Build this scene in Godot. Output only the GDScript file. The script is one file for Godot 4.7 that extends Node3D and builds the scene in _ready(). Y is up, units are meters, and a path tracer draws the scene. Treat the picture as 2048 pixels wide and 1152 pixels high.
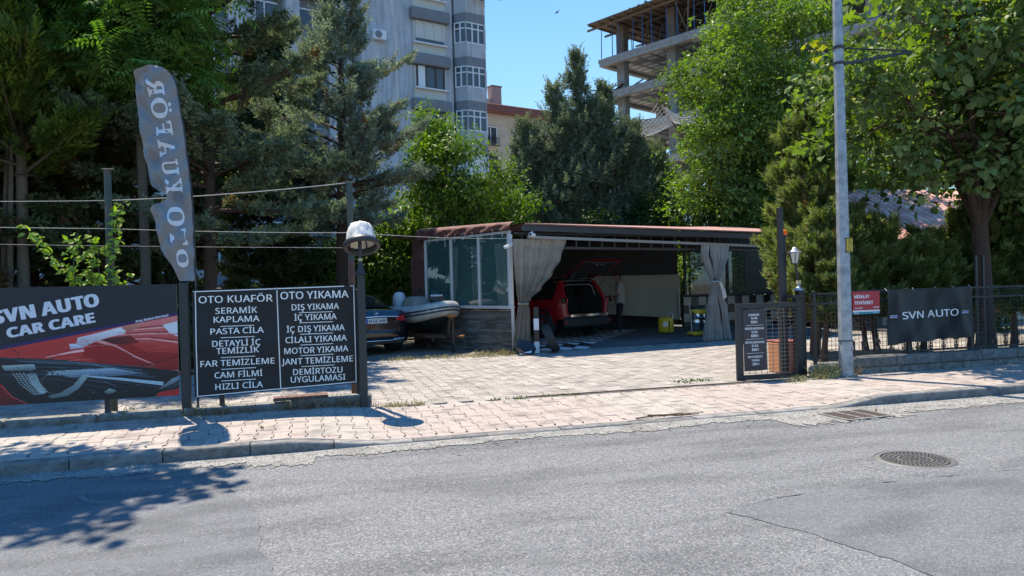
extends Node3D
# A car wash behind a street fence. World axes: x runs along the street, -z leads from the camera's
# pavement across the road into the yard, y is up, metres.

const YARD := 0.05
var rng := RandomNumberGenerator.new()
var M := {}
var names := {}


# ---------------------------------------------------------------- geometry
class Geo:
	var v := PackedVector3Array()
	var n := PackedVector3Array()
	var uv := PackedVector2Array()
	var c := PackedColorArray()
	var colored := false
	var tint := Color.WHITE

	func raw(a: Vector3, b: Vector3, d: Vector3, na: Vector3, nb: Vector3, nd: Vector3, ua := Vector2.ZERO, ub := Vector2.ZERO, ud := Vector2.ZERO) -> void:
		# counter-clockwise seen from outside; stored clockwise
		v.append(a); v.append(d); v.append(b)
		n.append(na); n.append(nd); n.append(nb)
		uv.append(ua); uv.append(ud); uv.append(ub)
		if colored:
			c.append(tint); c.append(tint); c.append(tint)

	func tri(a: Vector3, b: Vector3, d: Vector3) -> void:
		var q := (b - a).cross(d - a).normalized()
		raw(a, b, d, q, q, q)

	func quad(a: Vector3, b: Vector3, d: Vector3, e: Vector3) -> void:
		var q := (d - a).cross(e - b).normalized()
		raw(a, b, d, q, q, q, Vector2(0, 1), Vector2(1, 1), Vector2(1, 0))
		raw(a, d, e, q, q, q, Vector2(0, 1), Vector2(1, 0), Vector2(0, 0))

	func box(at: Vector3, size: Vector3, b := Basis.IDENTITY, bevel := 0.0) -> void:
		var h := size * 0.5
		var k := minf(bevel, minf(h.x, minf(h.y, h.z)) * 0.9)
		if k <= 0.0:
			for ax in 3:
				for sg in [-1.0, 1.0]:
					var e := Vector3.ZERO; e[ax] = h[ax] * sg
					var f := Vector3.ZERO; f[(ax + 1) % 3] = h[(ax + 1) % 3]
					var g := Vector3.ZERO; g[(ax + 2) % 3] = h[(ax + 2) % 3]
					if sg < 0.0:
						var t := f; f = g; g = t
					quad(at + b * (e - f - g), at + b * (e + f - g), at + b * (e + f + g), at + b * (e - f + g))
			return
		# chamfered box
		for ax in 3:
			for sg in [-1.0, 1.0]:
				var e := Vector3.ZERO; e[ax] = h[ax] * sg
				var f := Vector3.ZERO; f[(ax + 1) % 3] = h[(ax + 1) % 3] - k
				var g := Vector3.ZERO; g[(ax + 2) % 3] = h[(ax + 2) % 3] - k
				if sg < 0.0:
					var t := f; f = g; g = t
				quad(at + b * (e - f - g), at + b * (e + f - g), at + b * (e + f + g), at + b * (e - f + g))
		for ax in 3:
			var a1 := (ax + 1) % 3
			var a2 := (ax + 2) % 3
			for s1 in [-1.0, 1.0]:
				for s2 in [-1.0, 1.0]:
					var l := Vector3.ZERO; l[ax] = h[ax] - k
					var p := Vector3.ZERO; p[a1] = h[a1] * s1; p[a2] = (h[a2] - k) * s2
					var q := Vector3.ZERO; q[a1] = (h[a1] - k) * s1; q[a2] = h[a2] * s2
					if s1 * s2 > 0.0:
						quad(at + b * (p - l), at + b * (q - l), at + b * (q + l), at + b * (p + l))
					else:
						quad(at + b * (q - l), at + b * (p - l), at + b * (p + l), at + b * (q + l))
		for sx in [-1.0, 1.0]:
			for sy in [-1.0, 1.0]:
				for sz in [-1.0, 1.0]:
					var p := Vector3(h.x * sx, (h.y - k) * sy, (h.z - k) * sz)
					var q := Vector3((h.x - k) * sx, h.y * sy, (h.z - k) * sz)
					var r := Vector3((h.x - k) * sx, (h.y - k) * sy, h.z * sz)
					if sx * sy * sz > 0.0:
						tri(at + b * p, at + b * q, at + b * r)
					else:
						tri(at + b * p, at + b * r, at + b * q)

	# a bar between two points, w across the horizontal and h the other way
	func bar(a: Vector3, d: Vector3, w: float, h := -1.0, bevel := 0.0) -> void:
		if h < 0.0: h = w
		var ax := (d - a)
		var l := ax.length()
		if l < 0.0001: return
		ax /= l
		var up := Vector3.UP if absf(ax.y) < 0.98 else Vector3.BACK
		var x := up.cross(ax).normalized()
		box((a + d) * 0.5, Vector3(w, h, l), Basis(x, ax.cross(x), ax), bevel)

	func tube(path: PackedVector3Array, radii: PackedFloat32Array, seg := 8, caps := true, squash := 1.0, upv := Vector3.UP) -> void:
		var rings := []
		var nors := []
		var m := path.size()
		var last := Vector3.ZERO
		for i in m:
			var d := (path[mini(i + 1, m - 1)] - path[maxi(i - 1, 0)]).normalized()
			var up := upv
			if absf(d.dot(up)) > 0.97: up = Vector3.RIGHT if absf(d.x) < 0.9 else Vector3.BACK
			var x := up.cross(d).normalized()
			if i > 0 and last != Vector3.ZERO:
				var x2 := (last - d * last.dot(d))
				if x2.length() > 0.05: x = x2.normalized()
			last = x
			var y := d.cross(x)
			var ring := PackedVector3Array()
			var nr := PackedVector3Array()
			for k in seg:
				var t := TAU * k / seg
				ring.append(path[i] + (x * cos(t) + y * sin(t) * squash) * radii[mini(i, radii.size() - 1)])
				nr.append((x * cos(t) * squash + y * sin(t)).normalized())
			rings.append(ring)
			nors.append(nr)
		for i in m - 1:
			for k in seg:
				var k2 := (k + 1) % seg
				raw(rings[i][k], rings[i][k2], rings[i + 1][k2], nors[i][k], nors[i][k2], nors[i + 1][k2], Vector2(float(k) / seg, i), Vector2(float(k + 1) / seg, i), Vector2(float(k + 1) / seg, i + 1))
				raw(rings[i][k], rings[i + 1][k2], rings[i + 1][k], nors[i][k], nors[i + 1][k2], nors[i + 1][k], Vector2(float(k) / seg, i), Vector2(float(k + 1) / seg, i + 1), Vector2(float(k) / seg, i + 1))
		if caps:
			for k in range(1, seg - 1):
				tri(rings[0][0], rings[0][k + 1], rings[0][k])
				tri(rings[m - 1][0], rings[m - 1][k], rings[m - 1][k + 1])

	func cyl(a: Vector3, d: Vector3, r0: float, r1 := -1.0, seg := 10, caps := true) -> void:
		tube(PackedVector3Array([a, d]), PackedFloat32Array([r0, r0 if r1 < 0.0 else r1]), seg, caps)

	# turned round an axis; profile points are (radius, height); hard edges where sharp
	func lathe(at: Vector3, prof: Array, seg := 20, b := Basis.IDENTITY, smooth := true) -> void:
		for i in prof.size() - 1:
			var p: Vector2 = prof[i]
			var q: Vector2 = prof[i + 1]
			var sl := Vector2(q.y - p.y, p.x - q.x).normalized()
			var sp := sl
			var sq := sl
			if smooth:
				if i > 0:
					var o: Vector2 = prof[i - 1]
					var e := Vector2(p.y - o.y, o.x - p.x).normalized()
					if e.dot(sl) > 0.6: sp = (e + sl).normalized()
				if i < prof.size() - 2:
					var o: Vector2 = prof[i + 2]
					var e := Vector2(o.y - q.y, q.x - o.x).normalized()
					if e.dot(sl) > 0.6: sq = (e + sl).normalized()
			for k in seg:
				var t := TAU * k / seg
				var u := TAU * (k + 1) / seg
				var d0 := Vector3(cos(t), 0, -sin(t))
				var d1 := Vector3(cos(u), 0, -sin(u))
				var a0 := at + b * (d0 * p.x + Vector3.UP * p.y)
				var a1 := at + b * (d1 * p.x + Vector3.UP * p.y)
				var b0 := at + b * (d0 * q.x + Vector3.UP * q.y)
				var b1 := at + b * (d1 * q.x + Vector3.UP * q.y)
				var n0 := b * (d0 * sp.x + Vector3.UP * sp.y)
				var n1 := b * (d1 * sp.x + Vector3.UP * sp.y)
				var m0 := b * (d0 * sq.x + Vector3.UP * sq.y)
				var m1 := b * (d1 * sq.x + Vector3.UP * sq.y)
				if p.x > 0.00001: raw(a0, a1, b1, n0, n1, m1)
				if q.x > 0.00001: raw(a0, b1, b0, n0, m1, m0)

	# flat polygon in the plane of ex, ey pushed out by depth along ex x ey
	func prism(at: Vector3, pts: PackedVector2Array, depth: float, ex: Vector3, ey: Vector3, back := true, sides := true) -> void:
		if Geometry2D.is_polygon_clockwise(pts): pts.reverse()
		var ez := ex.cross(ey)
		var idx := Geometry2D.triangulate_polygon(pts)
		for i in range(0, idx.size(), 3):
			var a := pts[idx[i]]
			var b := pts[idx[i + 1]]
			var d := pts[idx[i + 2]]
			if (b - a).cross(d - a) < 0.0:
				var t := b; b = d; d = t
			tri(at + ex * a.x + ey * a.y + ez * depth, at + ex * b.x + ey * b.y + ez * depth, at + ex * d.x + ey * d.y + ez * depth)
			if back:
				tri(at + ex * a.x + ey * a.y, at + ex * d.x + ey * d.y, at + ex * b.x + ey * b.y)
		if depth > 0.0 and sides:
			for i in pts.size():
				var a := pts[i]
				var b := pts[(i + 1) % pts.size()]
				quad(at + ex * a.x + ey * a.y, at + ex * b.x + ey * b.y, at + ex * b.x + ey * b.y + ez * depth, at + ex * a.x + ey * a.y + ez * depth)

	# smooth sheet through rows of points; wrap closes each row
	func sheet(rows: Array, wrap := false, flip := false, uvs := Vector2.ONE) -> void:
		var h := rows.size()
		var w: int = rows[0].size()
		var nor := []
		for j in h:
			var nr := PackedVector3Array()
			for i in w:
				var l: Vector3 = rows[j][(i - 1 + w) % w if wrap else maxi(i - 1, 0)]
				var r: Vector3 = rows[j][(i + 1) % w if wrap else mini(i + 1, w - 1)]
				var d: Vector3 = rows[maxi(j - 1, 0)][i]
				var u: Vector3 = rows[mini(j + 1, h - 1)][i]
				var q := (r - l).cross(u - d).normalized()
				nr.append(-q if flip else q)
			nor.append(nr)
		for j in h - 1:
			for i in (w if wrap else w - 1):
				var k := (i + 1) % w
				var ua := Vector2(float(i) / (w - 1), 1.0 - float(j) / (h - 1)) * uvs
				var ub := Vector2(float(i + 1) / (w - 1), 1.0 - float(j) / (h - 1)) * uvs
				var uc := Vector2(float(i + 1) / (w - 1), 1.0 - float(j + 1) / (h - 1)) * uvs
				var ud := Vector2(float(i) / (w - 1), 1.0 - float(j + 1) / (h - 1)) * uvs
				if flip:
					raw(rows[j][i], rows[j + 1][k], rows[j][k], nor[j][i], nor[j + 1][k], nor[j][k], ua, uc, ub)
					raw(rows[j][i], rows[j + 1][i], rows[j + 1][k], nor[j][i], nor[j + 1][i], nor[j + 1][k], ua, ud, uc)
				else:
					raw(rows[j][i], rows[j][k], rows[j + 1][k], nor[j][i], nor[j][k], nor[j + 1][k], ua, ub, uc)
					raw(rows[j][i], rows[j + 1][k], rows[j + 1][i], nor[j][i], nor[j + 1][k], nor[j + 1][i], ua, uc, ud)

	# a cloth-like sheet with two faces and a small thickness
	func cloth(rows: Array, thick := 0.002) -> void:
		sheet(rows)
		var back := []
		var h := rows.size()
		var w: int = rows[0].size()
		for j in h:
			var r := PackedVector3Array()
			for i in w:
				var l: Vector3 = rows[j][maxi(i - 1, 0)]
				var r2: Vector3 = rows[j][mini(i + 1, w - 1)]
				var d: Vector3 = rows[maxi(j - 1, 0)][i]
				var u: Vector3 = rows[mini(j + 1, h - 1)][i]
				r.append(rows[j][i] - (r2 - l).cross(u - d).normalized() * thick)
			back.append(r)
		sheet(back, false, true)

	func ball(at: Vector3, r: Vector3, seg := 14, b := Basis.IDENTITY) -> void:
		var rows := []
		for j in seg / 2 + 1:
			var t := -PI / 2 + PI * j / (seg / 2)
			var row := PackedVector3Array()
			for i in seg:
				var u := TAU * i / seg
				row.append(at + b * (Vector3(cos(u) * cos(t), sin(t), -sin(u) * cos(t)) * r))
			rows.append(row)
		for j in rows.size() - 1:
			for i in seg:
				var k := (i + 1) % seg
				var q := [rows[j][i], rows[j][k], rows[j + 1][k], rows[j + 1][i]]
				var m := []
				for p in q: m.append((b * ((b.inverse() * (p - at)) / (r * r))).normalized())
				if j > 0: raw(q[0], q[1], q[2], m[0], m[1], m[2])
				if j < rows.size() - 2: raw(q[0], q[2], q[3], m[0], m[2], m[3])

	func add(o: Mesh, t: Transform3D, bend = null) -> void:
		for sf in o.get_surface_count():
			var a := o.surface_get_arrays(sf)
			var pv: PackedVector3Array = a[Mesh.ARRAY_VERTEX]
			var idx: PackedInt32Array = a[Mesh.ARRAY_INDEX] if a[Mesh.ARRAY_INDEX] != null else PackedInt32Array(range(pv.size()))
			var flip := t.basis.determinant() < 0.0
			for i in range(0, idx.size(), 3):
				var p0 := t * pv[idx[i]]
				var p1 := t * pv[idx[i + 1]]
				var p2 := t * pv[idx[i + 2]]
				if bend != null:
					p0 = bend.call(p0); p1 = bend.call(p1); p2 = bend.call(p2)
				if flip: tri(p0, p1, p2)
				else: tri(p0, p2, p1)

	func mesh() -> ArrayMesh:
		var a := []
		a.resize(Mesh.ARRAY_MAX)
		a[Mesh.ARRAY_VERTEX] = v
		a[Mesh.ARRAY_NORMAL] = n
		a[Mesh.ARRAY_TEX_UV] = uv
		if colored: a[Mesh.ARRAY_COLOR] = c
		var m := ArrayMesh.new()
		m.add_surface_from_arrays(Mesh.PRIMITIVE_TRIANGLES, a)
		return m


# ---------------------------------------------------------------- objects
func numbered(called: String) -> String:
	if not names.has(called):
		names[called] = 0
		return called
	names[called] += 1
	return "%s_%03d" % [called, names[called]]


func tag(o: Node, label: String, category: String, group := "") -> void:
	o.set_meta("label", label)
	o.set_meta("category", category)
	if group: o.set_meta("group", group)


func thing(called: String, label: String, category: String, at := Vector3.ZERO, turn := 0.0, group := "") -> Node3D:
	var o := Node3D.new()
	o.name = numbered(called)
	add_child(o)
	o.position = at
	o.rotation.y = turn
	tag(o, label, category, group)
	return o


func part(parent: Node, called: String, g, m: Material, kind := "") -> MeshInstance3D:
	var o := MeshInstance3D.new()
	o.name = called
	o.mesh = g.mesh() if g is Geo else g
	o.material_override = m
	parent.add_child(o, true)
	if kind: o.set_meta("kind", kind)
	return o


func struct(called: String, g, m: Material) -> MeshInstance3D:
	var o := MeshInstance3D.new()
	o.name = numbered(called)
	o.mesh = g.mesh() if g is Geo else g
	o.material_override = m
	add_child(o)
	o.set_meta("kind", "structure")
	return o


func stuff(called: String, label: String, category: String, g, m: Material) -> MeshInstance3D:
	var o := struct(called, g, m)
	o.set_meta("kind", "stuff")
	o.set_meta("label", label)
	o.set_meta("category", category)
	return o


func copy_of(o: Node3D, at: Vector3, turn: float, label := "") -> Node3D:
	var base := String(o.name)
	if base.length() > 4 and base[-4] == "_" and base.right(3).is_valid_int(): base = base.left(-4)
	var c: Node3D = o.duplicate()
	c.name = numbered(base)
	add_child(c)
	c.position = at
	c.rotation.y = turn
	if label: c.set_meta("label", label)
	return c


func rf(a: float, b: float) -> float:
	return rng.randf_range(a, b)


func V(s: float, y: float, n: float) -> Vector3:
	return Vector3(s, y, -n)


func pts(a: Array) -> PackedVector2Array:
	var p := PackedVector2Array()
	for i in range(0, a.size(), 2): p.append(Vector2(a[i], a[i + 1]))
	return p


# ---------------------------------------------------------------- materials
func lin(r: float, g: float, b: float, a := 1.0) -> Color:
	var c := Color(r, g, b).linear_to_srgb()
	c.a = a
	return c


func mat(called: String, col: Color, rough := 0.8, metal := 0.0) -> StandardMaterial3D:
	var m := StandardMaterial3D.new()
	m.resource_name = called
	m.albedo_color = col
	m.roughness = rough
	m.metallic = metal
	M[called] = m
	return m


func noise(freq: float, sd: int, type := FastNoiseLite.TYPE_SIMPLEX_SMOOTH, oct := 4) -> FastNoiseLite:
	var f := FastNoiseLite.new()
	f.noise_type = type
	f.frequency = freq
	f.seed = sd
	f.fractal_octaves = oct
	return f


# a tiling picture: values of a noise mapped through a colour ramp [pos, Color, ...] (linear colours)
func ramp_tex(size: int, f: FastNoiseLite, ramp: Array) -> ImageTexture:
	var im := f.get_seamless_image(size, size)
	var lut := []
	for i in 256:
		var t := i / 255.0
		var col: Color = ramp[1]
		for k in range(0, ramp.size(), 2):
			if t >= ramp[k]:
				col = ramp[k + 1]
				if k + 2 < ramp.size():
					col = col.lerp(ramp[k + 3], clampf((t - ramp[k]) / maxf(0.0001, ramp[k + 2] - ramp[k]), 0, 1))
		lut.append(col.linear_to_srgb())
	var out := Image.create(size, size, false, Image.FORMAT_RGB8)
	var data := im.get_data()
	var step := data.size() / (size * size)
	for y in size:
		for x in size:
			out.set_pixel(x, y, lut[data[(y * size + x) * step]])
	return ImageTexture.create_from_image(out)


func grey_tex(size: int, f: FastNoiseLite) -> ImageTexture:
	return ImageTexture.create_from_image(f.get_seamless_image(size, size))


func tri_mat(called: String, tex: Texture2D, metres: float, rough := 0.85, bump: Texture2D = null, bump_cm := 0.0) -> StandardMaterial3D:
	var m := mat(called, Color.WHITE, rough)
	m.albedo_texture = tex
	m.uv1_triplanar = true
	m.uv1_world_triplanar = true
	m.uv1_scale = Vector3.ONE / metres
	if bump:
		m.heightmap_enabled = true
		m.heightmap_texture = bump
		m.heightmap_scale = bump_cm
	return m


# a second, coarse pattern multiplied over a triplanar material
func over(m: StandardMaterial3D, tex: Texture2D, metres: float) -> void:
	m.detail_enabled = true
	m.detail_albedo = tex
	m.detail_blend_mode = BaseMaterial3D.BLEND_MODE_MUL
	m.detail_uv_layer = BaseMaterial3D.DETAIL_UV_2
	m.uv2_triplanar = true
	m.uv2_world_triplanar = true
	m.uv2_scale = Vector3.ONE / metres


# an outline broken up into short crooked steps
func crumbled(p: PackedVector2Array, step: float, amp: float) -> PackedVector2Array:
	var o := PackedVector2Array()
	for i in p.size():
		var a := p[i]
		var b := p[(i + 1) % p.size()]
		var n := maxi(1, int(a.distance_to(b) / step))
		for k in n: o.append(a.lerp(b, float(k) / n) + (Vector2(rf(-amp, amp), rf(-amp, amp)) if n > 1 or i > 0 else Vector2.ZERO))
	return o


func G(r: float, g := -1.0, b := -1.0) -> Color:
	return Color(r, r if g < 0.0 else g, r if b < 0.0 else b)


# ================================================================ the scene
func _ready() -> void:
	rng.seed = 7
	var cam := Camera3D.new()
	cam.name = "camera"
	cam.fov = 42.56
	cam.near = 0.1
	cam.far = 600.0
	add_child(cam)
	cam.position = Vector3(0, 1.6, 0)
	cam.rotation_order = EULER_ORDER_YXZ
	cam.rotation_degrees = Vector3(-0.23, -15.2, -1.5)
	cam.current = true
	var we := WorldEnvironment.new()
	we.name = "world_environment"
	add_child(we)
	var env := Environment.new()
	we.environment = env
	env.background_mode = Environment.BG_SKY
	var sky := Sky.new()
	var sm := ProceduralSkyMaterial.new()
	sm.sky_top_color = Color(0.15, 0.42, 0.70)
	sm.sky_horizon_color = Color(0.60, 0.75, 0.80)
	sm.sky_curve = 0.25
	sm.ground_horizon_color = Color(0.62, 0.66, 0.70)
	sm.ground_bottom_color = Color(0.35, 0.34, 0.33)
	sm.sun_angle_max = 2.0
	sky.sky_material = sm
	env.sky = sky
	env.tonemap_mode = Environment.TONE_MAPPER_LINEAR
	env.tonemap_exposure = 2.4
	env.sdfgi_enabled = true
	env.ssao_enabled = true
	env.ssil_enabled = true
	var sun := DirectionalLight3D.new()
	sun.name = "sun"
	add_child(sun)
	sun.light_color = Color(1.0, 0.95, 0.865)
	sun.light_energy = 1.35
	sun.light_angular_distance = 0.53
	sun.shadow_enabled = true
	sun.look_at_from_position(Vector3.ZERO, Vector3(0.17, -1.0, 0.46))
	materials()
	ground()
	left_fence()
	right_fence()
	pavilion()
	vehicles()
	person()
	buildings()
	trees()


func materials() -> void:
	var speck := noise(0.22, 3, FastNoiseLite.TYPE_CELLULAR, 2)
	speck.cellular_return_type = FastNoiseLite.RETURN_CELL_VALUE
	speck.fractal_type = FastNoiseLite.FRACTAL_NONE
	var blot := ramp_tex(512, noise(0.012, 11, FastNoiseLite.TYPE_SIMPLEX_SMOOTH, 5), [0.0, G(0.62), 0.35, G(0.82), 0.6, G(1.0), 1.0, G(1.0)])
	var stain := ramp_tex(512, noise(0.02, 29, FastNoiseLite.TYPE_SIMPLEX_SMOOTH, 6), [0.0, G(0.5, 0.49, 0.48), 0.3, G(0.78), 0.48, G(0.97), 0.7, G(1.0), 1.0, G(1.0)])
	var fine := grey_tex(512, noise(0.3, 5, FastNoiseLite.TYPE_SIMPLEX, 2))
	var asphalt_tex := ramp_tex(1024, speck, [0.0, G(0.072, 0.075, 0.080), 0.3, G(0.113, 0.117, 0.124), 0.6, G(0.143, 0.147, 0.154), 0.9, G(0.185, 0.187, 0.19), 1.0, G(0.27, 0.268, 0.26)])
	var a := tri_mat("asphalt", asphalt_tex, 2.3, 0.92, fine, 0.4)
	# streaks along the lanes: polished wheel tracks, drips and dust
	var lane := ramp_tex(512, noise(0.014, 19, FastNoiseLite.TYPE_SIMPLEX_SMOOTH, 6), [0.0, G(0.62, 0.63, 0.65), 0.35, G(0.80), 0.5, G(0.95), 0.7, G(1.0), 1.0, G(1.0)])
	over(a, lane, 13.0)
	a.uv2_scale = Vector3(1.0 / 19.0, 1.0, 1.0 / 4.6)
	var patch_tex := ramp_tex(1024, speck, [0.0, G(0.078, 0.082, 0.089), 0.5, G(0.112, 0.117, 0.126), 0.9, G(0.142, 0.147, 0.156), 1.0, G(0.20, 0.20, 0.205)])
	var p := tri_mat("asphalt_patch", patch_tex, 2.0, 0.9, fine, 0.25)
	over(p, lane, 7.0)
	p.uv2_scale = Vector3(1.0 / 11.0, 1.0, 1.0 / 3.7)
	var grit_tex := ramp_tex(512, speck, [0.0, G(0.10, 0.098, 0.093), 0.35, G(0.19, 0.185, 0.175), 0.8, G(0.28, 0.272, 0.255), 1.0, G(0.42, 0.41, 0.385)])
	var g := tri_mat("grit", grit_tex, 1.2, 1.0, fine, 0.5)
	over(g, blot, 3.0)
	var conc_n := noise(0.03, 8, FastNoiseLite.TYPE_SIMPLEX_SMOOTH, 6)
	M["stain_tex"] = stain
	M["blot_tex"] = blot
	M["fine_tex"] = fine
	var conc := ramp_tex(512, conc_n, [0.0, G(0.15, 0.145, 0.135), 0.4, G(0.25, 0.243, 0.228), 0.7, G(0.32, 0.31, 0.29), 1.0, G(0.40, 0.39, 0.37)])
	over(tri_mat("kerb_concrete", conc, 1.7, 0.95, fine, 0.3), stain, 1.1)
	over(tri_mat("wall_concrete", ramp_tex(512, conc_n, [0.0, G(0.12, 0.115, 0.105), 0.5, G(0.20, 0.19, 0.175), 1.0, G(0.30, 0.285, 0.26)]), 2.1, 0.95, fine, 0.6), stain, 1.9)
	var paver_n := noise(0.05, 14, FastNoiseLite.TYPE_SIMPLEX_SMOOTH, 6)
	var cols := [[0.352, 0.298, 0.266], [0.345, 0.295, 0.265], [0.358, 0.322, 0.284], [0.348, 0.314, 0.282], [0.338, 0.284, 0.253]]
	var pt := ramp_tex(512, paver_n, [0.0, G(0.66), 0.35, G(0.86), 0.6, G(1.0), 1.0, G(1.0)])
	for i in cols.size():
		var m := tri_mat("paver_%d" % i, pt, 0.9, 0.95, fine, 0.15)
		m.albedo_color = lin(cols[i][0], cols[i][1], cols[i][2])
		over(m, stain, 4.3)
	var ym := tri_mat("yard_paver", pt, 0.8, 0.95, fine, 0.15)
	ym.vertex_color_use_as_albedo = true
	over(ym, stain, 5.1)
	over(tri_mat("soil", ramp_tex(512, paver_n, [0.0, G(0.10, 0.085, 0.065), 0.5, G(0.20, 0.175, 0.14), 1.0, G(0.32, 0.285, 0.235)]), 1.3, 1.0, fine, 0.8), blot, 6.0)
	over(tri_mat("bedding", ramp_tex(256, paver_n, [0.0, G(0.09, 0.08, 0.07), 1.0, G(0.2, 0.185, 0.165)]), 0.7, 1.0), blot, 3.0)
	mat("tar", lin(0.075, 0.075, 0.078), 0.9)
	mat("cast_iron", lin(0.035, 0.034, 0.033), 0.7, 0.3)
	mat("cast_iron_worn", lin(0.13, 0.125, 0.115), 0.6, 0.3)
	mat("drain_dark", lin(0.02, 0.02, 0.02), 1.0)
	mat("black_paint", lin(0.022, 0.022, 0.024), 0.45)
	mat("white_print", lin(0.72, 0.72, 0.72), 0.6)
	for i in 4:
		var k := 0.145 + 0.022 * i
		over(tri_mat("kerb_%d" % i, ramp_tex(256, conc_n, [0.0, G(k * 0.62, k * 0.61, k * 0.58), 0.5, G(k, k * 0.975, k * 0.93), 1.0, G(k * 1.35, k * 1.32, k * 1.26)]), 1.1 + i * 0.2, 0.95, fine, 0.4), stain, 0.7 + 0.2 * i)


const KERB := 7.62   # where the kerb's face stands
const BACK := 9.62   # where the pavement ends

# height of the kerb along the street: raised, dropped across the drive, raised again
func kerb_h(s: float) -> float:
	return lerpf(0.115, 0.018, smoothstep(-0.35, 0.75, s)) + 0.097 * smoothstep(6.0, 6.95, s)


func walk_y(s: float, n: float) -> float:
	var t := clampf((n - KERB) / (BACK - KERB), 0, 1)
	return lerpf(kerb_h(s), lerpf(0.125, 0.055, smoothstep(0.2, 1.2, s)) + 0.02 * smoothstep(6.4, 7.4, s), t)


# one I-shaped paving block, its top at y = 0
func paver_geo(w: float, l: float, deep := 0.05) -> Geo:
	var g := Geo.new()
	paver_into(g, w, l, deep, null, Vector3.ZERO)
	return g


func paver_into(g: Geo, w: float, l: float, deep: float, hfun, at: Vector3) -> void:
	var d := 0.013
	var gap := 0.0026
	var x := w / 2 - gap
	var z := l / 2 - gap
	var out := [Vector2(-x - d, -z), Vector2(x + d, -z), Vector2(x + d, -z * 0.62), Vector2(x - d, -z * 0.38), Vector2(x - d, z * 0.38), Vector2(x + d, z * 0.62), Vector2(x + d, z), Vector2(-x - d, z), Vector2(-x - d, z * 0.62), Vector2(-x + d, z * 0.38), Vector2(-x + d, -z * 0.38), Vector2(-x - d, -z * 0.62)]
	var top := []
	var mid := []
	for p in out:
		var q := Vector2(p.x - signf(p.x) * 0.004, p.y - signf(p.y) * 0.004)
		var h: float = hfun.call(at.x + q.x, -(at.z + q.y)) if hfun != null else 0.0
		top.append(at + Vector3(q.x, h, q.y))
		mid.append(at + Vector3(p.x, h - 0.005, p.y))
	for f in [[0, 11, 2, 1], [11, 10, 3, 2], [10, 9, 4, 3], [9, 8, 5, 4], [8, 7, 6, 5]]:
		g.quad(top[f[0]], top[f[1]], top[f[2]], top[f[3]])
	for i in 12:
		var k := (i + 1) % 12
		g.quad(mid[k], mid[i], top[i], top[k])
		if i % 2 == 0 or i == 1 or i == 7:
			g.quad(mid[k] + Vector3.DOWN * deep, mid[i] + Vector3.DOWN * deep, mid[i], mid[k])


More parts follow.
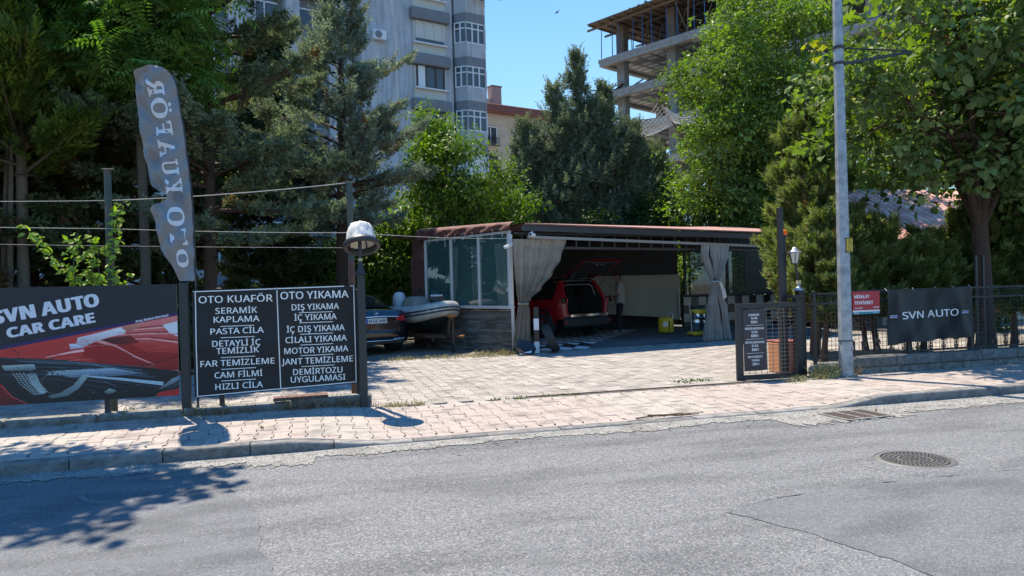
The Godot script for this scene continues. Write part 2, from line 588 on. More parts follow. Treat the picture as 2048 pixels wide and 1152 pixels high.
func ground() -> void:
	var g := Geo.new()
	# one sheet of soil to the horizon, low enough to lie under everything
	g.quad(V(-300, -0.09, -200), V(300, -0.09, -200), V(300, -0.09, 400), V(-300, -0.09, 400))
	struct("ground", g, M.soil)
	g = Geo.new()
	g.quad(V(-60, 0, -6), V(60, 0, -6), V(60, 0, KERB + 0.02), V(-60, 0, KERB + 0.02))
	struct("road", g, M.asphalt)
	# smoother repair patches with ragged edges
	g = Geo.new()
	var edge := PackedVector2Array()
	for p in [[-0.95, 7.25], [-0.86, 7.0], [-0.74, 6.6], [-0.62, 6.2], [-0.48, 5.85], [-0.40, 5.4], [-0.34, 5.0], [-0.25, 4.5], [-0.2, 4.0], [-0.15, 2.5], [-0.1, 1.0]]:
		edge.append(Vector2(p[0] + rf(-0.03, 0.03), p[1]))
	edge.append(Vector2(-14, 1.0)); edge.append(Vector2(-14, 7.1)); edge.append(Vector2(-5, 7.3)); edge.append(Vector2(-2.5, 7.22))
	g.prism(Vector3(0, 0.001, 0), crumbled(edge, 0.07, 0.022), 0.003, Vector3.RIGHT, Vector3.FORWARD, false, false)
	struct("road_patch", g, M.asphalt_patch)
	g = Geo.new()
	edge = PackedVector2Array()
	for p in [[2.72, 4.5], [2.95, 4.62], [3.3, 4.68], [3.9, 4.75], [4.6, 4.72], [5.5, 4.7], [6.5, 4.72], [9.0, 4.7], [14.0, 4.66], [14.0, 1.2], [2.9, 1.2], [3.05, 2.4], [3.15, 3.0], [3.1, 3.5], [2.95, 4.0], [2.8, 4.3]]:
		edge.append(Vector2(p[0] + rf(-0.02, 0.02), p[1] + rf(-0.02, 0.02)))
	g.prism(Vector3(0, 0.001, 0), crumbled(edge, 0.07, 0.022), 0.003, Vector3.RIGHT, Vector3.FORWARD, false, false)
	struct("road_patch", g, M.asphalt_patch)
	# pale grit washed along the kerb
	g = Geo.new()
	edge = PackedVector2Array()
	var s := -9.0
	var ragged := noise(2.5, 17)
	while s < 16.0:
		var w := 0.42 + 0.16 * sin(s * 0.9 + 1.0) + rf(-0.03, 0.03)
		if s > 0.0 and s < 4.6: w = 0.30 + 0.06 * sin(s * 2.3) + rf(-0.025, 0.025)
		if s > 5.0 and s < 6.6: w = 0.74 + rf(-0.03, 0.03)
		if s < -0.6: w = 0.34 + 0.05 * sin(s * 3.0) + rf(-0.02, 0.02)
		edge.append(Vector2(s, KERB - w * rf(0.86, 1.1) - 0.07 * ragged.get_noise_1d(s)))
		s += 0.03
	edge.append(Vector2(16, KERB + 0.01)); edge.append(Vector2(-9, KERB + 0.01))
	g.prism(Vector3(0, 0.0045, 0), edge, 0.002, Vector3.RIGHT, Vector3.FORWARD, false, false)
	var gr := struct("gutter_grit", g, M.grit)
	gr.set_meta("kind", "structure")
	# dark seams where the patches were cut in
	for seam in [[[2.72, 4.5], [2.95, 4.62], [3.3, 4.69], [3.9, 4.76], [4.6, 4.73], [5.5, 4.71], [7.5, 4.72], [10.0, 4.7]], [[-0.95, 7.25], [-0.86, 7.0], [-0.74, 6.6], [-0.62, 6.2], [-0.48, 5.85], [-0.40, 5.4], [-0.34, 5.0], [-0.25, 4.5]]]:
		g = Geo.new()
		var path := PackedVector3Array()
		for q in seam.size() - 1:
			for k in 6:
				var t := k / 6.0
				path.append(V(lerpf(seam[q][0], seam[q + 1][0], t) + rf(-0.012, 0.012), 0.0045, lerpf(seam[q][1], seam[q + 1][1], t) + rf(-0.012, 0.012)))
		var rad := PackedFloat32Array()
		for q in path.size(): rad.append(maxf(0.0, rf(-0.004, 0.004)))
		g.tube(path, rad, 4, false)
		struct("road_seam", g, M.tar)
	# loose stones on the grit
	g = Geo.new()
	for i in 900:
		var at := V(rf(-5, 11), 0.009, KERB - absf(rng.randfn(0.0, 0.22)) - 0.01)
		var r := rf(0.003, 0.010)
		g.box(at, Vector3(r * rf(0.8, 2.0), r, r * rf(0.8, 2.0)), Basis(Vector3.UP, rf(0, TAU)), r * 0.4)
	for i in 700:
		var at := V(rf(-5, 11), 0.0075, KERB - 0.30 - absf(rng.randfn(0.0, 0.16)))
		var q := PackedVector2Array()
		var r := rf(0.004, 0.017)
		for k in 7: q.append(Vector2(cos(TAU * k / 7) * r * rf(0.6, 2.2), sin(TAU * k / 7) * r * rf(0.3, 0.8)))
		g.prism(at, q, 0.001, Vector3.RIGHT, Vector3.FORWARD, false)
	stuff("gravel", "loose pale gravel scattered along the kerb", "gravel", g, M.grit)
	# kerb stones
	var kerb := Node3D.new()
	kerb.name = "kerb"
	add_child(kerb)
	kerb.set_meta("kind", "structure")
	s = -6.2
	var i := 0
	while s < 15.0:
		var l := 0.80 + rf(-0.03, 0.03)
		var k := Geo.new()
		var rows := []
		var dy := rf(-0.006, 0.006)
		var steps := 6
		for j in steps + 1:
			var x := s + 0.006 + (l - 0.012) * j / steps
			var h := kerb_h(x) + dy
			var wob := 0.0 if j == 0 or j == steps else rf(-0.004, 0.004)
			rows.append(PackedVector3Array([V(x, -0.08, KERB + 0.15), V(x, h - 0.004, KERB + 0.15), V(x, h + wob * 0.4, KERB + 0.14), V(x, h + wob * 0.4, KERB + 0.024), V(x, h - 0.008, KERB + 0.008 + wob), V(x, h - 0.022, KERB + wob), V(x, -0.08, KERB - 0.008 + wob)]))
		for j in steps:
			for q in 6:
				k.quad(rows[j][q], rows[j][q + 1], rows[j + 1][q + 1], rows[j + 1][q])
		for e in [0, steps]:
			for q in range(1, 6):
				if e == 0: k.tri(rows[e][0], rows[e][q + 1], rows[e][q])
				else: k.tri(rows[e][0], rows[e][q], rows[e][q + 1])
		part(kerb, "kerb_stone", k, M["kerb_%d" % (rng.randi() % 4)])
		s += l
		i += 1
	# pavement: bedding sheet and I-shaped blocks, the 300 nearest ones as parts
	var walk := Node3D.new()
	walk.name = "pavement"
	add_child(walk)
	walk.set_meta("kind", "structure")
	var bed := Geo.new()
	var rows := []
	for j in 5:
		var row := PackedVector3Array()
		for q in 81:
			var x := -8.0 + q * 0.3
			var nn := KERB + 0.1 + (BACK - KERB - 0.1) * j / 4.0
			row.append(V(x, walk_y(x, nn) - 0.016, nn))
		rows.append(row)
	bed.sheet(rows)
	part(walk, "bedding", bed, M.bedding)
	var w := 0.168
	var l := (BACK - KERB - 0.155) / 5.0
	var blocks := []
	var halves := []
	for c in range(-42, 92):
		var x := c * w
		for r in 5:
			var nn := KERB + 0.155 + l * 0.5 + r * l
			if c % 2:
				if r == 4: continue
				nn += l * 0.5
			blocks.append(Vector2(x, nn))
		if c % 2:
			halves.append(Vector2(x, KERB + 0.155 + l * 0.25))
			halves.append(Vector2(x, BACK - l * 0.25))
	var order := blocks.duplicate()
	order.sort_custom(func(p, q): return score(p) < score(q))
	var shapes := []
	for q in 2: shapes.append(paver_geo(w, l).mesh())
	var rest := []
	for q in 5:
		var ge := Geo.new()
		rest.append(ge)
	for q in order.size():
		var p: Vector2 = order[q]
		# pink blocks with pale bands, as laid
		var pale := fposmod(p.x * 0.55 + 0.25 * sin(p.x), 1.9) < 0.45 or p.x < -1.6 and rng.randf() < 0.35
		var tone: int = (2 + rng.randi() % 2) if pale else [0, 0, 1, 4, 1][rng.randi() % 5]
		var y := walk_y(p.x, p.y) + rf(-0.003, 0.003)
		if q < 300:
			var o := part(walk, "paver", shapes[q % 2], M["paver_%d" % tone])
			o.position = V(p.x, y, p.y)
			var tn := (walk_y(p.x, p.y + 0.1) - walk_y(p.x, p.y - 0.1)) / 0.2
			var ts := (walk_y(p.x + 0.05, p.y) - walk_y(p.x - 0.05, p.y)) / 0.1
			o.rotation = Vector3(atan(tn) + rf(-0.012, 0.012), rf(-0.01, 0.01), atan(ts) + rf(-0.012, 0.012))
		else:
			paver_into(rest[tone], w, l, 0.04, walk_y, V(p.x, rf(-0.003, 0.003), p.y))
	# half blocks that close the rows
	for p in halves:
		paver_into(rest[[0, 1, 1, 4, 2][rng.randi() % 5]], w, l * 0.5, 0.04, walk_y, V(p.x, rf(-0.002, 0.002), p.y))
	for q in 5:
		if rest[q].v.size():
			part(walk, "distant_paving", rest[q], M["paver_%d" % q], "stuff")
	yard()
	road_irons()


func score(p: Vector2) -> float:
	# distance from the camera, blocks outside the frame last
	var d := p.length()
	var a := atan2(p.x, p.y) - deg_to_rad(15.2)
	return d + (100.0 if absf(a) > deg_to_rad(36) else 0.0)


func yard() -> void:
	var g := Geo.new()
	g.quad(V(-9, YARD - 0.02, BACK - 0.04), V(24, YARD - 0.02, BACK - 0.04), V(24, YARD - 0.02, 40), V(-9, YARD - 0.02, 40))
	struct("yard_ground", g, M.soil)
	g = Geo.new()
	g.colored = true
	var w := 0.18
	var l := 0.32
	var nz := noise(0.35, 77)
	var dust := noise(0.9, 78)
	for c in range(-28, 80):
		for r in range(0, 22):
			var x := c * w
			var nn := BACK + 0.18 + r * l + (l / 2 if c % 2 else 0.0)
			if nn > 15.75 + 0.25 * sin(x) and x < 4.3: continue
			if nn > 15.95 and x < 5.0: continue
			if nn > 16.6: continue
			var t := nz.get_noise_2d(x, nn) * 0.5 + 0.5
			var k := rf(0.88, 1.1)
			var base := Color(0.305, 0.282, 0.255).lerp(Color(0.325, 0.29, 0.268), t)
			if rng.randf() < 0.06: base = Color(0.37, 0.345, 0.31)
			if dust.get_noise_2d(x * 2.0, nn) > 0.35: base = base.lerp(Color(0.25, 0.235, 0.215), 0.6)
			g.tint = Color(base.r * k, base.g * k, base.b * k)
			var before := g.v.size()
			paver_into(g, w, l, 0.02, null, Vector3.ZERO)
			var b := Basis.from_euler(Vector3(rf(-0.012, 0.012), rf(-0.015, 0.015), rf(-0.012, 0.012)))
			var at := V(x, YARD + rf(-0.004, 0.004), nn)
			for q in range(before, g.v.size()):
				g.v[q] = b * g.v[q] + at
				g.n[q] = b * g.n[q]
	stuff("yard_paving", "grey beige interlocking block paving of the car wash yard", "paving", g, M.yard_paver)


func road_irons() -> void:
	# cast manhole cover with rings of studs
	var o := thing("manhole_cover", "round cast iron manhole cover with rings of studs in the road", "manhole", V(4.99, 0.0, 5.25))
	o.scale = Vector3(0.92, 1.0, 0.92)
	var g := Geo.new()
	g.lathe(Vector3.ZERO, [Vector2(0.0, 0.004), Vector2(0.285, 0.004), Vector2(0.29, 0.002)], 40)
	part(o, "plate", g, M.cast_iron)
	g = Geo.new()
	g.lathe(Vector3.ZERO, [Vector2(0.296, 0.002), Vector2(0.298, 0.010), Vector2(0.335, 0.010), Vector2(0.345, 0.003)], 48)
	part(o, "frame", g, M.cast_iron_worn)
	g = Geo.new()
	for ring in [[0.265, 46], [0.225, 38], [0.185, 32], [0.10, 16], [0.055, 8]]:
		for k in ring[1]:
			var t: float = TAU * k / ring[1]
			var d := Vector3(cos(t), 0, sin(t))
			g.box(d * ring[0] + Vector3.UP * 0.007, Vector3(0.026, 0.007, 0.016), Basis(d, Vector3.UP, d.cross(Vector3.UP)), 0.002)
	g.lathe(Vector3.ZERO, [Vector2(0.135, 0.004), Vector2(0.137, 0.010), Vector2(0.152, 0.010), Vector2(0.154, 0.004)], 36)
	part(o, "stud_ring", g, M.cast_iron_worn, "stuff")
	g = Geo.new()
	g.lathe(Vector3.ZERO, [Vector2(0.348, 0.002), Vector2(0.352, 0.0075), Vector2(0.56, 0.0065), Vector2(0.60, 0.001)], 48)
	part(o, "mortar_collar", g, M.asphalt)
	# an older cover, paved over: only its collar shows
	o = thing("sunken_manhole", "round asphalt filled manhole collar in the shaded road below the billboard", "manhole", V(-1.42, 0.0, 6.72))
	g = Geo.new()
	g.lathe(Vector3.ZERO, [Vector2(0.0, 0.0062), Vector2(0.37, 0.0060), Vector2(0.385, 0.0042)], 40)
	part(o, "plate", g, M.asphalt_patch)
	g = Geo.new()
	g.lathe(Vector3.ZERO, [Vector2(0.387, 0.004), Vector2(0.39, 0.009), Vector2(0.415, 0.0085), Vector2(0.43, 0.003)], 48)
	part(o, "collar", g, M.asphalt)
	# drain grate at the kerb
	o = thing("drain_grate", "rusty rectangular storm drain grate set in pale grit beside the kerb", "drain", V(5.98, 0.0, 7.15), 0.06)
	g = Geo.new()
	g.box(Vector3(0, 0.008, 0), Vector3(0.60, 0.004, 0.44))
	part(o, "pit", g, M.drain_dark)
	mat("rust_iron", lin(0.085, 0.06, 0.05), 0.75, 0.2)
	for k in 3:
		for q in 9:
			g = Geo.new()
			g.box(Vector3(-0.2 + k * 0.2, 0.014, -0.19 + q * 0.0475), Vector3(0.165, 0.012, 0.03), Basis.IDENTITY, 0.003)
			part(o, "bar", g, M.rust_iron)
	for x in [-0.1, 0.1]:
		g = Geo.new()
		g.box(Vector3(x, 0.015, 0), Vector3(0.02, 0.014, 0.46), Basis.IDENTITY, 0.003)
		part(o, "rib", g, M.grit)
	for e in [[Vector3(0, 0.013, 0.235), Vector3(0.64, 0.014, 0.03)], [Vector3(0, 0.013, -0.235), Vector3(0.64, 0.014, 0.03)], [Vector3(0.31, 0.013, 0), Vector3(0.03, 0.014, 0.438)], [Vector3(-0.31, 0.013, 0), Vector3(0.03, 0.014, 0.438)]]:
		g = Geo.new()
		g.box(e[0], e[1], Basis.IDENTITY, 0.003)
		part(o, "frame", g, M.grit)


# ---------------------------------------------------------------- lettering and print
func text_mesh(t: String, bold: bool, serif: bool, heavy := 0.35) -> TextMesh:
	var f := SystemFont.new()
	f.font_names = PackedStringArray(["Droid Serif" if serif else "Droid Sans"])
	f.font_weight = 700 if bold else 400
	var fv := FontVariation.new()
	fv.base_font = f
	fv.variation_embolden = heavy
	var m := TextMesh.new()
	m.font = fv
	m.font_size = 32
	m.pixel_size = 0.01
	m.depth = 0.001
	m.curve_step = 1.0
	m.text = t
	return m


# writes t between x0 and x1 on the baseline y, capitals cap high, in the plane of tr
func write(g: Geo, t: String, x0: float, x1: float, y: float, cap: float, tr: Transform3D, bold := false, serif := false, bend = null, heavy := 0.35) -> void:
	var m := text_mesh(t, bold, serif, heavy)
	var box := m.get_aabb()
	var h := text_mesh("H", bold, serif, heavy).get_aabb()
	var sx := (x1 - x0) / box.size.x
	var sy := cap / h.size.y
	var local := Transform3D(Basis.from_scale(Vector3(sx, sy, 1.0)), Vector3(x0 - box.position.x * sx, y - h.position.y * sy, 0))
	g.add(m, tr * local, bend)


func fill(im: Image, p: PackedVector2Array, c0: Color, c1 = null, down := true) -> void:
	var lo := Vector2(1e9, 1e9)
	var hi := Vector2(-1e9, -1e9)
	for q in p:
		lo = lo.min(q)
		hi = hi.max(q)
	for y in range(maxi(0, int(lo.y)), mini(im.get_height(), int(hi.y) + 1)):
		var xs := []
		for i in p.size():
			var a := p[i]
			var b := p[(i + 1) % p.size()]
			if (a.y <= y + 0.5) != (b.y <= y + 0.5):
				xs.append(a.x + (y + 0.5 - a.y) / (b.y - a.y) * (b.x - a.x))
		xs.sort()
		for i in range(0, xs.size() - 1, 2):
			var x0 := maxi(0, int(round(xs[i])))
			var x1 := mini(im.get_width(), int(round(xs[i + 1])))
			if x1 <= x0: continue
			if c1 == null:
				im.fill_rect(Rect2i(x0, y, x1 - x0, 1), c0)
			elif down:
				im.fill_rect(Rect2i(x0, y, x1 - x0, 1), c0.lerp(c1, clampf((y - lo.y) / maxf(1, hi.y - lo.y), 0, 1)))
			else:
				for x in range(x0, x1):
					im.set_pixel(x, y, c0.lerp(c1, clampf((x - lo.x) / maxf(1, hi.x - lo.x), 0, 1)))


func stroke(im: Image, p: PackedVector2Array, w0: float, w1: float, c: Color) -> void:
	for i in p.size() - 1:
		var d := (p[i + 1] - p[i]).normalized().orthogonal() * 0.5
		var a := lerpf(w0, w1, float(i) / (p.size() - 1))
		var b := lerpf(w0, w1, float(i + 1) / (p.size() - 1))
		fill(im, PackedVector2Array([p[i] + d * a, p[i + 1] + d * b, p[i + 1] - d * b, p[i] - d * a]), c)


func billboard_print() -> ImageTexture:
	var im := Image.create(1024, 570, false, Image.FORMAT_RGB8)
	im.fill(Color(0.105, 0.108, 0.135))
	var P := func(a: Array) -> PackedVector2Array:
		var o := PackedVector2Array()
		for i in range(0, a.size(), 2): o.append(Vector2((a[i] + 4.0) / 2.425 * 1024, (1.72 - a[i + 1]) / 1.35 * 570))
		return o
	# purple edge, then the red bonnet
	fill(im, P.call([-4.0, 0.955, -1.57, 1.38, -1.57, 0.37, -4.0, 0.37]), Color(0.16, 0.09, 0.32))
	fill(im, P.call([-4.0, 0.915, -1.57, 1.341, -1.57, 0.37, -4.0, 0.37]), Color(0.76, 0.24, 0.22), Color(0.60, 0.09, 0.08))
	fill(im, P.call([-2.3, 1.21, -1.57, 1.335, -1.57, 0.93, -2.0, 1.02, -2.25, 1.12]), Color(0.85, 0.50, 0.49), Color(0.70, 0.18, 0.16))
	for k in 3:
		stroke(im, P.call([-2.2, 1.19 - k * 0.05, -1.9, 1.21 - k * 0.06, -1.57, 1.24 - k * 0.1]), 2.0, 4.0, Color(0.40, 0.06, 0.06))
		stroke(im, P.call([-2.2, 1.175 - k * 0.05, -1.9, 1.19 - k * 0.06, -1.57, 1.21 - k * 0.1]), 3.0, 9.0, Color(0.90, 0.62, 0.60))
	fill(im, P.call([-1.74, 1.23, -1.57, 1.27, -1.57, 1.08, -1.66, 1.12]), Color(0.82, 0.83, 0.85))
	fill(im, P.call([-2.55, 1.03, -2.15, 1.06, -1.95, 0.92, -1.57, 0.88, -1.57, 0.66, -2.1, 0.73, -2.4, 0.78, -2.62, 0.9]), Color(0.63, 0.10, 0.08), Color(0.50, 0.05, 0.05))
	fill(im, P.call([-2.42, 1.08, -2.1, 1.12, -2.0, 1.03, -2.2, 1.0]), Color(0.20, 0.07, 0.09), Color(0.5, 0.09, 0.09), false)
	stroke(im, P.call([-2.45, 1.07, -2.25, 0.99, -2.05, 0.86, -1.85, 0.76]), 16.0, 5.0, Color(0.86, 0.55, 0.54))
	stroke(im, P.call([-2.50, 1.04, -2.3, 1.0, -2.15, 0.92, -2.0, 0.80]), 3.0, 3.0, Color(0.30, 0.05, 0.05))
	stroke(im, P.call([-3.0, 0.90, -2.75, 0.945, -2.6, 0.965]), 3.0, 14.0, Color(0.93, 0.72, 0.70))
	stroke(im, P.call([-3.35, 1.02, -3.28, 0.97, -3.27, 0.91]), 4.0, 4.0, Color(0.33, 0.05, 0.05))
	stroke(im, P.call([-2.0, 0.74, -1.8, 0.79, -1.57, 0.85]), 4.0, 4.0, Color(0.22, 0.03, 0.03))
	stroke(im, P.call([-2.02, 0.70, -1.57, 0.665]), 4.0, 7.0, Color(0.93, 0.70, 0.68))
	# white glove holding a pad, and the forearm
	fill(im, P.call([-2.75, 1.045, -2.62, 1.045, -2.60, 0.995, -2.74, 0.98]), Color(0.80, 0.83, 0.88), Color(0.62, 0.65, 0.72))
	fill(im, P.call([-2.68, 1.04, -2.66, 1.115, -2.5, 1.15, -2.18, 1.225, -2.13, 1.19, -2.16, 1.14, -2.35, 1.10, -2.5, 1.05, -2.60, 1.0]), Color(0.90, 0.90, 0.92), Color(0.66, 0.60, 0.62))
	stroke(im, P.call([-2.62, 1.10, -2.56, 1.07, -2.54, 1.02]), 3.0, 3.0, Color(0.55, 0.50, 0.52))
	fill(im, P.call([-2.2, 1.215, -2.02, 1.255, -1.95, 1.262, -2.02, 1.2, -2.12, 1.16]), Color(0.80, 0.55, 0.45), Color(0.62, 0.34, 0.27))
	# the headlamp under the wing's edge
	fill(im, P.call([-4.0, 0.97, -3.46, 0.925, -2.8, 0.86, -2.0, 0.73, -1.57, 0.665, -1.57, 0.46, -1.85, 0.37, -4.0, 0.37]), Color(0.07, 0.10, 0.13), Color(0.04, 0.05, 0.07))
	for k in 16:
		var y := 0.90 - k * 0.014
		var c := Color(0.16, 0.22, 0.27).lerp(Color(0.42, 0.52, 0.58), rng.randf() * rng.randf())
		stroke(im, P.call([-3.5 + rf(0, 0.6), y + 0.01, -2.7 + rf(-0.2, 0.2), y - 0.05, -2.1 + rf(-0.3, 0.3), y - 0.14 - 0.003 * k]), rf(1, 3), rf(2, 7), c)
	fill(im, P.call([-2.95, 0.74, -2.3, 0.74, -1.95, 0.66, -2.3, 0.64, -2.75, 0.65]), Color(0.58, 0.68, 0.75), Color(0.28, 0.36, 0.44))
	stroke(im, P.call([-2.6, 0.66, -2.2, 0.60, -1.75, 0.52]), 6.0, 20.0, Color(0.62, 0.72, 0.77))
	stroke(im, P.call([-2.6, 0.63, -2.2, 0.56, -1.75, 0.47]), 2.0, 5.0, Color(0.20, 0.26, 0.30))
	fill(im, P.call([-1.80, 0.47, -1.57, 0.62, -1.57, 0.50, -1.72, 0.42]), Color(0.28, 0.36, 0.40), Color(0.08, 0.1, 0.11))
	for k in 5: stroke(im, P.call([-1.80 + k * 0.035, 0.45 + k * 0.015, -1.64 + k * 0.03, 0.58 + k * 0.008]), 2.0, 3.0, Color(0.6, 0.68, 0.7))
	fill(im, P.call([-1.80, 0.42, -1.57, 0.45, -1.57, 0.36, -1.85, 0.36]), Color(0.72, 0.13, 0.14))
	# bezel, honeycomb and lenses
	fill(im, P.call([-3.45, 0.83, -3.12, 0.83, -3.10, 0.77, -3.15, 0.755, -3.42, 0.77]), Color(0.60, 0.68, 0.68), Color(0.30, 0.37, 0.38))
	fill(im, P.call([-3.34, 0.74, -3.22, 0.73, -3.06, 0.52, -3.0, 0.48, -3.12, 0.46, -3.25, 0.57]), Color(0.10, 0.13, 0.15))
	for k in 11:
		var t := k / 10.0
		stroke(im, P.call([-3.33 + t * 0.2, 0.72 - t * 0.24, -3.20 + t * 0.19, 0.72 - t * 0.23]), 2.0, 2.0, Color(0.62, 0.70, 0.70))
	for k in 4: stroke(im, P.call([-3.34 + k * 0.035, 0.74, -3.26 + k * 0.035, 0.60, -3.12 + k * 0.03, 0.47]), 2.5, 2.5, Color(0.66, 0.73, 0.73))
	fill(im, P.call([-3.20, 0.72, -3.10, 0.72, -3.06, 0.60, -2.98, 0.50, -3.06, 0.48, -3.14, 0.58]), Color(0.45, 0.53, 0.54), Color(0.62, 0.69, 0.69))
	fill(im, P.call([-2.62, 0.68, -2.54, 0.68, -2.66, 0.52, -2.78, 0.44, -2.95, 0.42, -2.99, 0.45, -2.86, 0.48, -2.72, 0.56]), Color(0.55, 0.63, 0.64), Color(0.33, 0.40, 0.41))
	for k in 6: fill(im, P.call([-2.98 + k * 0.055, 0.73, -2.94 + k * 0.055, 0.73, -2.945 + k * 0.055, 0.69, -2.985 + k * 0.055, 0.69]), Color(0.48, 0.57, 0.60))
	var ring := []
	for k in 13: ring.append_array([-2.86 + 0.19 * cos(PI * 0.4 + k * 0.26), 0.60 + 0.14 * sin(PI * 0.4 + k * 0.26)])
	stroke(im, P.call(ring), 3.0, 3.0, Color(0.34, 0.42, 0.45))
	fill(im, P.call([-2.40, 0.46, -2.34, 0.50, -2.26, 0.47, -2.32, 0.43, -2.36, 0.43]), Color(0.6, 0.67, 0.67), Color(0.25, 0.3, 0.3))
	fill(im, P.call([-4.0, 0.75, -3.46, 0.62, -3.3, 0.42, -3.15, 0.36, -4.0, 0.36]), Color(0.5, 0.07, 0.08), Color(0.33, 0.04, 0.05))
	stroke(im, P.call([-3.46, 0.61, -3.36, 0.47, -3.2, 0.375]), 3.0, 3.0, Color(0.85, 0.35, 0.33))
	# reflections that run with the panels, and a scatter of fine glints
	for k in 60:
		var x := rf(-3.9, -1.7)
		var y := rf(0.72, 1.2)
		if y > 0.905 + (x + 4.0) * 0.172 or y < 0.97 - (x + 4.0) * 0.115: continue
		stroke(im, P.call([x, y, x + 0.12, y + 0.012, x + rf(0.2, 0.4), y + 0.01]), rf(1, 3), 1.0, Color(0.66, 0.16, 0.14).lerp(Color(0.93, 0.62, 0.60), rng.randf() * rng.randf()))
	for k in 150:
		var x := rf(-3.4, -1.7)
		var y := rf(0.40, 0.86)
		if y > 0.93 - (x + 3.46) * 0.135: continue
		stroke(im, P.call([x, y, x + rf(-0.05, 0.08), y + rf(-0.02, 0.02)]), rf(1, 3), 1.0, Color(0.10, 0.14, 0.17).lerp(Color(0.72, 0.80, 0.84), pow(rng.randf(), 3.0)))
	for k in 4:
		stroke(im, P.call([-2.60 + k * 0.06, 1.10 + k * 0.015, -2.56 + k * 0.05, 1.05 + k * 0.012]), 2.0, 1.0, Color(0.70, 0.68, 0.72))
	im.resize(420, 234, Image.INTERPOLATE_LANCZOS)
	im.resize(1024, 570, Image.INTERPOLATE_CUBIC)
	return ImageTexture.create_from_image(im)


func banner_bend(p: Vector3) -> Vector3:
	var k := 0.007 * sin(p.x * 5.0 + p.y * 3.0) + 0.004 * sin(p.x * 13.0 - p.y * 6.0) + 0.006 * sin(p.y * 9.0 + p.x)
	for x in [-0.92, -0.41, 0.08]: k += 0.006 * maxf(0.0, 1.0 - absf(p.x - x) * 14.0)
	for y in [0.66, 0.99, 1.31]: k += 0.005 * maxf(0.0, 1.0 - absf(p.y - y - 0.03 * p.x) * 16.0)
	k += 0.012 * maxf(0.0, 1.0 - absf(p.x - 0.42 + (1.62 - p.y) * 0.55) * 12.0) * smoothstep(1.0, 1.6, p.y)
	return p + Vector3(0, 0, k)


func vinyl_bend(p: Vector3) -> Vector3:
	var x := p.x - 8.86
	var y := p.y - 0.5
	var k := 0.018 * sin(x * 4.2 + y * 2.0) + 0.012 * sin(x * 9.0 - y * 7.0) + 0.008 * sin(x * 17.0 + y * 5.0) * (1.0 - y)
	k += 0.014 * exp(-pow((x - 1.35 - (0.8 - y) * 0.28) * 9.0, 2.0)) + 0.012 * exp(-pow((x - 0.2 - (0.7 - y) * 0.12) * 12.0, 2.0))
	return p + Vector3(0, 0, k)


func sheet_rows(x0: float, x1: float, yb: Callable, yt: Callable, z: float, nx: int, ny: int, bend: Callable) -> Array:
	var rows := []
	for j in ny + 1:
		var row := PackedVector3Array()
		for i in nx + 1:
			var x := lerpf(x0, x1, float(i) / nx)
			row.append(bend.call(Vector3(x, lerpf(yb.call(x), yt.call(x), float(j) / ny), z)))
		rows.append(row)
	return rows


func black_post(o: Node, called: String, x: float, n: float, y0: float, y1: float, w: float) -> void:
	var g := Geo.new()
	g.box(V(x, (y0 + y1) / 2, n), Vector3(w, y1 - y0, w), Basis.IDENTITY, 0.006)
	part(o, called, g, M.black_paint)


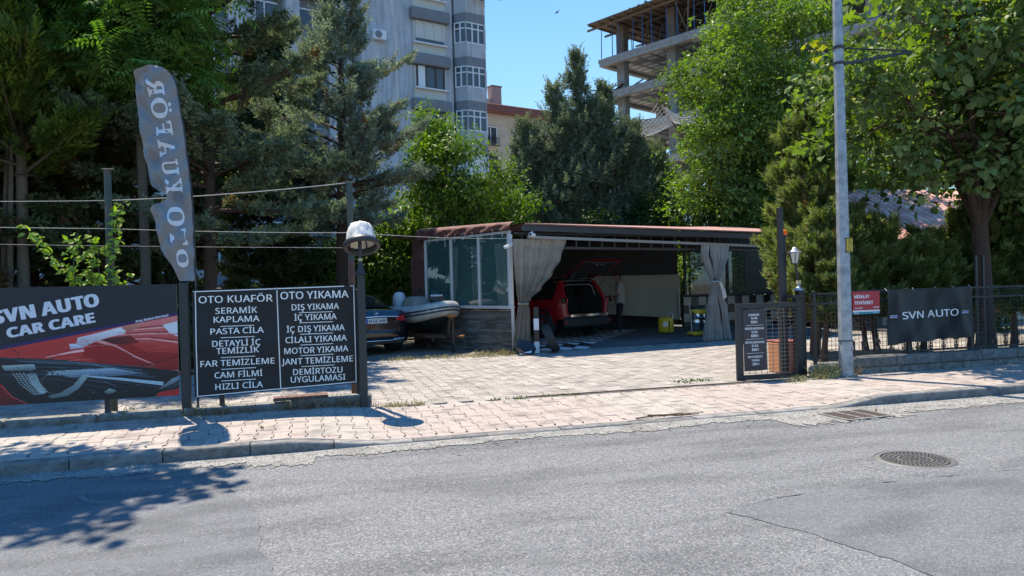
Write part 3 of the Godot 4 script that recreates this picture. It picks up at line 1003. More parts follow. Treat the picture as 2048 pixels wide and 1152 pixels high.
func left_fence() -> void:
	# concrete plinth
	var o := thing("plinth", "low weathered concrete plinth under the billboard and the black banner", "plinth")
	var s := -6.4
	while s < 0.55:
		var l := minf(rf(0.9, 1.3), 0.72 - s)
		var top := 0.205 if s < -0.6 else 0.245
		var g := Geo.new()
		g.box(V(s + l / 2, (top + rf(-0.008, 0.006)) / 2, 9.75), Vector3(l - 0.008, top, 0.21), Basis(Vector3.UP, rf(-0.006, 0.006)), 0.018)
		part(o, "block", g, M.wall_concrete)
		s += l
	# fence frame
	o = thing("fence_frame", "black steel fence frame carrying the billboard and the price banner", "fence")
	for x in [-3.6, -2.38, -1.1]: black_post(o, "post", x, 9.80, 0.2, 1.66, 0.06)
	black_post(o, "post", -1.50, 9.77, 0.2, 1.735, 0.105)
	black_post(o, "post", 0.56, 9.80, 0.2, 1.6, 0.06)
	for y in [0.62, 1.46]:
		var g := Geo.new()
		g.bar(V(-6, y, 9.83), V(0.6, y, 9.83), 0.03, 0.045)
		part(o, "rail", g, M.black_paint)
	# billboard
	o = thing("billboard", "printed billboard SVN AUTO CAR CARE with red car picture", "billboard")
	var g2 := Geo.new()
	g2.box(V(-2.7875, 1.045, 9.735), Vector3(2.425, 1.35, 0.02), Basis.IDENTITY, 0.002)
	mat("board_edge", lin(0.5, 0.5, 0.5), 0.6)
	part(o, "board", g2, M.board_edge)
	g2 = Geo.new()
	g2.quad(V(-4.0, 0.37, 9.723), V(-1.575, 0.37, 9.723), V(-1.575, 1.72, 9.723), V(-4.0, 1.72, 9.723))
	var pm := mat("billboard_print", Color.WHITE, 0.5)
	pm.albedo_texture = billboard_print()
	part(o, "print", g2, pm)
	g2 = Geo.new()
	mat("silver_print", lin(0.62, 0.64, 0.70), 0.5)
	var tilt := Transform3D(Basis(Vector3.BACK, 0.163), V(-2.41, 1.487, 9.721))
	for k in 3: write(g2, "SVN AUTO", -1.117 + k * 0.007, -0.017 + k * 0.007, -0.005, 0.155, tilt.translated_local(Vector3(0, 0, k * 0.0015)), true)
	tilt = Transform3D(Basis(Vector3.BACK, 0.163), V(-2.46, 1.29, 9.721))
	for k in 3: write(g2, "CAR CARE", -0.931 + k * 0.006, -0.016 + k * 0.006, 0.0, 0.118, tilt.translated_local(Vector3(0, 0, k * 0.0015)), true)
	part(o, "lettering", g2, M.silver_print)
	g2 = Geo.new()
	tilt = Transform3D(Basis(Vector3.BACK, 0.175), V(-2.035, 1.268, 9.721))
	write(g2, "Araç Bakım Merkezi", 0.0, 0.368, 0.0, 0.027, tilt, true)
	part(o, "small_lettering", g2, M.white_print)
	# service banner
	o = thing("service_banner", "black vinyl banner listing car wash services in two columns", "banner")
	var pv := mat("black_vinyl", lin(0.028, 0.027, 0.028), 0.42)
	pv.metallic_specular = 0.28
	var yb := func(x: float) -> float: return 0.325 + 0.036 * (x + 1.4)
	var yt := func(x: float) -> float: return 1.635 + 0.012 * (x + 1.4)
	g2 = Geo.new()
	g2.cloth(sheet_rows(-1.40, 0.55, yb, yt, -9.70, 90, 60, banner_bend), 0.002)
	part(o, "sheet", g2, pv)
	g2 = Geo.new()
	var tr := Transform3D(Basis.IDENTITY, Vector3(0, 0, -9.697))
	for t in [["OTO KUAFÖR", -1.327, -0.465, 1.476, 0.086], ["SERAMİK", -1.139, -0.652, 1.340, 0.074], ["KAPLAMA", -1.162, -0.628, 1.232, 0.074], ["PASTA CİLA", -1.202, -0.581, 1.090, 0.073], ["DETAYLİ İÇ", -1.185, -0.621, 0.939, 0.073], ["TEMİZLİK", -1.141, -0.644, 0.847, 0.074], ["FAR TEMİZLEME", -1.326, -0.463, 0.699, 0.073], ["CAM FİLMİ", -1.168, -0.613, 0.552, 0.073], ["HIZLI CİLA", -1.162, -0.609, 0.411, 0.073],
			["OTO YIKAMA", -0.372, 0.462, 1.496, 0.093], ["DIŞ YIKAMA", -0.241, 0.339, 1.354, 0.075], ["İÇ YIKAMA", -0.213, 0.307, 1.223, 0.076], ["İÇ DIŞ YIKAMA", -0.308, 0.402, 1.078, 0.075], ["CİLALI YIKAMA", -0.326, 0.426, 0.945, 0.075], ["MOTOR YIKAMA", -0.344, 0.440, 0.808, 0.075], ["JANT TEMİZLEME", -0.382, 0.496, 0.675, 0.075], ["DEMİRTOZU", -0.245, 0.360, 0.539, 0.075], ["UYGULAMASI", -0.275, 0.393, 0.444, 0.075]]:
		write(g2, t[0], t[1], t[2], t[3], t[4], tr, false, false, banner_bend)
	mat("banner_print", lin(0.82, 0.81, 0.78), 0.6)
	part(o, "lettering", g2, M.banner_print)
	g2 = Geo.new()
	for r in [[-1.088, -0.694, 1.185], [-1.087, -0.691, 1.046], [-1.087, -0.691, 0.802], [-1.087, -0.686, 0.658], [-1.090, -0.689, 0.516], [-0.157, 0.259, 1.321], [-0.149, 0.258, 1.193], [-0.147, 0.255, 1.049], [-0.150, 0.255, 0.914], [-0.149, 0.256, 0.780], [-0.144, 0.264, 0.642]]:
		g2 = Geo.new()
		rule(g2, r[0], r[2], r[1], r[2], 0.008)
		part(o, "ruled_line", g2, M.banner_print)
	for r in [[-1.363, 1.620, 0.528, 1.643], [0.528, 1.643, 0.529, 0.410], [0.529, 0.410, -1.367, 0.345], [-1.367, 0.345, -1.363, 1.620], [-0.413, 1.612, -0.399, 0.385]]:
		g2 = Geo.new()
		rule(g2, r[0], r[1], r[2], r[3], 0.011)
		part(o, "border_line", g2, M.banner_print)
	for x in [-1.38, -0.9, -0.42, 0.06, 0.53]:
		for top in [0, 1]:
			g2 = Geo.new()
			var y: float = yt.call(x) - 0.012 if top else yb.call(x) + 0.012
			g2.lathe(banner_bend(Vector3(x, y, -9.694)), [Vector2(0.004, 0.001), Vector2(0.009, 0.001), Vector2(0.009, -0.001)], 10, Basis(Vector3.RIGHT, PI / 2))
			part(o, "eyelet", g2, M.board_edge)
	o = thing("rusty_plate", "flat rusty sheet metal plate lying on the plinth under the banner", "plate", V(-0.16, 0.262, 9.74))
	g2 = Geo.new()
	g2.box(Vector3.ZERO, Vector3(0.66, 0.012, 0.20), Basis.from_euler(Vector3(0.06, 0.05, 0.012)), 0.002)
	g2.box(Vector3(0.0, -0.012, 0.10), Vector3(0.66, 0.03, 0.008), Basis.from_euler(Vector3(0.06, 0.05, 0.012)))
	mat("plate_rust", lin(0.12, 0.06, 0.045), 0.85)
	part(o, "sheet", g2, M.plate_rust)
	feather_flag()
	cable_poles()
	left_lamp()


func rule(g: Geo, ax: float, ay: float, bx: float, by: float, w: float) -> void:
	for k in 14:
		var a := Vector3(lerpf(ax, bx, k / 14.0), lerpf(ay, by, k / 14.0), -9.6965)
		var b := Vector3(lerpf(ax, bx, (k + 1) / 14.0), lerpf(ay, by, (k + 1) / 14.0), -9.6965)
		var d := (b - a).normalized().cross(Vector3.BACK) * w * 0.5
		g.quad(banner_bend(a + d), banner_bend(b + d), banner_bend(b - d), banner_bend(a - d))


func feather_flag() -> void:
	var o := thing("feather_flag", "torn grey feather flag with mirrored white lettering OTO KUAFÖR", "flag")
	var R := [[-1.548, -1.368, 1.753], [-1.590, -1.367, 1.875], [-1.665, -1.366, 2.010], [-1.735, -1.364, 2.145], [-1.759, -1.366, 2.291], [-1.777, -1.371, 2.437], [-1.803, -1.373, 2.546], [-1.823, -1.375, 2.619], [-1.783, -1.378, 2.680], [-1.715, -1.379, 2.717], [-1.670, -1.380, 2.747], [-1.658, -1.382, 2.784], [-1.663, -1.384, 2.814], [-1.723, -1.385, 2.839], [-1.756, -1.386, 2.863], [-1.827, -1.390, 2.917], [-1.856, -1.403, 3.075], [-1.886, -1.419, 3.226], [-1.910, -1.431, 3.347], [-1.926, -1.441, 3.499], [-1.939, -1.457, 3.650], [-1.950, -1.477, 3.771], [-1.963, -1.493, 3.922], [-1.970, -1.509, 4.066], [-1.977, -1.524, 4.145], [-1.980, -1.542, 4.211], [-1.985, -1.566, 4.252], [-1.979, -1.594, 4.282], [-1.904, -1.626, 4.313], [-1.843, -1.671, 4.338], [-1.792, -1.720, 4.356]]
	var rows := []
	var smooth := []
	for j in R.size() - 1:
		for q in 3:
			var t := q / 3.0
			smooth.append([lerpf(R[j][0], R[j + 1][0], t) + rf(-0.004, 0.004), lerpf(R[j][1], R[j + 1][1], t), lerpf(R[j][2], R[j + 1][2], t)])
	smooth.append(R[-1])
	for r in smooth:
		var row := PackedVector3Array()
		for i in 41:
			var x := lerpf(r[0], r[1], i / 40.0)
			row.append(flag_bend(Vector3(x, r[2], -9.75)))
		rows.append(row)
	var g := Geo.new()
	g.cloth(rows, 0.0015)
	var fm := mat("flag_cloth", lin(0.20, 0.195, 0.20), 0.38)
	fm.rim_enabled = true
	fm.rim = 0.7
	fm.backlight_enabled = true
	fm.backlight = Color(0.32, 0.30, 0.30)
	part(o, "cloth", g, fm)
	# mirrored letters: seen from behind, tops towards the mast
	g = Geo.new()
	var lettering := [["O", -1.50, 2.03, 0.22], ["T", -1.535, 2.285, 0.20], ["O", -1.560, 2.54, 0.235], ["K", -1.575, 2.915, 0.18], ["U", -1.612, 3.135, 0.19], ["A", -1.645, 3.375, 0.20], ["F", -1.672, 3.615, 0.17], ["Ö", -1.714, 3.855, 0.235], ["R", -1.745, 4.095, 0.19]]
	for l in lettering:
		var up := Vector3(-0.11, 1, 0).normalized()
		var b := Basis(up, Vector3(1, 0.11, 0).normalized(), Vector3.BACK)
		var ht := 0.185 if l[0] != "O" or l[2] > 2.2 else 0.13
		write(g, l[0], -l[3] / 2, l[3] / 2, -ht / 2, ht, Transform3D(b, Vector3(l[1], l[2], -9.7455)), true, true, flag_bend)
	mat("flag_print", lin(0.62, 0.63, 0.66), 0.6)
	part(o, "lettering", g, M.flag_print)
	# mast with its bent tip
	g = Geo.new()
	var path := PackedVector3Array([V(-1.372, 0.2, 9.755), V(-1.362, 1.75, 9.755), V(-1.362, 2.15, 9.755)])
	for j in range(5, R.size()): path.append(V(R[j][1] + 0.006, R[j][2], 9.755))
	path.append(V(-1.80, 4.365, 9.755)); path.append(V(-1.9, 4.325, 9.755)); path.append(V(-1.98, 4.27, 9.755))
	var rad := PackedFloat32Array()
	for j in path.size(): rad.append(lerpf(0.014, 0.006, float(j) / path.size()))
	g.tube(path, rad, 8)
	part(o, "mast", g, M.black_paint)


func flag_bend(p: Vector3) -> Vector3:
	var m := -1.37 - maxf(0.0, p.y - 2.6) * 0.085
	var d := clampf((m - p.x) / 0.45, 0, 1.3)   # away from the mast
	var k := 0.075 * sin(p.y * 3.1 + 0.5) * d + 0.034 * sin(p.y * 7.0 + p.x * 9.0) * d + 0.017 * sin(p.y * 17.0 - p.x * 21.0) * (0.35 + d)
	k += 0.020 * exp(-pow((p.x - m + 0.10 + 0.04 * sin(p.y * 6.0)) * 18.0, 2.0)) * sin(p.y * 12.0)
	k += 0.03 * (absf(fposmod(p.y * 2.3 + p.x * 1.7, 1.0) - 0.5) * 2.0 - 0.5) * smoothstep(0.1, 0.5, d) + 0.018 * (absf(fposmod(p.y * 3.7 - p.x * 3.1, 1.0) - 0.5) * 2.0 - 0.5)
	k += 0.05 * exp(-pow((p.y - 2.78) * 9.0, 2.0)) * sin(p.x * 30.0)
	k += 0.06 * smoothstep(0.75, 1.1, d) * sin(p.y * 2.2 + 1.0)
	k += 0.014 * sin((p.y + p.x * 1.3) * 26.0) * smoothstep(0.3, 0.8, d)
	return p + Vector3(0, 0, k)


func wire(o: Node, called: String, a: Vector3, b: Vector3, sag: float, r: float, m: Material) -> void:
	var path := PackedVector3Array()
	for i in 13:
		var t := i / 12.0
		path.append(a.lerp(b, t) + Vector3.DOWN * sag * 4.0 * t * (1.0 - t))
	var g := Geo.new()
	g.tube(path, PackedFloat32Array([r]), 5, false)
	part(o, called, g, m)


func cable_poles() -> void:
	var pm := tri_mat("green_steel", ramp_tex(256, noise(0.02, 40, FastNoiseLite.TYPE_SIMPLEX_SMOOTH, 5), [0.0, G(0.03, 0.045, 0.04), 0.6, G(0.045, 0.07, 0.06), 0.8, G(0.10, 0.055, 0.035), 1.0, G(0.13, 0.065, 0.04)]), 1.6, 0.6)
	var rm := tri_mat("rusty_steel", ramp_tex(256, noise(0.03, 41, FastNoiseLite.TYPE_SIMPLEX_SMOOTH, 5), [0.0, G(0.05, 0.03, 0.025), 0.5, G(0.11, 0.058, 0.04), 1.0, G(0.17, 0.09, 0.06)]), 0.9, 0.85)
	for k in 2:
		var s: float = [-2.43, 0.54][k]
		var h: float = [3.18, 3.05][k]
		var o := thing("cable_pole", ["dark green steel pole behind the billboard with a vine at its foot", "steel pole behind the hooded lamp, green above and rusty below"][k], "pole", V(s, 0, 10.3), 0.0, "steel poles carrying the cables")
		var g := Geo.new()
		g.cyl(Vector3(0, 1.95 if k else 0.02, 0), Vector3(0, h, 0), 0.043, 0.043, 14)
		part(o, "shaft", g, pm)
		if k:
			g = Geo.new()
			g.cyl(Vector3(0, 0.02, 0), Vector3(0, 1.95, 0), 0.046, 0.046, 14)
			part(o, "rusty_base", g, rm)
		g = Geo.new()
		g.box(Vector3(0.01, h + 0.006, 0), Vector3(0.14, 0.012, 0.06), Basis.IDENTITY, 0.003)
		part(o, "cap", g, pm)
	mat("cable_grey", lin(0.42, 0.40, 0.37), 0.7)
	var o2 := thing("overhead_cable", "pale cable strung between the two steel poles above the banner", "cable", Vector3.ZERO, 0.0, "cables strung along the yard")
	wire(o2, "strand", V(-8.0, 2.85, 10.35), V(-2.43, 2.80, 10.35), 0.04, 0.004, M.cable_grey)
	wire(o2, "strand", V(-2.43, 2.80, 10.35), V(0.54, 3.06, 10.35), 0.03, 0.006, M.cable_grey)
	o2 = thing("overhead_cable", "thin cable running from the vine past the flag to the car wash", "cable", Vector3.ZERO, 0.0, "cables strung along the yard")
	wire(o2, "strand", V(-8.0, 2.60, 10.25), V(-2.43, 2.437, 10.25), 0.02, 0.004, M.cable_grey)
	wire(o2, "strand", V(-2.43, 2.437, 10.25), V(0.54, 2.366, 10.25), 0.015, 0.004, M.cable_grey)
	wire(o2, "strand", V(0.54, 2.366, 10.25), V(4.40, 2.66, 16.2), 0.03, 0.004, M.cable_grey)
	o2 = thing("overhead_cable", "lowest and thinnest cable behind the feather flag", "cable", Vector3.ZERO, 0.0, "cables strung along the yard")
	wire(o2, "strand", V(-8.0, 2.42, 10.4), V(0.54, 2.17, 10.4), 0.03, 0.0025, M.cable_grey)


func left_lamp() -> void:
	var o := thing("gate_lamp", "black gate post lamp with white cloth hood over its ring", "lamp", V(0.615, 0.0, 9.6))
	var g := Geo.new()
	g.box(Vector3(0, 0.94, 0), Vector3(0.095, 1.70, 0.095), Basis.IDENTITY, 0.005)
	part(o, "post", g, M.black_paint)
	g = Geo.new()
	g.lathe(Vector3(0, 1.79, 0), [Vector2(0.0, 0.012), Vector2(0.055, 0.012), Vector2(0.088, 0.006), Vector2(0.09, -0.004), Vector2(0.0, -0.004)], 16)
	g.lathe(Vector3(0, 1.80, 0), [Vector2(0.062, 0.0), Vector2(0.045, 0.05), Vector2(0.032, 0.10), Vector2(0.026, 0.16)], 12)
	part(o, "collar", g, M.black_paint)
	g = Geo.new()
	mat("old_tape", lin(0.45, 0.40, 0.22), 0.8)
	g.cyl(Vector3(0, 1.955, 0), Vector3(0, 1.99, 0), 0.0275, 0.0275, 12)
	part(o, "tape", g, M.old_tape)
	g = Geo.new()
	g.cyl(Vector3(0, 1.93, 0), Vector3(0, 2.24, 0), 0.0235, 0.0235, 12)
	part(o, "stem", g, M.black_paint)
	# tilted ring with a rim
	var tl := Basis(Vector3.BACK, 0.03) * Basis(Vector3.RIGHT, -0.42)
	g = Geo.new()
	g.lathe(Vector3(0.02, 2.15, 0), [Vector2(0.175, 0.045), Vector2(0.205, 0.055), Vector2(0.232, 0.025), Vector2(0.236, -0.01), Vector2(0.225, -0.03), Vector2(0.20, -0.035), Vector2(0.18, -0.02), Vector2(0.175, 0.045)], 40, tl)
	part(o, "ring", g, M.black_paint)
	for k in 4:
		g = Geo.new()
		var d := Vector3(cos(k * PI / 2 + 0.5), 0, sin(k * PI / 2 + 0.5))
		g.bar(Vector3(0.02, 2.15, 0) + tl * (d * 0.168 + Vector3.UP * 0.02), Vector3(0.02, 2.15, 0) + tl * (d * 0.115 + Vector3.UP * 0.25), 0.012, 0.016)
		part(o, "strut", g, M.black_paint)
	g = Geo.new()
	g.cyl(Vector3(0, 2.22, 0), Vector3(0, 2.27, 0), 0.05, 0.05, 12)
	g.cyl(Vector3(0, 2.27, 0), Vector3(0, 2.36, 0), 0.03, 0.025, 12)
	part(o, "socket", g, M.board_edge)
	# crumpled cloth hood
	var hood := mat("hood_cloth", lin(0.66, 0.63, 0.58), 0.75)
	hood.backlight_enabled = true
	hood.backlight = Color(0.45, 0.42, 0.38)
	g = Geo.new()
	var nz := noise(3.2, 90, FastNoiseLite.TYPE_SIMPLEX, 3)
	var rows := []
	var prof := [[0.187, 0.03], [0.185, 0.06], [0.178, 0.11], [0.170, 0.16], [0.160, 0.21], [0.150, 0.255], [0.135, 0.285], [0.10, 0.30], [0.05, 0.303], [0.001, 0.30]]
	for j in prof.size():
		var row := PackedVector3Array()
		for i in 40:
			var t := TAU * i / 40
			var d := Vector3(cos(t), 0, -sin(t))
			var r: float = prof[j][0] * (1.0 + 0.13 * nz.get_noise_3d(d.x * 1.4, prof[j][1] * 5.0, d.z * 1.4) * (1.0 if j > 0 else 0.2))
			row.append(Vector3(0.02, 2.15, 0) + tl * (d * r + Vector3.UP * (prof[j][1] + 0.012 * nz.get_noise_3d(d.x * 0.8 + 5, j * 0.3, d.z * 0.8))))
		rows.append(row)
	g.sheet(rows, true)
	part(o, "hood", g, hood)


func wire_panel(o: Node, s0: float, s1: float, y0: float, y1: float, n: float, dx: float, dy: float, r := 0.0025) -> void:
	var g := Geo.new()
	var x := s0
	while x <= s1 + 0.001:
		g.box(V(x, (y0 + y1) / 2, n), Vector3(r * 2, y1 - y0, r * 2))
		x += dx
	var y := y0
	while y <= y1 + 0.001:
		g.box(V((s0 + s1) / 2, y, n + r * 2), Vector3(s1 - s0, r * 2, r * 2))
		y += dy
	part(o, "wire_mesh", g, M.fence_wire, "stuff")


func scroll(g: Geo, at: Vector3, r: float, flip: float, up: float) -> void:
	var path := PackedVector3Array()
	for k in 17:
		var t := k / 16.0
		var a := t * TAU * 1.25
		var q := r * (1.0 - 0.72 * t)
		path.append(at + Vector3(flip * (q * sin(a)), up * (r - q * cos(a)), 0))
	g.tube(path, PackedFloat32Array([0.006]), 5, false)


func right_fence() -> void:
	mat("fence_wire", lin(0.05, 0.05, 0.048), 0.6, 0.3)
	# stepped wall: coping blocks over a rougher footing
	var o := thing("low_wall", "low grey block wall with coping under the mesh fence", "wall")
	var s := 8.08
	while s < 15.5:
		var l := rf(0.55, 0.95) if s > 8.5 else 0.42
		var g := Geo.new()
		g.box(V(s + l / 2, 0.245 + rf(-0.004, 0.004), 9.86), Vector3(l - 0.006, 0.15, 0.30), Basis(Vector3.UP, rf(-0.006, 0.006)), 0.012)
		part(o, "coping_block", g, M["kerb_%d" % (rng.randi() % 2)])
		s += l
	s = 8.05
	while s < 15.5:
		var l := rf(0.5, 1.2)
		var g := Geo.new()
		g.box(V(s + l / 2, 0.06, 9.87), Vector3(l - 0.004, 0.215, 0.25 + rf(0, 0.02)), Basis(Vector3.UP, rf(-0.01, 0.01)), 0.02)
		part(o, "footing_block", g, M.wall_concrete)
		s += l
	# broken stub of wall between gate post and lamp post
	o = thing("wall_stub", "short broken concrete stub beside the gate post", "wall")
	var g2 := Geo.new()
	g2.box(V(7.80, 0.13, 9.92), Vector3(0.52, 0.24, 0.26), Basis(Vector3.UP, 0.03), 0.04)
	part(o, "block", g2, M.wall_concrete)
	g2 = Geo.new()
	g2.box(V(7.52, 0.10, 9.85), Vector3(0.13, 0.22, 0.22), Basis.from_euler(Vector3(0.05, 0.2, 0.08)), 0.04)
	part(o, "broken_end", g2, M.wall_concrete)
	g2 = Geo.new()
	g2.box(V(7.78, 0.085, 9.58), Vector3(0.30, 0.10, 0.16), Basis.from_euler(Vector3(0.1, 0.5, 0.15)), 0.035)
	part(o, "fallen_lump", g2, M.wall_concrete)
	# fence
	o = thing("mesh_fence", "black wire mesh fence with iron scrolls on the low wall", "fence")
	for x in [7.58, 8.12, 9.35, 10.62, 11.9, 13.2]: black_post(o, "post", x, 9.92, 0.2, 1.38, 0.05)
	for x in [10.80, 10.95]: black_post(o, "post", x, 9.96, 0.2, 1.9, 0.045)
	for y in [0.36, 1.20, 1.355]:
		g2 = Geo.new()
		g2.bar(V(8.12, y, 9.92), V(14.0, y, 9.92), 0.022, 0.03)
		part(o, "rail", g2, M.black_paint)
		g2 = Geo.new()
		g2.bar(V(7.5, y - 0.02, 9.92), V(8.1, y - 0.02, 9.92), 0.022, 0.03)
		part(o, "rail", g2, M.black_paint)
	wire_panel(o, 8.16, 14.0, 0.34, 1.36, 9.905, 0.075, 0.065, 0.0024)
	wire_panel(o, 7.5, 8.1, 0.32, 1.33, 9.905, 0.075, 0.065, 0.0024)
	for k in 22:
		g2 = Geo.new()
		var x := 8.25 + k * 0.26
		if x > 13.9: break
		g2.bar(V(x, 0.33, 9.935), V(x, 0.62, 9.935), 0.012, 0.012)
		scroll(g2, V(x, 0.47, 9.935), 0.062, 1.0, 1.0)
		scroll(g2, V(x, 0.47, 9.935), 0.062, -1.0, 1.0)
		scroll(g2, V(x, 0.46, 9.935), 0.05, 1.0, -1.0)
		scroll(g2, V(x, 0.46, 9.935), 0.05, -1.0, -1.0)
		part(o, "iron_scroll", g2, M.black_paint)
	# street name sign
	o = thing("street_sign", "red street name sign MİRALAY TEVFİKBEY with white and teal strips", "sign")
	mat("sign_red", lin(0.40, 0.022, 0.035), 0.4)
	mat("sign_teal", lin(0.02, 0.22, 0.30), 0.4)
	g2 = Geo.new()
	g2.box(V(8.508, 1.20, 9.868), Vector3(0.51, 0.29, 0.012), Basis.IDENTITY, 0.002)
	part(o, "red_panel", g2, M.sign_red)
	g2 = Geo.new()
	g2.box(V(8.506, 1.041, 9.868), Vector3(0.508, 0.027, 0.012), Basis.IDENTITY, 0.001)
	part(o, "white_strip", g2, M.white_print)
	g2 = Geo.new()
	g2.box(V(8.504, 1.010, 9.868), Vector3(0.506, 0.034, 0.012), Basis.IDENTITY, 0.001)
	part(o, "teal_strip", g2, M.sign_teal)
	g2 = Geo.new()
	var tr := Transform3D(Basis.IDENTITY, Vector3(0, 0, -9.861))
	write(g2, "MİRALAY", 8.278, 8.563, 1.245, 0.052, tr, true)
	write(g2, "TEVFİKBEY", 8.280, 8.635, 1.148, 0.052, tr, true)
	write(g2, "SOKAĞI", 8.278, 8.426, 1.076, 0.024, tr)
	write(g2, "18-92", 8.635, 8.742, 1.083, 0.024, tr, true)
	write(g2, "ŞİŞLİ", 8.275, 8.36, 1.0, 0.018, tr, true)
	write(g2, "TR  S", 8.63, 8.74, 1.002, 0.016, tr)
	part(o, "lettering", g2, M.white_print)
	# company banner on the fence
	o = thing("company_banner", "dark creased vinyl banner reading SVN AUTO tied to the fence", "banner")
	var bm := mat("navy_vinyl", lin(0.011, 0.016, 0.020), 0.36)
	bm.metallic_specular = 0.4
	var yb := func(x: float) -> float: return 0.485 + 0.042 * (x - 8.86) + 0.012 * sin(x * 9.0)
	var yt := func(x: float) -> float: return 1.352 + 0.016 * (x - 8.86) + 0.006 * sin(x * 8.0)
	g2 = Geo.new()
	g2.cloth(sheet_rows(8.862, 10.565, yb, yt, -9.835, 64, 34, vinyl_bend), 0.002)
	part(o, "sheet", g2, bm)
	g2 = Geo.new()
	var t2 := Transform3D(Basis(Vector3.BACK, 0.02), Vector3(9.147, 0.885, -9.830))
	write(g2, "SVN", 0.0, 0.445, 0.0, 0.115, t2, false, false, vinyl_bend)
	write(g2, "AUTO", 0.54, 1.11, 0.0, 0.115, t2, false, false, vinyl_bend)
	part(o, "lettering", g2, M.white_print)
	mat("blue_print", lin(0.05, 0.04, 0.35), 0.5)
	for d in [[8.923, 9.083, 0.933], [10.306, 10.466, 0.962]]:
		g2 = Geo.new()
		g2.box(vinyl_bend(Vector3((d[0] + d[1]) / 2, d[2], -9.828)), Vector3(d[1] - d[0], 0.038, 0.003))
		var dash := part(o, "dash", g2, M.white_print)
		g2 = Geo.new()
		g2.box(vinyl_bend(Vector3((d[0] + d[1]) / 2, d[2], -9.8265)), Vector3(d[1] - d[0] - 0.018, 0.022, 0.003))
		part(dash, "blue_core", g2, M.blue_print)
	for x in [8.88, 9.42, 9.86, 10.2, 10.55]:
		g2 = Geo.new()
		g2.bar(vinyl_bend(Vector3(x, yt.call(x) - 0.03, -9.828)), Vector3(x + 0.005, yt.call(x) + 0.03, -9.89), 0.006, 0.006)
		part(o, "cable_tie", g2, M.board_edge)
	gate()
	lamp_post()


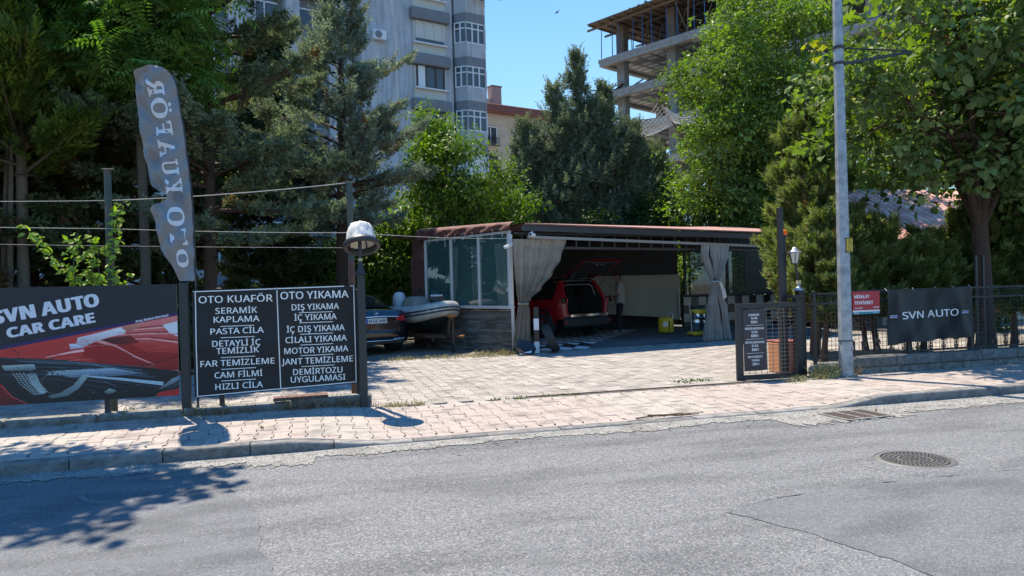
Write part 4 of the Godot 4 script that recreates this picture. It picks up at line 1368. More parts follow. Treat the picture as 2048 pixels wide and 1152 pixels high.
func gate() -> void:
	var o := thing("sliding_gate", "black steel sliding gate leaf filled with wire mesh", "gate")
	var n := 9.97
	for q in [[V(6.27, 0.64, n), Vector3(0.10, 1.17, 0.05)], [V(6.80, 1.185, n), Vector3(0.956, 0.08, 0.05)], [V(6.80, 0.092, n), Vector3(0.956, 0.072, 0.05)], [V(7.33, 0.66, n), Vector3(0.10, 1.25, 0.05)]]:
		var g := Geo.new()
		g.box(q[0], q[1], Basis.IDENTITY, 0.005)
		part(o, "frame_bar", g, M.black_paint)
	mat("mesh_steel", lin(0.16, 0.155, 0.15), 0.5, 0.5)
	var g2 := Geo.new()
	for k in 10: g2.box(V(6.34 + k * 0.1045, 0.635, n + 0.004), Vector3(0.006, 1.03, 0.006))
	for k in 17: g2.box(V(6.80, 0.15 + k * 0.061, n), Vector3(0.96, 0.006, 0.006))
	part(o, "wire_mesh", g2, M.mesh_steel, "stuff")
	# price list
	o = thing("price_board", "dark price list board hung on the sliding gate", "sign")
	g2 = Geo.new()
	mat("price_vinyl", lin(0.035, 0.028, 0.036), 0.45)
	g2.box(V(6.522, 0.662, 9.932), Vector3(0.395, 0.935, 0.008), Basis(Vector3.BACK, 0.006), 0.001)
	part(o, "panel", g2, M.price_vinyl)
	g2 = Geo.new()
	var tr := Transform3D(Basis.IDENTITY, Vector3(0, 0, -9.927))
	for t in [["OTOMOBİL", 6.418, 6.607, 1.033, 0.030], ["İÇ-DIŞ", 6.459, 6.569, 0.984, 0.030], ["550", 6.457, 6.539, 0.919, 0.040], ["KÜÇÜK JEEP(SUV)", 6.353, 6.676, 0.825, 0.030], ["İÇ-DIŞ", 6.463, 6.570, 0.771, 0.030], ["600", 6.454, 6.550, 0.709, 0.040], ["BÜYÜK JEEP(SUV)", 6.355, 6.681, 0.614, 0.030], ["İÇ-DIŞ", 6.464, 6.575, 0.561, 0.030], ["650", 6.462, 6.552, 0.497, 0.040], ["MOTORSİKLET", 6.394, 6.645, 0.393, 0.030], ["YIKAMA", 6.454, 6.593, 0.339, 0.030], ["350", 6.465, 6.551, 0.277, 0.040]]:
		write(g2, t[0], t[1], t[2], t[3], t[4], tr, true)
	for q in [[6.551, 0.919], [6.561, 0.709], [6.563, 0.497], [6.562, 0.277]]:
		# the lira sign: a stem with a hook and two strokes
		g2.bar(V(q[0] + 0.008, q[1], 9.927), V(q[0] + 0.008, q[1] + 0.04, 9.927), 0.005, 0.001)
		g2.bar(V(q[0] + 0.008, q[1] + 0.002, 9.927), V(q[0] + 0.026, q[1] + 0.017, 9.927), 0.001, 0.005)
		g2.bar(V(q[0], q[1] + 0.017, 9.927), V(q[0] + 0.019, q[1] + 0.026, 9.927), 0.001, 0.004)
		g2.bar(V(q[0], q[1] + 0.025, 9.927), V(q[0] + 0.019, q[1] + 0.034, 9.927), 0.001, 0.004)
	part(o, "lettering", g2, M.white_print)
	for y in [0.889, 0.678, 0.463]:
		g2 = Geo.new()
		g2.box(V(6.518, y, 9.927), Vector3(0.298, 0.005, 0.001))
		part(o, "ruled_line", g2, M.white_print)
	# guide post, lantern post, tall posts
	o = thing("lantern_post", "black gate post with silver cap and small lantern", "lamp", V(7.40, 0, 10.04))
	g2 = Geo.new()
	g2.box(Vector3(0.02, 0.71, 0), Vector3(0.115, 1.38, 0.115), Basis.IDENTITY, 0.006)
	part(o, "post", g2, M.black_paint)
	mat("silver_paint", lin(0.42, 0.42, 0.43), 0.4, 0.6)
	g2 = Geo.new()
	g2.lathe(Vector3(0, 1.40, 0), [Vector2(0.093, 0.0), Vector2(0.09, 0.008), Vector2(0.045, 0.035), Vector2(0.022, 0.075), Vector2(0.018, 0.09), Vector2(0.0, 0.092)], 18)
	part(o, "cap", g2, M.silver_paint)
	g2 = Geo.new()
	g2.box(Vector3(0, 1.525, 0), Vector3(0.055, 0.06, 0.055), Basis.IDENTITY, 0.004)
	part(o, "tape", g2, M.old_tape)
	g2 = Geo.new()
	g2.cyl(Vector3(0, 1.48, 0), Vector3(-0.05, 1.82, 0), 0.018, 0.018, 10)
	part(o, "stem", g2, M.black_paint)
	mat("lantern_glass", lin(0.55, 0.52, 0.44), 0.35)
	var c := Vector3(-0.06, 1.82, 0)
	for k in 6:
		var a := TAU * k / 6
		var b := TAU * (k + 1) / 6
		var p0 := Vector3(cos(a), 0, -sin(a))
		var p1 := Vector3(cos(b), 0, -sin(b))
		g2 = Geo.new()
		g2.quad(c + p0 * 0.046, c + p1 * 0.046, c + p1 * 0.083 + Vector3.UP * 0.17, c + p0 * 0.083 + Vector3.UP * 0.17)
		part(o, "pane", g2, M.lantern_glass)
		g2 = Geo.new()
		g2.bar(c + p0 * 0.049, c + p0 * 0.087 + Vector3.UP * 0.17, 0.009, 0.009)
		part(o, "bar", g2, M.black_paint)
	g2 = Geo.new()
	g2.lathe(c, [Vector2(0.0, -0.01), Vector2(0.05, -0.008), Vector2(0.05, 0.004), Vector2(0.0, 0.004)], 12)
	part(o, "base_plate", g2, M.black_paint)
	g2 = Geo.new()
	g2.lathe(c + Vector3.UP * 0.17, [Vector2(0.0, 0.0), Vector2(0.108, 0.0), Vector2(0.106, 0.008), Vector2(0.06, 0.035), Vector2(0.045, 0.065), Vector2(0.03, 0.085), Vector2(0.0, 0.095)], 18)
	part(o, "roof", g2, M.silver_paint)
	o = thing("guide_frame", "black guide frame holding the sliding gate upright", "frame")
	g2 = Geo.new()
	g2.box(V(7.335, 0.66, 10.06), Vector3(0.06, 1.25, 0.06), Basis.IDENTITY, 0.005)
	part(o, "upright", g2, M.black_paint)
	g2 = Geo.new()
	g2.box(V(7.30, 1.305, 10.0), Vector3(0.20, 0.04, 0.17), Basis.IDENTITY, 0.005)
	part(o, "crosspiece", g2, M.black_paint)
	o = thing("signal_mast", "tall dark square steel mast beside the lantern post", "pole", V(7.165, 0, 10.15))
	g2 = Geo.new()
	g2.box(Vector3(0, 1.37, 0), Vector3(0.075, 2.68, 0.075), Basis.IDENTITY, 0.004)
	part(o, "shaft", g2, M.black_paint)
	g2 = Geo.new()
	g2.box(Vector3(0.0, 1.05, 0.05), Vector3(0.07, 0.14, 0.05), Basis.IDENTITY, 0.008)
	part(o, "sensor_box", g2, M.black_paint)
	o = thing("beacon", "amber warning beacon on a thin pole by the gate", "beacon", V(7.27, 0, 10.2))
	g2 = Geo.new()
	g2.cyl(Vector3(0, 0.02, 0), Vector3(0, 2.24, 0), 0.026, 0.026, 10)
	part(o, "pole", g2, M.black_paint)
	g2 = Geo.new()
	g2.lathe(Vector3(0, 2.24, 0), [Vector2(0.0, 0.0), Vector2(0.06, 0.0), Vector2(0.06, 0.035), Vector2(0.0, 0.035)], 16)
	part(o, "base", g2, M.black_paint)
	var am := mat("amber_plastic", lin(0.75, 0.22, 0.01), 0.25)
	am.backlight_enabled = true
	am.backlight = Color(0.9, 0.45, 0.05)
	g2 = Geo.new()
	g2.lathe(Vector3(0, 2.275, 0), [Vector2(0.056, 0.0), Vector2(0.054, 0.03), Vector2(0.044, 0.065), Vector2(0.025, 0.09), Vector2(0.0, 0.098)], 18)
	part(o, "dome", g2, am)
	# motor box of the gate
	o = thing("motor_box", "reddish brown gate motor box behind the sliding gate", "box", V(7.50, YARD, 10.62))
	mat("brick_red", lin(0.28, 0.075, 0.045), 0.7)
	mat("brick_orange", lin(0.50, 0.22, 0.10), 0.7)
	g2 = Geo.new()
	g2.box(Vector3(0.02, 0.25, 0), Vector3(0.34, 0.5, 0.34), Basis.IDENTITY, 0.012)
	part(o, "housing", g2, M.brick_red)
	g2 = Geo.new()
	g2.box(Vector3(-0.175, 0.25, 0.02), Vector3(0.05, 0.48, 0.3), Basis.IDENTITY, 0.008)
	part(o, "side_panel", g2, M.brick_orange)
	g2 = Geo.new()
	g2.box(Vector3(0.0, 0.512, 0), Vector3(0.40, 0.025, 0.38), Basis.IDENTITY, 0.008)
	part(o, "lid", g2, M.brick_red)
	# ground rail
	o = thing("gate_rail", "rusty steel gate rail across the drive", "rail")
	g2 = Geo.new()
	g2.box(V(5.1, YARD + 0.012, 9.72), Vector3(4.6, 0.022, 0.03), Basis(Vector3.UP, 0.0), 0.004)
	part(o, "track", g2, M.rusty_steel)
	g2 = Geo.new()
	g2.box(V(5.1, YARD + 0.003, 9.72), Vector3(4.7, 0.008, 0.10))
	part(o, "base_strip", g2, M.wall_concrete)


func lamp_post() -> void:
	var o := thing("street_light_post", "tall galvanised octagonal street light post beside the low wall", "lamp post", V(7.80, 0.0, 9.5))
	var zm := tri_mat("galvanised", ramp_tex(256, noise(0.03, 50, FastNoiseLite.TYPE_CELLULAR, 3), [0.0, G(0.27, 0.29, 0.31), 0.5, G(0.36, 0.38, 0.40), 1.0, G(0.45, 0.47, 0.49)]), 0.8, 0.55)
	zm.metallic = 0.35
	over(zm, M.stain_tex, 1.7)
	var g := Geo.new()
	var prev := []
	for k in 8:
		var a := TAU * (k + 0.5) / 8
		var b := TAU * (k + 1.5) / 8
		var p := Vector3(cos(a), 0, -sin(a))
		var q := Vector3(cos(b), 0, -sin(b))
		g.quad(p * 0.108 + Vector3.UP * 0.08, q * 0.108 + Vector3.UP * 0.08, q * 0.052 + Vector3.UP * 9.0, p * 0.052 + Vector3.UP * 9.0)
	part(o, "shaft", g, zm)
	g = Geo.new()
	g.cyl(Vector3(0, 0.05, 0), Vector3(0, 0.10, 0), 0.17, 0.16, 12)
	part(o, "foot", g, M.wall_concrete)
	for y in [5.06, 4.82]:
		g = Geo.new()
		g.cyl(Vector3(0, y - 0.02, 0), Vector3(0, y + 0.02, 0), 0.088, 0.088, 12)
		part(o, "clamp", g, M.black_paint)
	g = Geo.new()
	g.cyl(Vector3(0.07, 5.06, 0), Vector3(1.34, 5.09, 0), 0.014, 0.014, 8)
	part(o, "bracket_tie", g, M.black_paint)
	g = Geo.new()
	g.bar(Vector3(0.07, 4.82, 0), Vector3(1.34, 5.08, 0), 0.035, 0.045)
	part(o, "bracket_arm", g, M.black_paint)
	g = Geo.new()
	g.cyl(Vector3(0, 0.62, 0), Vector3(0, 0.635, 0), 0.112, 0.112, 10)
	part(o, "strap", g, M.black_paint)
	g = Geo.new()
	g.box(Vector3(0.075, 0.5, 0.095), Vector3(0.02, 0.24, 0.02))
	part(o, "cable_end", g, M.black_paint)
	# warning plate
	var w := thing("warning_plate", "yellow high voltage warning plate strapped to the street light post", "sign", V(7.825, 2.07, 9.39), 0.12)
	mat("sign_yellow", lin(0.62, 0.42, 0.02), 0.5)
	g = Geo.new()
	g.box(Vector3.ZERO, Vector3(0.115, 0.215, 0.004))
	part(w, "plate", g, M.sign_yellow)
	g = Geo.new()
	var t := [Vector3(-0.042, 0.01, 0.004), Vector3(0.042, 0.01, 0.004), Vector3(0.0, 0.085, 0.004)]
	for k in 3: g.bar(t[k], t[(k + 1) % 3], 0.001, 0.007)
	g.tri(Vector3(0.004, 0.066, 0.004), Vector3(-0.012, 0.04, 0.004), Vector3(0.002, 0.042, 0.004))
	g.tri(Vector3(-0.002, 0.046, 0.004), Vector3(0.012, 0.046, 0.004), Vector3(-0.004, 0.018, 0.004))
	part(w, "lightning_mark", g, M.black_paint)
	g = Geo.new()
	for k in 3: g.box(Vector3(0.0, -0.02 - k * 0.026, 0.003), Vector3(0.075 - k * 0.012, 0.008, 0.002))
	part(w, "small_print", g, M.black_paint)
	for y in [0.095, -0.095]:
		g = Geo.new()
		g.box(Vector3(-0.02, y, 0.0), Vector3(0.165, 0.012, 0.008))
		part(w, "strap", g, M.black_paint)


const FA := Vector2(4.40, 16.30)          # front left corner of the car wash, (s, n)
const FU := Vector2(0.99027, 0.13917)     # along its front
const FD := Vector2(-0.41815, 0.90838)    # along its glazed side


func front(t: float, y: float, back := 0.0) -> Vector3:
	return V(FA.x + FU.x * t - FU.y * back, y, FA.y + FU.y * t + FU.x * back)


func side(t: float, y: float, out := 0.0) -> Vector3:
	# out: towards the outside of the glazed wall
	return V(FA.x + FD.x * t - FD.y * out, y, FA.y + FD.y * t + FD.x * out)


func side_basis() -> Basis:
	var x := Vector3(FD.x, 0, -FD.y)      # along the wall, away from the camera
	return Basis(x, Vector3.UP, x.cross(Vector3.UP))


func front_basis() -> Basis:
	var x := Vector3(FU.x, 0, -FU.y)
	return Basis(x, Vector3.UP, x.cross(Vector3.UP))


func pavilion() -> void:
	var o := thing("car_wash_pavilion", "open fronted car wash pavilion with glazed side and brown roof cover", "building")
	var white := mat("white_aluminium", lin(0.58, 0.59, 0.60), 0.4, 0.2)
	var dark := mat("dark_steel", lin(0.045, 0.045, 0.047), 0.55)
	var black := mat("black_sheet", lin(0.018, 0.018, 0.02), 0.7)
	var brown := tri_mat("brown_cover", ramp_tex(256, noise(0.02, 60, FastNoiseLite.TYPE_SIMPLEX_SMOOTH, 5), [0.0, G(0.075, 0.026, 0.022), 0.5, G(0.125, 0.045, 0.038), 0.85, G(0.18, 0.075, 0.062), 1.0, G(0.24, 0.12, 0.10)]), 1.3, 0.8)
	var roofm := tri_mat("roof_felt", ramp_tex(256, noise(0.03, 61, FastNoiseLite.TYPE_SIMPLEX_SMOOTH, 5), [0.0, G(0.22, 0.11, 0.09), 0.5, G(0.32, 0.17, 0.145), 1.0, G(0.40, 0.25, 0.22)]), 1.1, 0.9)
	var g := Geo.new()
	var sb := side_basis()
	var fb := front_basis()
	# roof: rises a little to the back on the right
	var rt := [[front(0.25, 2.965, -0.30), front(9.3, 2.765, -0.10)], [front(0.0, 3.02, 2.4), front(9.5, 3.10, 2.4)], [front(-1.6, 3.04, 5.9), front(10.4, 3.42, 5.2)]]
	for j in 2:
		g.quad(rt[j][0] + Vector3.UP * 0.03, rt[j][1] + Vector3.UP * 0.03, rt[j + 1][1] + Vector3.UP * 0.03, rt[j + 1][0] + Vector3.UP * 0.03)
		g.quad(rt[j][0], rt[j + 1][0], rt[j + 1][1], rt[j][1])
	g.quad(rt[0][0], rt[0][1], rt[0][1] + Vector3.UP * 0.03, rt[0][0] + Vector3.UP * 0.03)
	part(o, "roof", g, roofm)
	# front fascia and lattice beam
	var top := func(t: float) -> float: return 2.985 - 0.024 * t
	g = Geo.new()
	g.bar(front(0.20, 2.885, -0.26), front(9.2, 2.885 - 0.024 * 9.0, -0.06), 0.03, 0.13)
	part(o, "fascia", g, dark)
	for q in [[2.78, 0.045], [2.455, 0.06]]:
		g = Geo.new()
		g.bar(front(0.1, q[0], -0.05), front(9.2, q[0] - 0.024 * 9.0 * 0.6, 0.0), 0.05, q[1])
		part(o, "lattice_chord", g, dark)
	for k in 26:
		var t := 0.3 + k * 0.35
		g = Geo.new()
		g.box(front(t, 2.62 - 0.0144 * t, -0.03), Vector3(0.035, 0.30, 0.035), fb)
		part(o, "lattice_upright", g, dark)
	# rafters under the roof
	for k in 8:
		g = Geo.new()
		var t := 0.6 + k * 1.15
		g.bar(front(t, 2.83, 0.0), front(t, 2.95, 5.0), 0.06, 0.09)
		part(o, "rafter", g, dark)
	# pale curtain rail in front
	g = Geo.new()
	var railm := mat("rail_grey", lin(0.28, 0.265, 0.24), 0.6)
	g.bar(front(0.35, 2.685, -0.22), front(7.9, 2.435, -0.12), 0.05, 0.062)
	part(o, "curtain_rail", g, railm)
	# posts
	for q in [[0.03, 0.02], [5.85, 0.12], [9.1, 0.05]]:
		g = Geo.new()
		g.box(front(q[0], 1.40, q[1]), Vector3(0.07, 2.72, 0.07), fb, 0.004)
		part(o, "post", g, white if q[0] < 1.0 else dark)
	# glazed side: ledger stone base, sill, three panes
	g = Geo.new()
	g.box(side(1.73, 0.52, -0.06), Vector3(3.46, 0.98, 0.12), sb)
	var core := mat("mortar_dark", lin(0.05, 0.048, 0.045), 1.0)
	part(o, "base_wall", g, core)
	g = Geo.new()
	g.colored = true
	var y := 0.03
	while y < 1.0:
		var h := rf(0.026, 0.052)
		var t := -0.0 - rf(0, 0.2)
		while t < 3.5:
			var l := rf(0.16, 0.55)
			var a := maxf(t, 0.0)
			var b := minf(t + l, 3.5)
			if b > a + 0.02:
				var k := rf(0.07, 0.19)
				g.tint = Color(k, k * rf(0.93, 1.0), k * rf(0.84, 0.96))
				var dep := rf(0.012, 0.042)
				g.box(side((a + b) / 2, y + h / 2, dep / 2 + 0.001), Vector3(b - a - 0.003, h - 0.003, dep), sb * Basis(Vector3.BACK, rf(-0.006, 0.006)), 0.004)
			t += l
		y += h
	var st := mat("ledger_stone", Color.WHITE, 0.95)
	st.vertex_color_use_as_albedo = true
	part(o, "ledger_stone_cladding", g, st, "stuff")
	g = Geo.new()
	g.box(side(1.73, 1.09, 0.02), Vector3(3.56, 0.065, 0.16), sb, 0.006)
	part(o, "sill", g, white)
	g = Geo.new()
	g.box(side(1.73, 2.815, 0.0), Vector3(3.5, 0.055, 0.07), sb, 0.004)
	part(o, "head_frame", g, white)
	var glass := mat("tinted_glass", Color(0.30, 0.46, 0.45, 0.38), 0.02)
	glass.transparency = BaseMaterial3D.TRANSPARENCY_ALPHA
	for t in [0.03, 1.16, 2.31, 3.47]:
		g = Geo.new()
		g.box(side(t, 1.955, 0.002), Vector3(0.06, 1.66, 0.075), sb, 0.004)
		part(o, "mullion", g, white)
	for q in [[0.06, 1.13], [1.19, 2.28], [2.34, 3.44]]:
		g = Geo.new()
		g.box(side((q[0] + q[1]) / 2, 1.955, 0.0), Vector3(q[1] - q[0], 1.665, 0.008), sb)
		part(o, "pane", g, glass)
	g = Geo.new()
	g.box(side(0.11, 1.50, 0.008), Vector3(0.07, 0.09, 0.002), sb)
	part(o, "sticker", g, M.board_edge)
	# brown cover over the glazed side: scalloped strip tied down with cords
	g = Geo.new()
	var rows := []
	for j in 7:
		var row := PackedVector3Array()
		for i in 61:
			var t := -0.15 + 3.95 * i / 60.0
			var drop := 0.045 * absf(sin(t * 2.7)) + 0.02 * sin(t * 7.1)
			var yy := lerpf(2.845 + drop * 0.6, 3.05 + 0.03 * t, j / 6.0)
			var out := 0.10 + 0.03 * sin(t * 9.0 + j) * (1.0 - j / 6.0) + 0.015 * sin(t * 23.0) - 0.14 * smoothstep(4.5, 6.0, float(j))
			row.append(side(t, yy, out))
		rows.append(row)
	rows.reverse()
	g.cloth(rows, 0.004)
	part(o, "roof_cover", g, brown)
	for k in 9:
		var t := 0.12 + k * 0.37 + rf(-0.05, 0.05)
		g = Geo.new()
		var p0 := side(t, 2.90, 0.135)
		var path := PackedVector3Array([p0, p0 + Vector3(0.03, -0.03, 0.02), p0 + Vector3(rf(-0.03, 0.03), -0.08, 0.0), p0 + Vector3(rf(-0.04, 0.04), -0.10 - rf(0.02, 0.22), 0.0)])
		g.tube(path, PackedFloat32Array([0.006]), 5, false)
		part(o, "tie_cord", g, white)
	# brown end panel with a rounded top
	g = Geo.new()
	var outl := PackedVector2Array([Vector2(3.5, 0.05), Vector2(4.2, 0.05), Vector2(4.22, 1.2), Vector2(4.2, 2.5)])
	for k in 8:
		var a := k / 7.0 * PI / 2
		outl.append(Vector2(3.72 + 0.46 * cos(a), 2.62 + 0.47 * sin(a)))
	outl.append(Vector2(3.5, 3.1))
	var wx := Vector3(FD.x, 0, -FD.y)
	g.prism(side(0, 0, -0.03), outl, 0.06, wx, Vector3.UP, true)
	part(o, "end_panel", g, brown)
	for k in 9:
		g = Geo.new()
		g.box(side(3.56 + k * 0.072, 1.4 - 0.01 * k, 0.035), Vector3(0.045, 2.6 - 0.004 * k * k * 2.0, 0.02), sb, 0.006)
		part(o, "batten", g, brown)
	# back and right walls
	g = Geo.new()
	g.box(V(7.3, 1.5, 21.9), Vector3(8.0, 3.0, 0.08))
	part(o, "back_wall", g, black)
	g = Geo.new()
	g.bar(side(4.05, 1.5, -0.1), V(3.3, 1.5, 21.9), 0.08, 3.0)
	part(o, "rear_side_wall", g, black)
	# window wall on the right with a chequered dado
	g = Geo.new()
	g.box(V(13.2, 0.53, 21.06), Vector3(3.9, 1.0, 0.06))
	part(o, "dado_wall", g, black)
	var wtile := mat("tile_white", lin(0.42, 0.41, 0.37), 0.35)
	var btile := mat("tile_black", lin(0.018, 0.018, 0.02), 0.3)
	var tshape := Geo.new()
	tshape.box(Vector3.ZERO, Vector3(0.257, 0.257, 0.012), Basis.IDENTITY, 0.002)
	var tm := tshape.mesh()
	for i in 14:
		for j in 4:
			var p := part(o, "wall_tile", tm, wtile if (i + j) % 2 else btile)
			p.position = V(11.42 + i * 0.26, 0.165 + j * 0.26, 21.022)
	g = Geo.new()
	g.box(V(13.2, 1.125, 21.03), Vector3(3.95, 0.06, 0.16), Basis.IDENTITY, 0.004)
	part(o, "window_sill", g, dark)
	g = Geo.new()
	g.box(V(13.2, 2.75, 21.05), Vector3(3.9, 0.5, 0.06))
	part(o, "window_lintel", g, black)
	for s in [11.36, 12.87, 14.52, 15.1]:
		g = Geo.new()
		g.box(V(s, 1.82, 21.04), Vector3(0.075, 1.36, 0.07), Basis.IDENTITY, 0.004)
		part(o, "window_frame", g, railm if s > 14 else dark)
	var clear := mat("window_glass", Color(0.55, 0.6, 0.55, 0.10), 0.02)
	clear.transparency = BaseMaterial3D.TRANSPARENCY_ALPHA
	for q in [[11.40, 12.83], [12.91, 13.52]]:
		g = Geo.new()
		g.box(V((q[0] + q[1]) / 2, 1.82, 21.05), Vector3(q[1] - q[0], 1.34, 0.006))
		part(o, "window_pane", g, clear)
	g = Geo.new()
	g.box(V(14.0, 1.82, 21.05), Vector3(0.96, 1.34, 0.02))
	part(o, "blind_panel", g, mat("olive_panel", lin(0.10, 0.10, 0.075), 0.9))
	g = Geo.new()
	g.box(V(14.8, 1.82, 21.05), Vector3(0.52, 1.34, 0.02))
	part(o, "dark_panel", g, black)
	g = Geo.new()
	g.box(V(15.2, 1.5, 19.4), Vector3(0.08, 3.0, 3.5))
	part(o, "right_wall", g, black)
	# floor slab with a ramped front row, laid with diamond tiles
	floor_tiles(o)
	props()


func floor_y(s: float, n: float) -> float:
	var d := (n - FA.y) * FU.x - (s - FA.x) * FU.y     # depth behind the front
	return YARD + 0.012 + 0.075 * smoothstep(-0.10, 0.42, d)


func floor_tiles(o: Node) -> void:
	var g := Geo.new()
	var rows := []
	for j in 24:
		var row := PackedVector3Array()
		for i in 40:
			var p := front(-0.05 + 10.0 * i / 39.0, 0, -0.2 + 5.4 * pow(j / 23.0, 1.6))
			row.append(Vector3(p.x, floor_y(p.x, -p.z) - 0.006, p.z))
		rows.append(row)
	g.sheet(rows)
	part(o, "floor_slab", g, M.asphalt_patch)
	var w := 0.318
	var shape := Geo.new()
	shape.box(Vector3(0, -0.006, 0), Vector3(w - 0.004, 0.012, w - 0.004), Basis.IDENTITY, 0.001)
	var m := shape.mesh()
	var fw := mat("floor_white", lin(0.66, 0.67, 0.68), 0.4)
	var fk := mat("floor_black", lin(0.022, 0.022, 0.026), 0.35)
	var count := 0
	for i in range(-24, 26):
		for j in range(-4, 30):
			var t := (i - j) * w * 0.7071
			var d := (i + j) * w * 0.7071
			if t < 0.55 or t > 5.4 or d < -0.02 or d > 4.4: continue
			if d < 0.5 and t > 3.4 and sin(t * 3.0) * 0.3 + 0.1 > d: continue
			if count >= 300: continue
			var p := front(t, 0, d)
			var q := part(o, "floor_tile", m, fw if (i + j) % 2 == 0 else fk)
			var tilt := atan((floor_y(p.x, -p.z + 0.1) - floor_y(p.x, -p.z - 0.1)) / 0.2)
			q.transform = Transform3D(front_basis() * Basis(Vector3.RIGHT, tilt) * Basis(Vector3.UP, PI / 4), Vector3(p.x, floor_y(p.x, -p.z) + 0.006, p.z))
			count += 1


func drape(knots: Array, folds: float, amp: float, n: Callable, nx: int, ny: int) -> Array:
	# knots: [y, left t, right t, fold depth] from the top down
	var rows := []
	for j in ny + 1:
		var f := float(j) / ny * (knots.size() - 1)
		var k := mini(int(f), knots.size() - 2)
		var t := f - k
		var e := t * t * (3 - 2 * t)
		var y: float = lerpf(knots[k][0], knots[k + 1][0], t)
		var l: float = lerpf(knots[k][1], knots[k + 1][1], e)
		var r: float = lerpf(knots[k][2], knots[k + 1][2], e)
		var a: float = lerpf(knots[k][3], knots[k + 1][3], t)
		var row := PackedVector3Array()
		for i in nx + 1:
			var u := float(i) / nx
			var ph := u * folds * TAU
			var z := amp * a * (1.5 * (1.0 - pow(absf(sin(ph * 0.5)), 0.6) * 1.6) + 0.5 * sin(ph * 0.43 + 1.3 + y * 0.7) + 0.25 * sin(ph * 1.9 + y * 3.0) + 0.10 * sin(ph * 4.3 + y * 9.0))
			row.append(n.call(lerpf(l, r, u), y, z))
		rows.append(row)
	rows.reverse()
	return rows


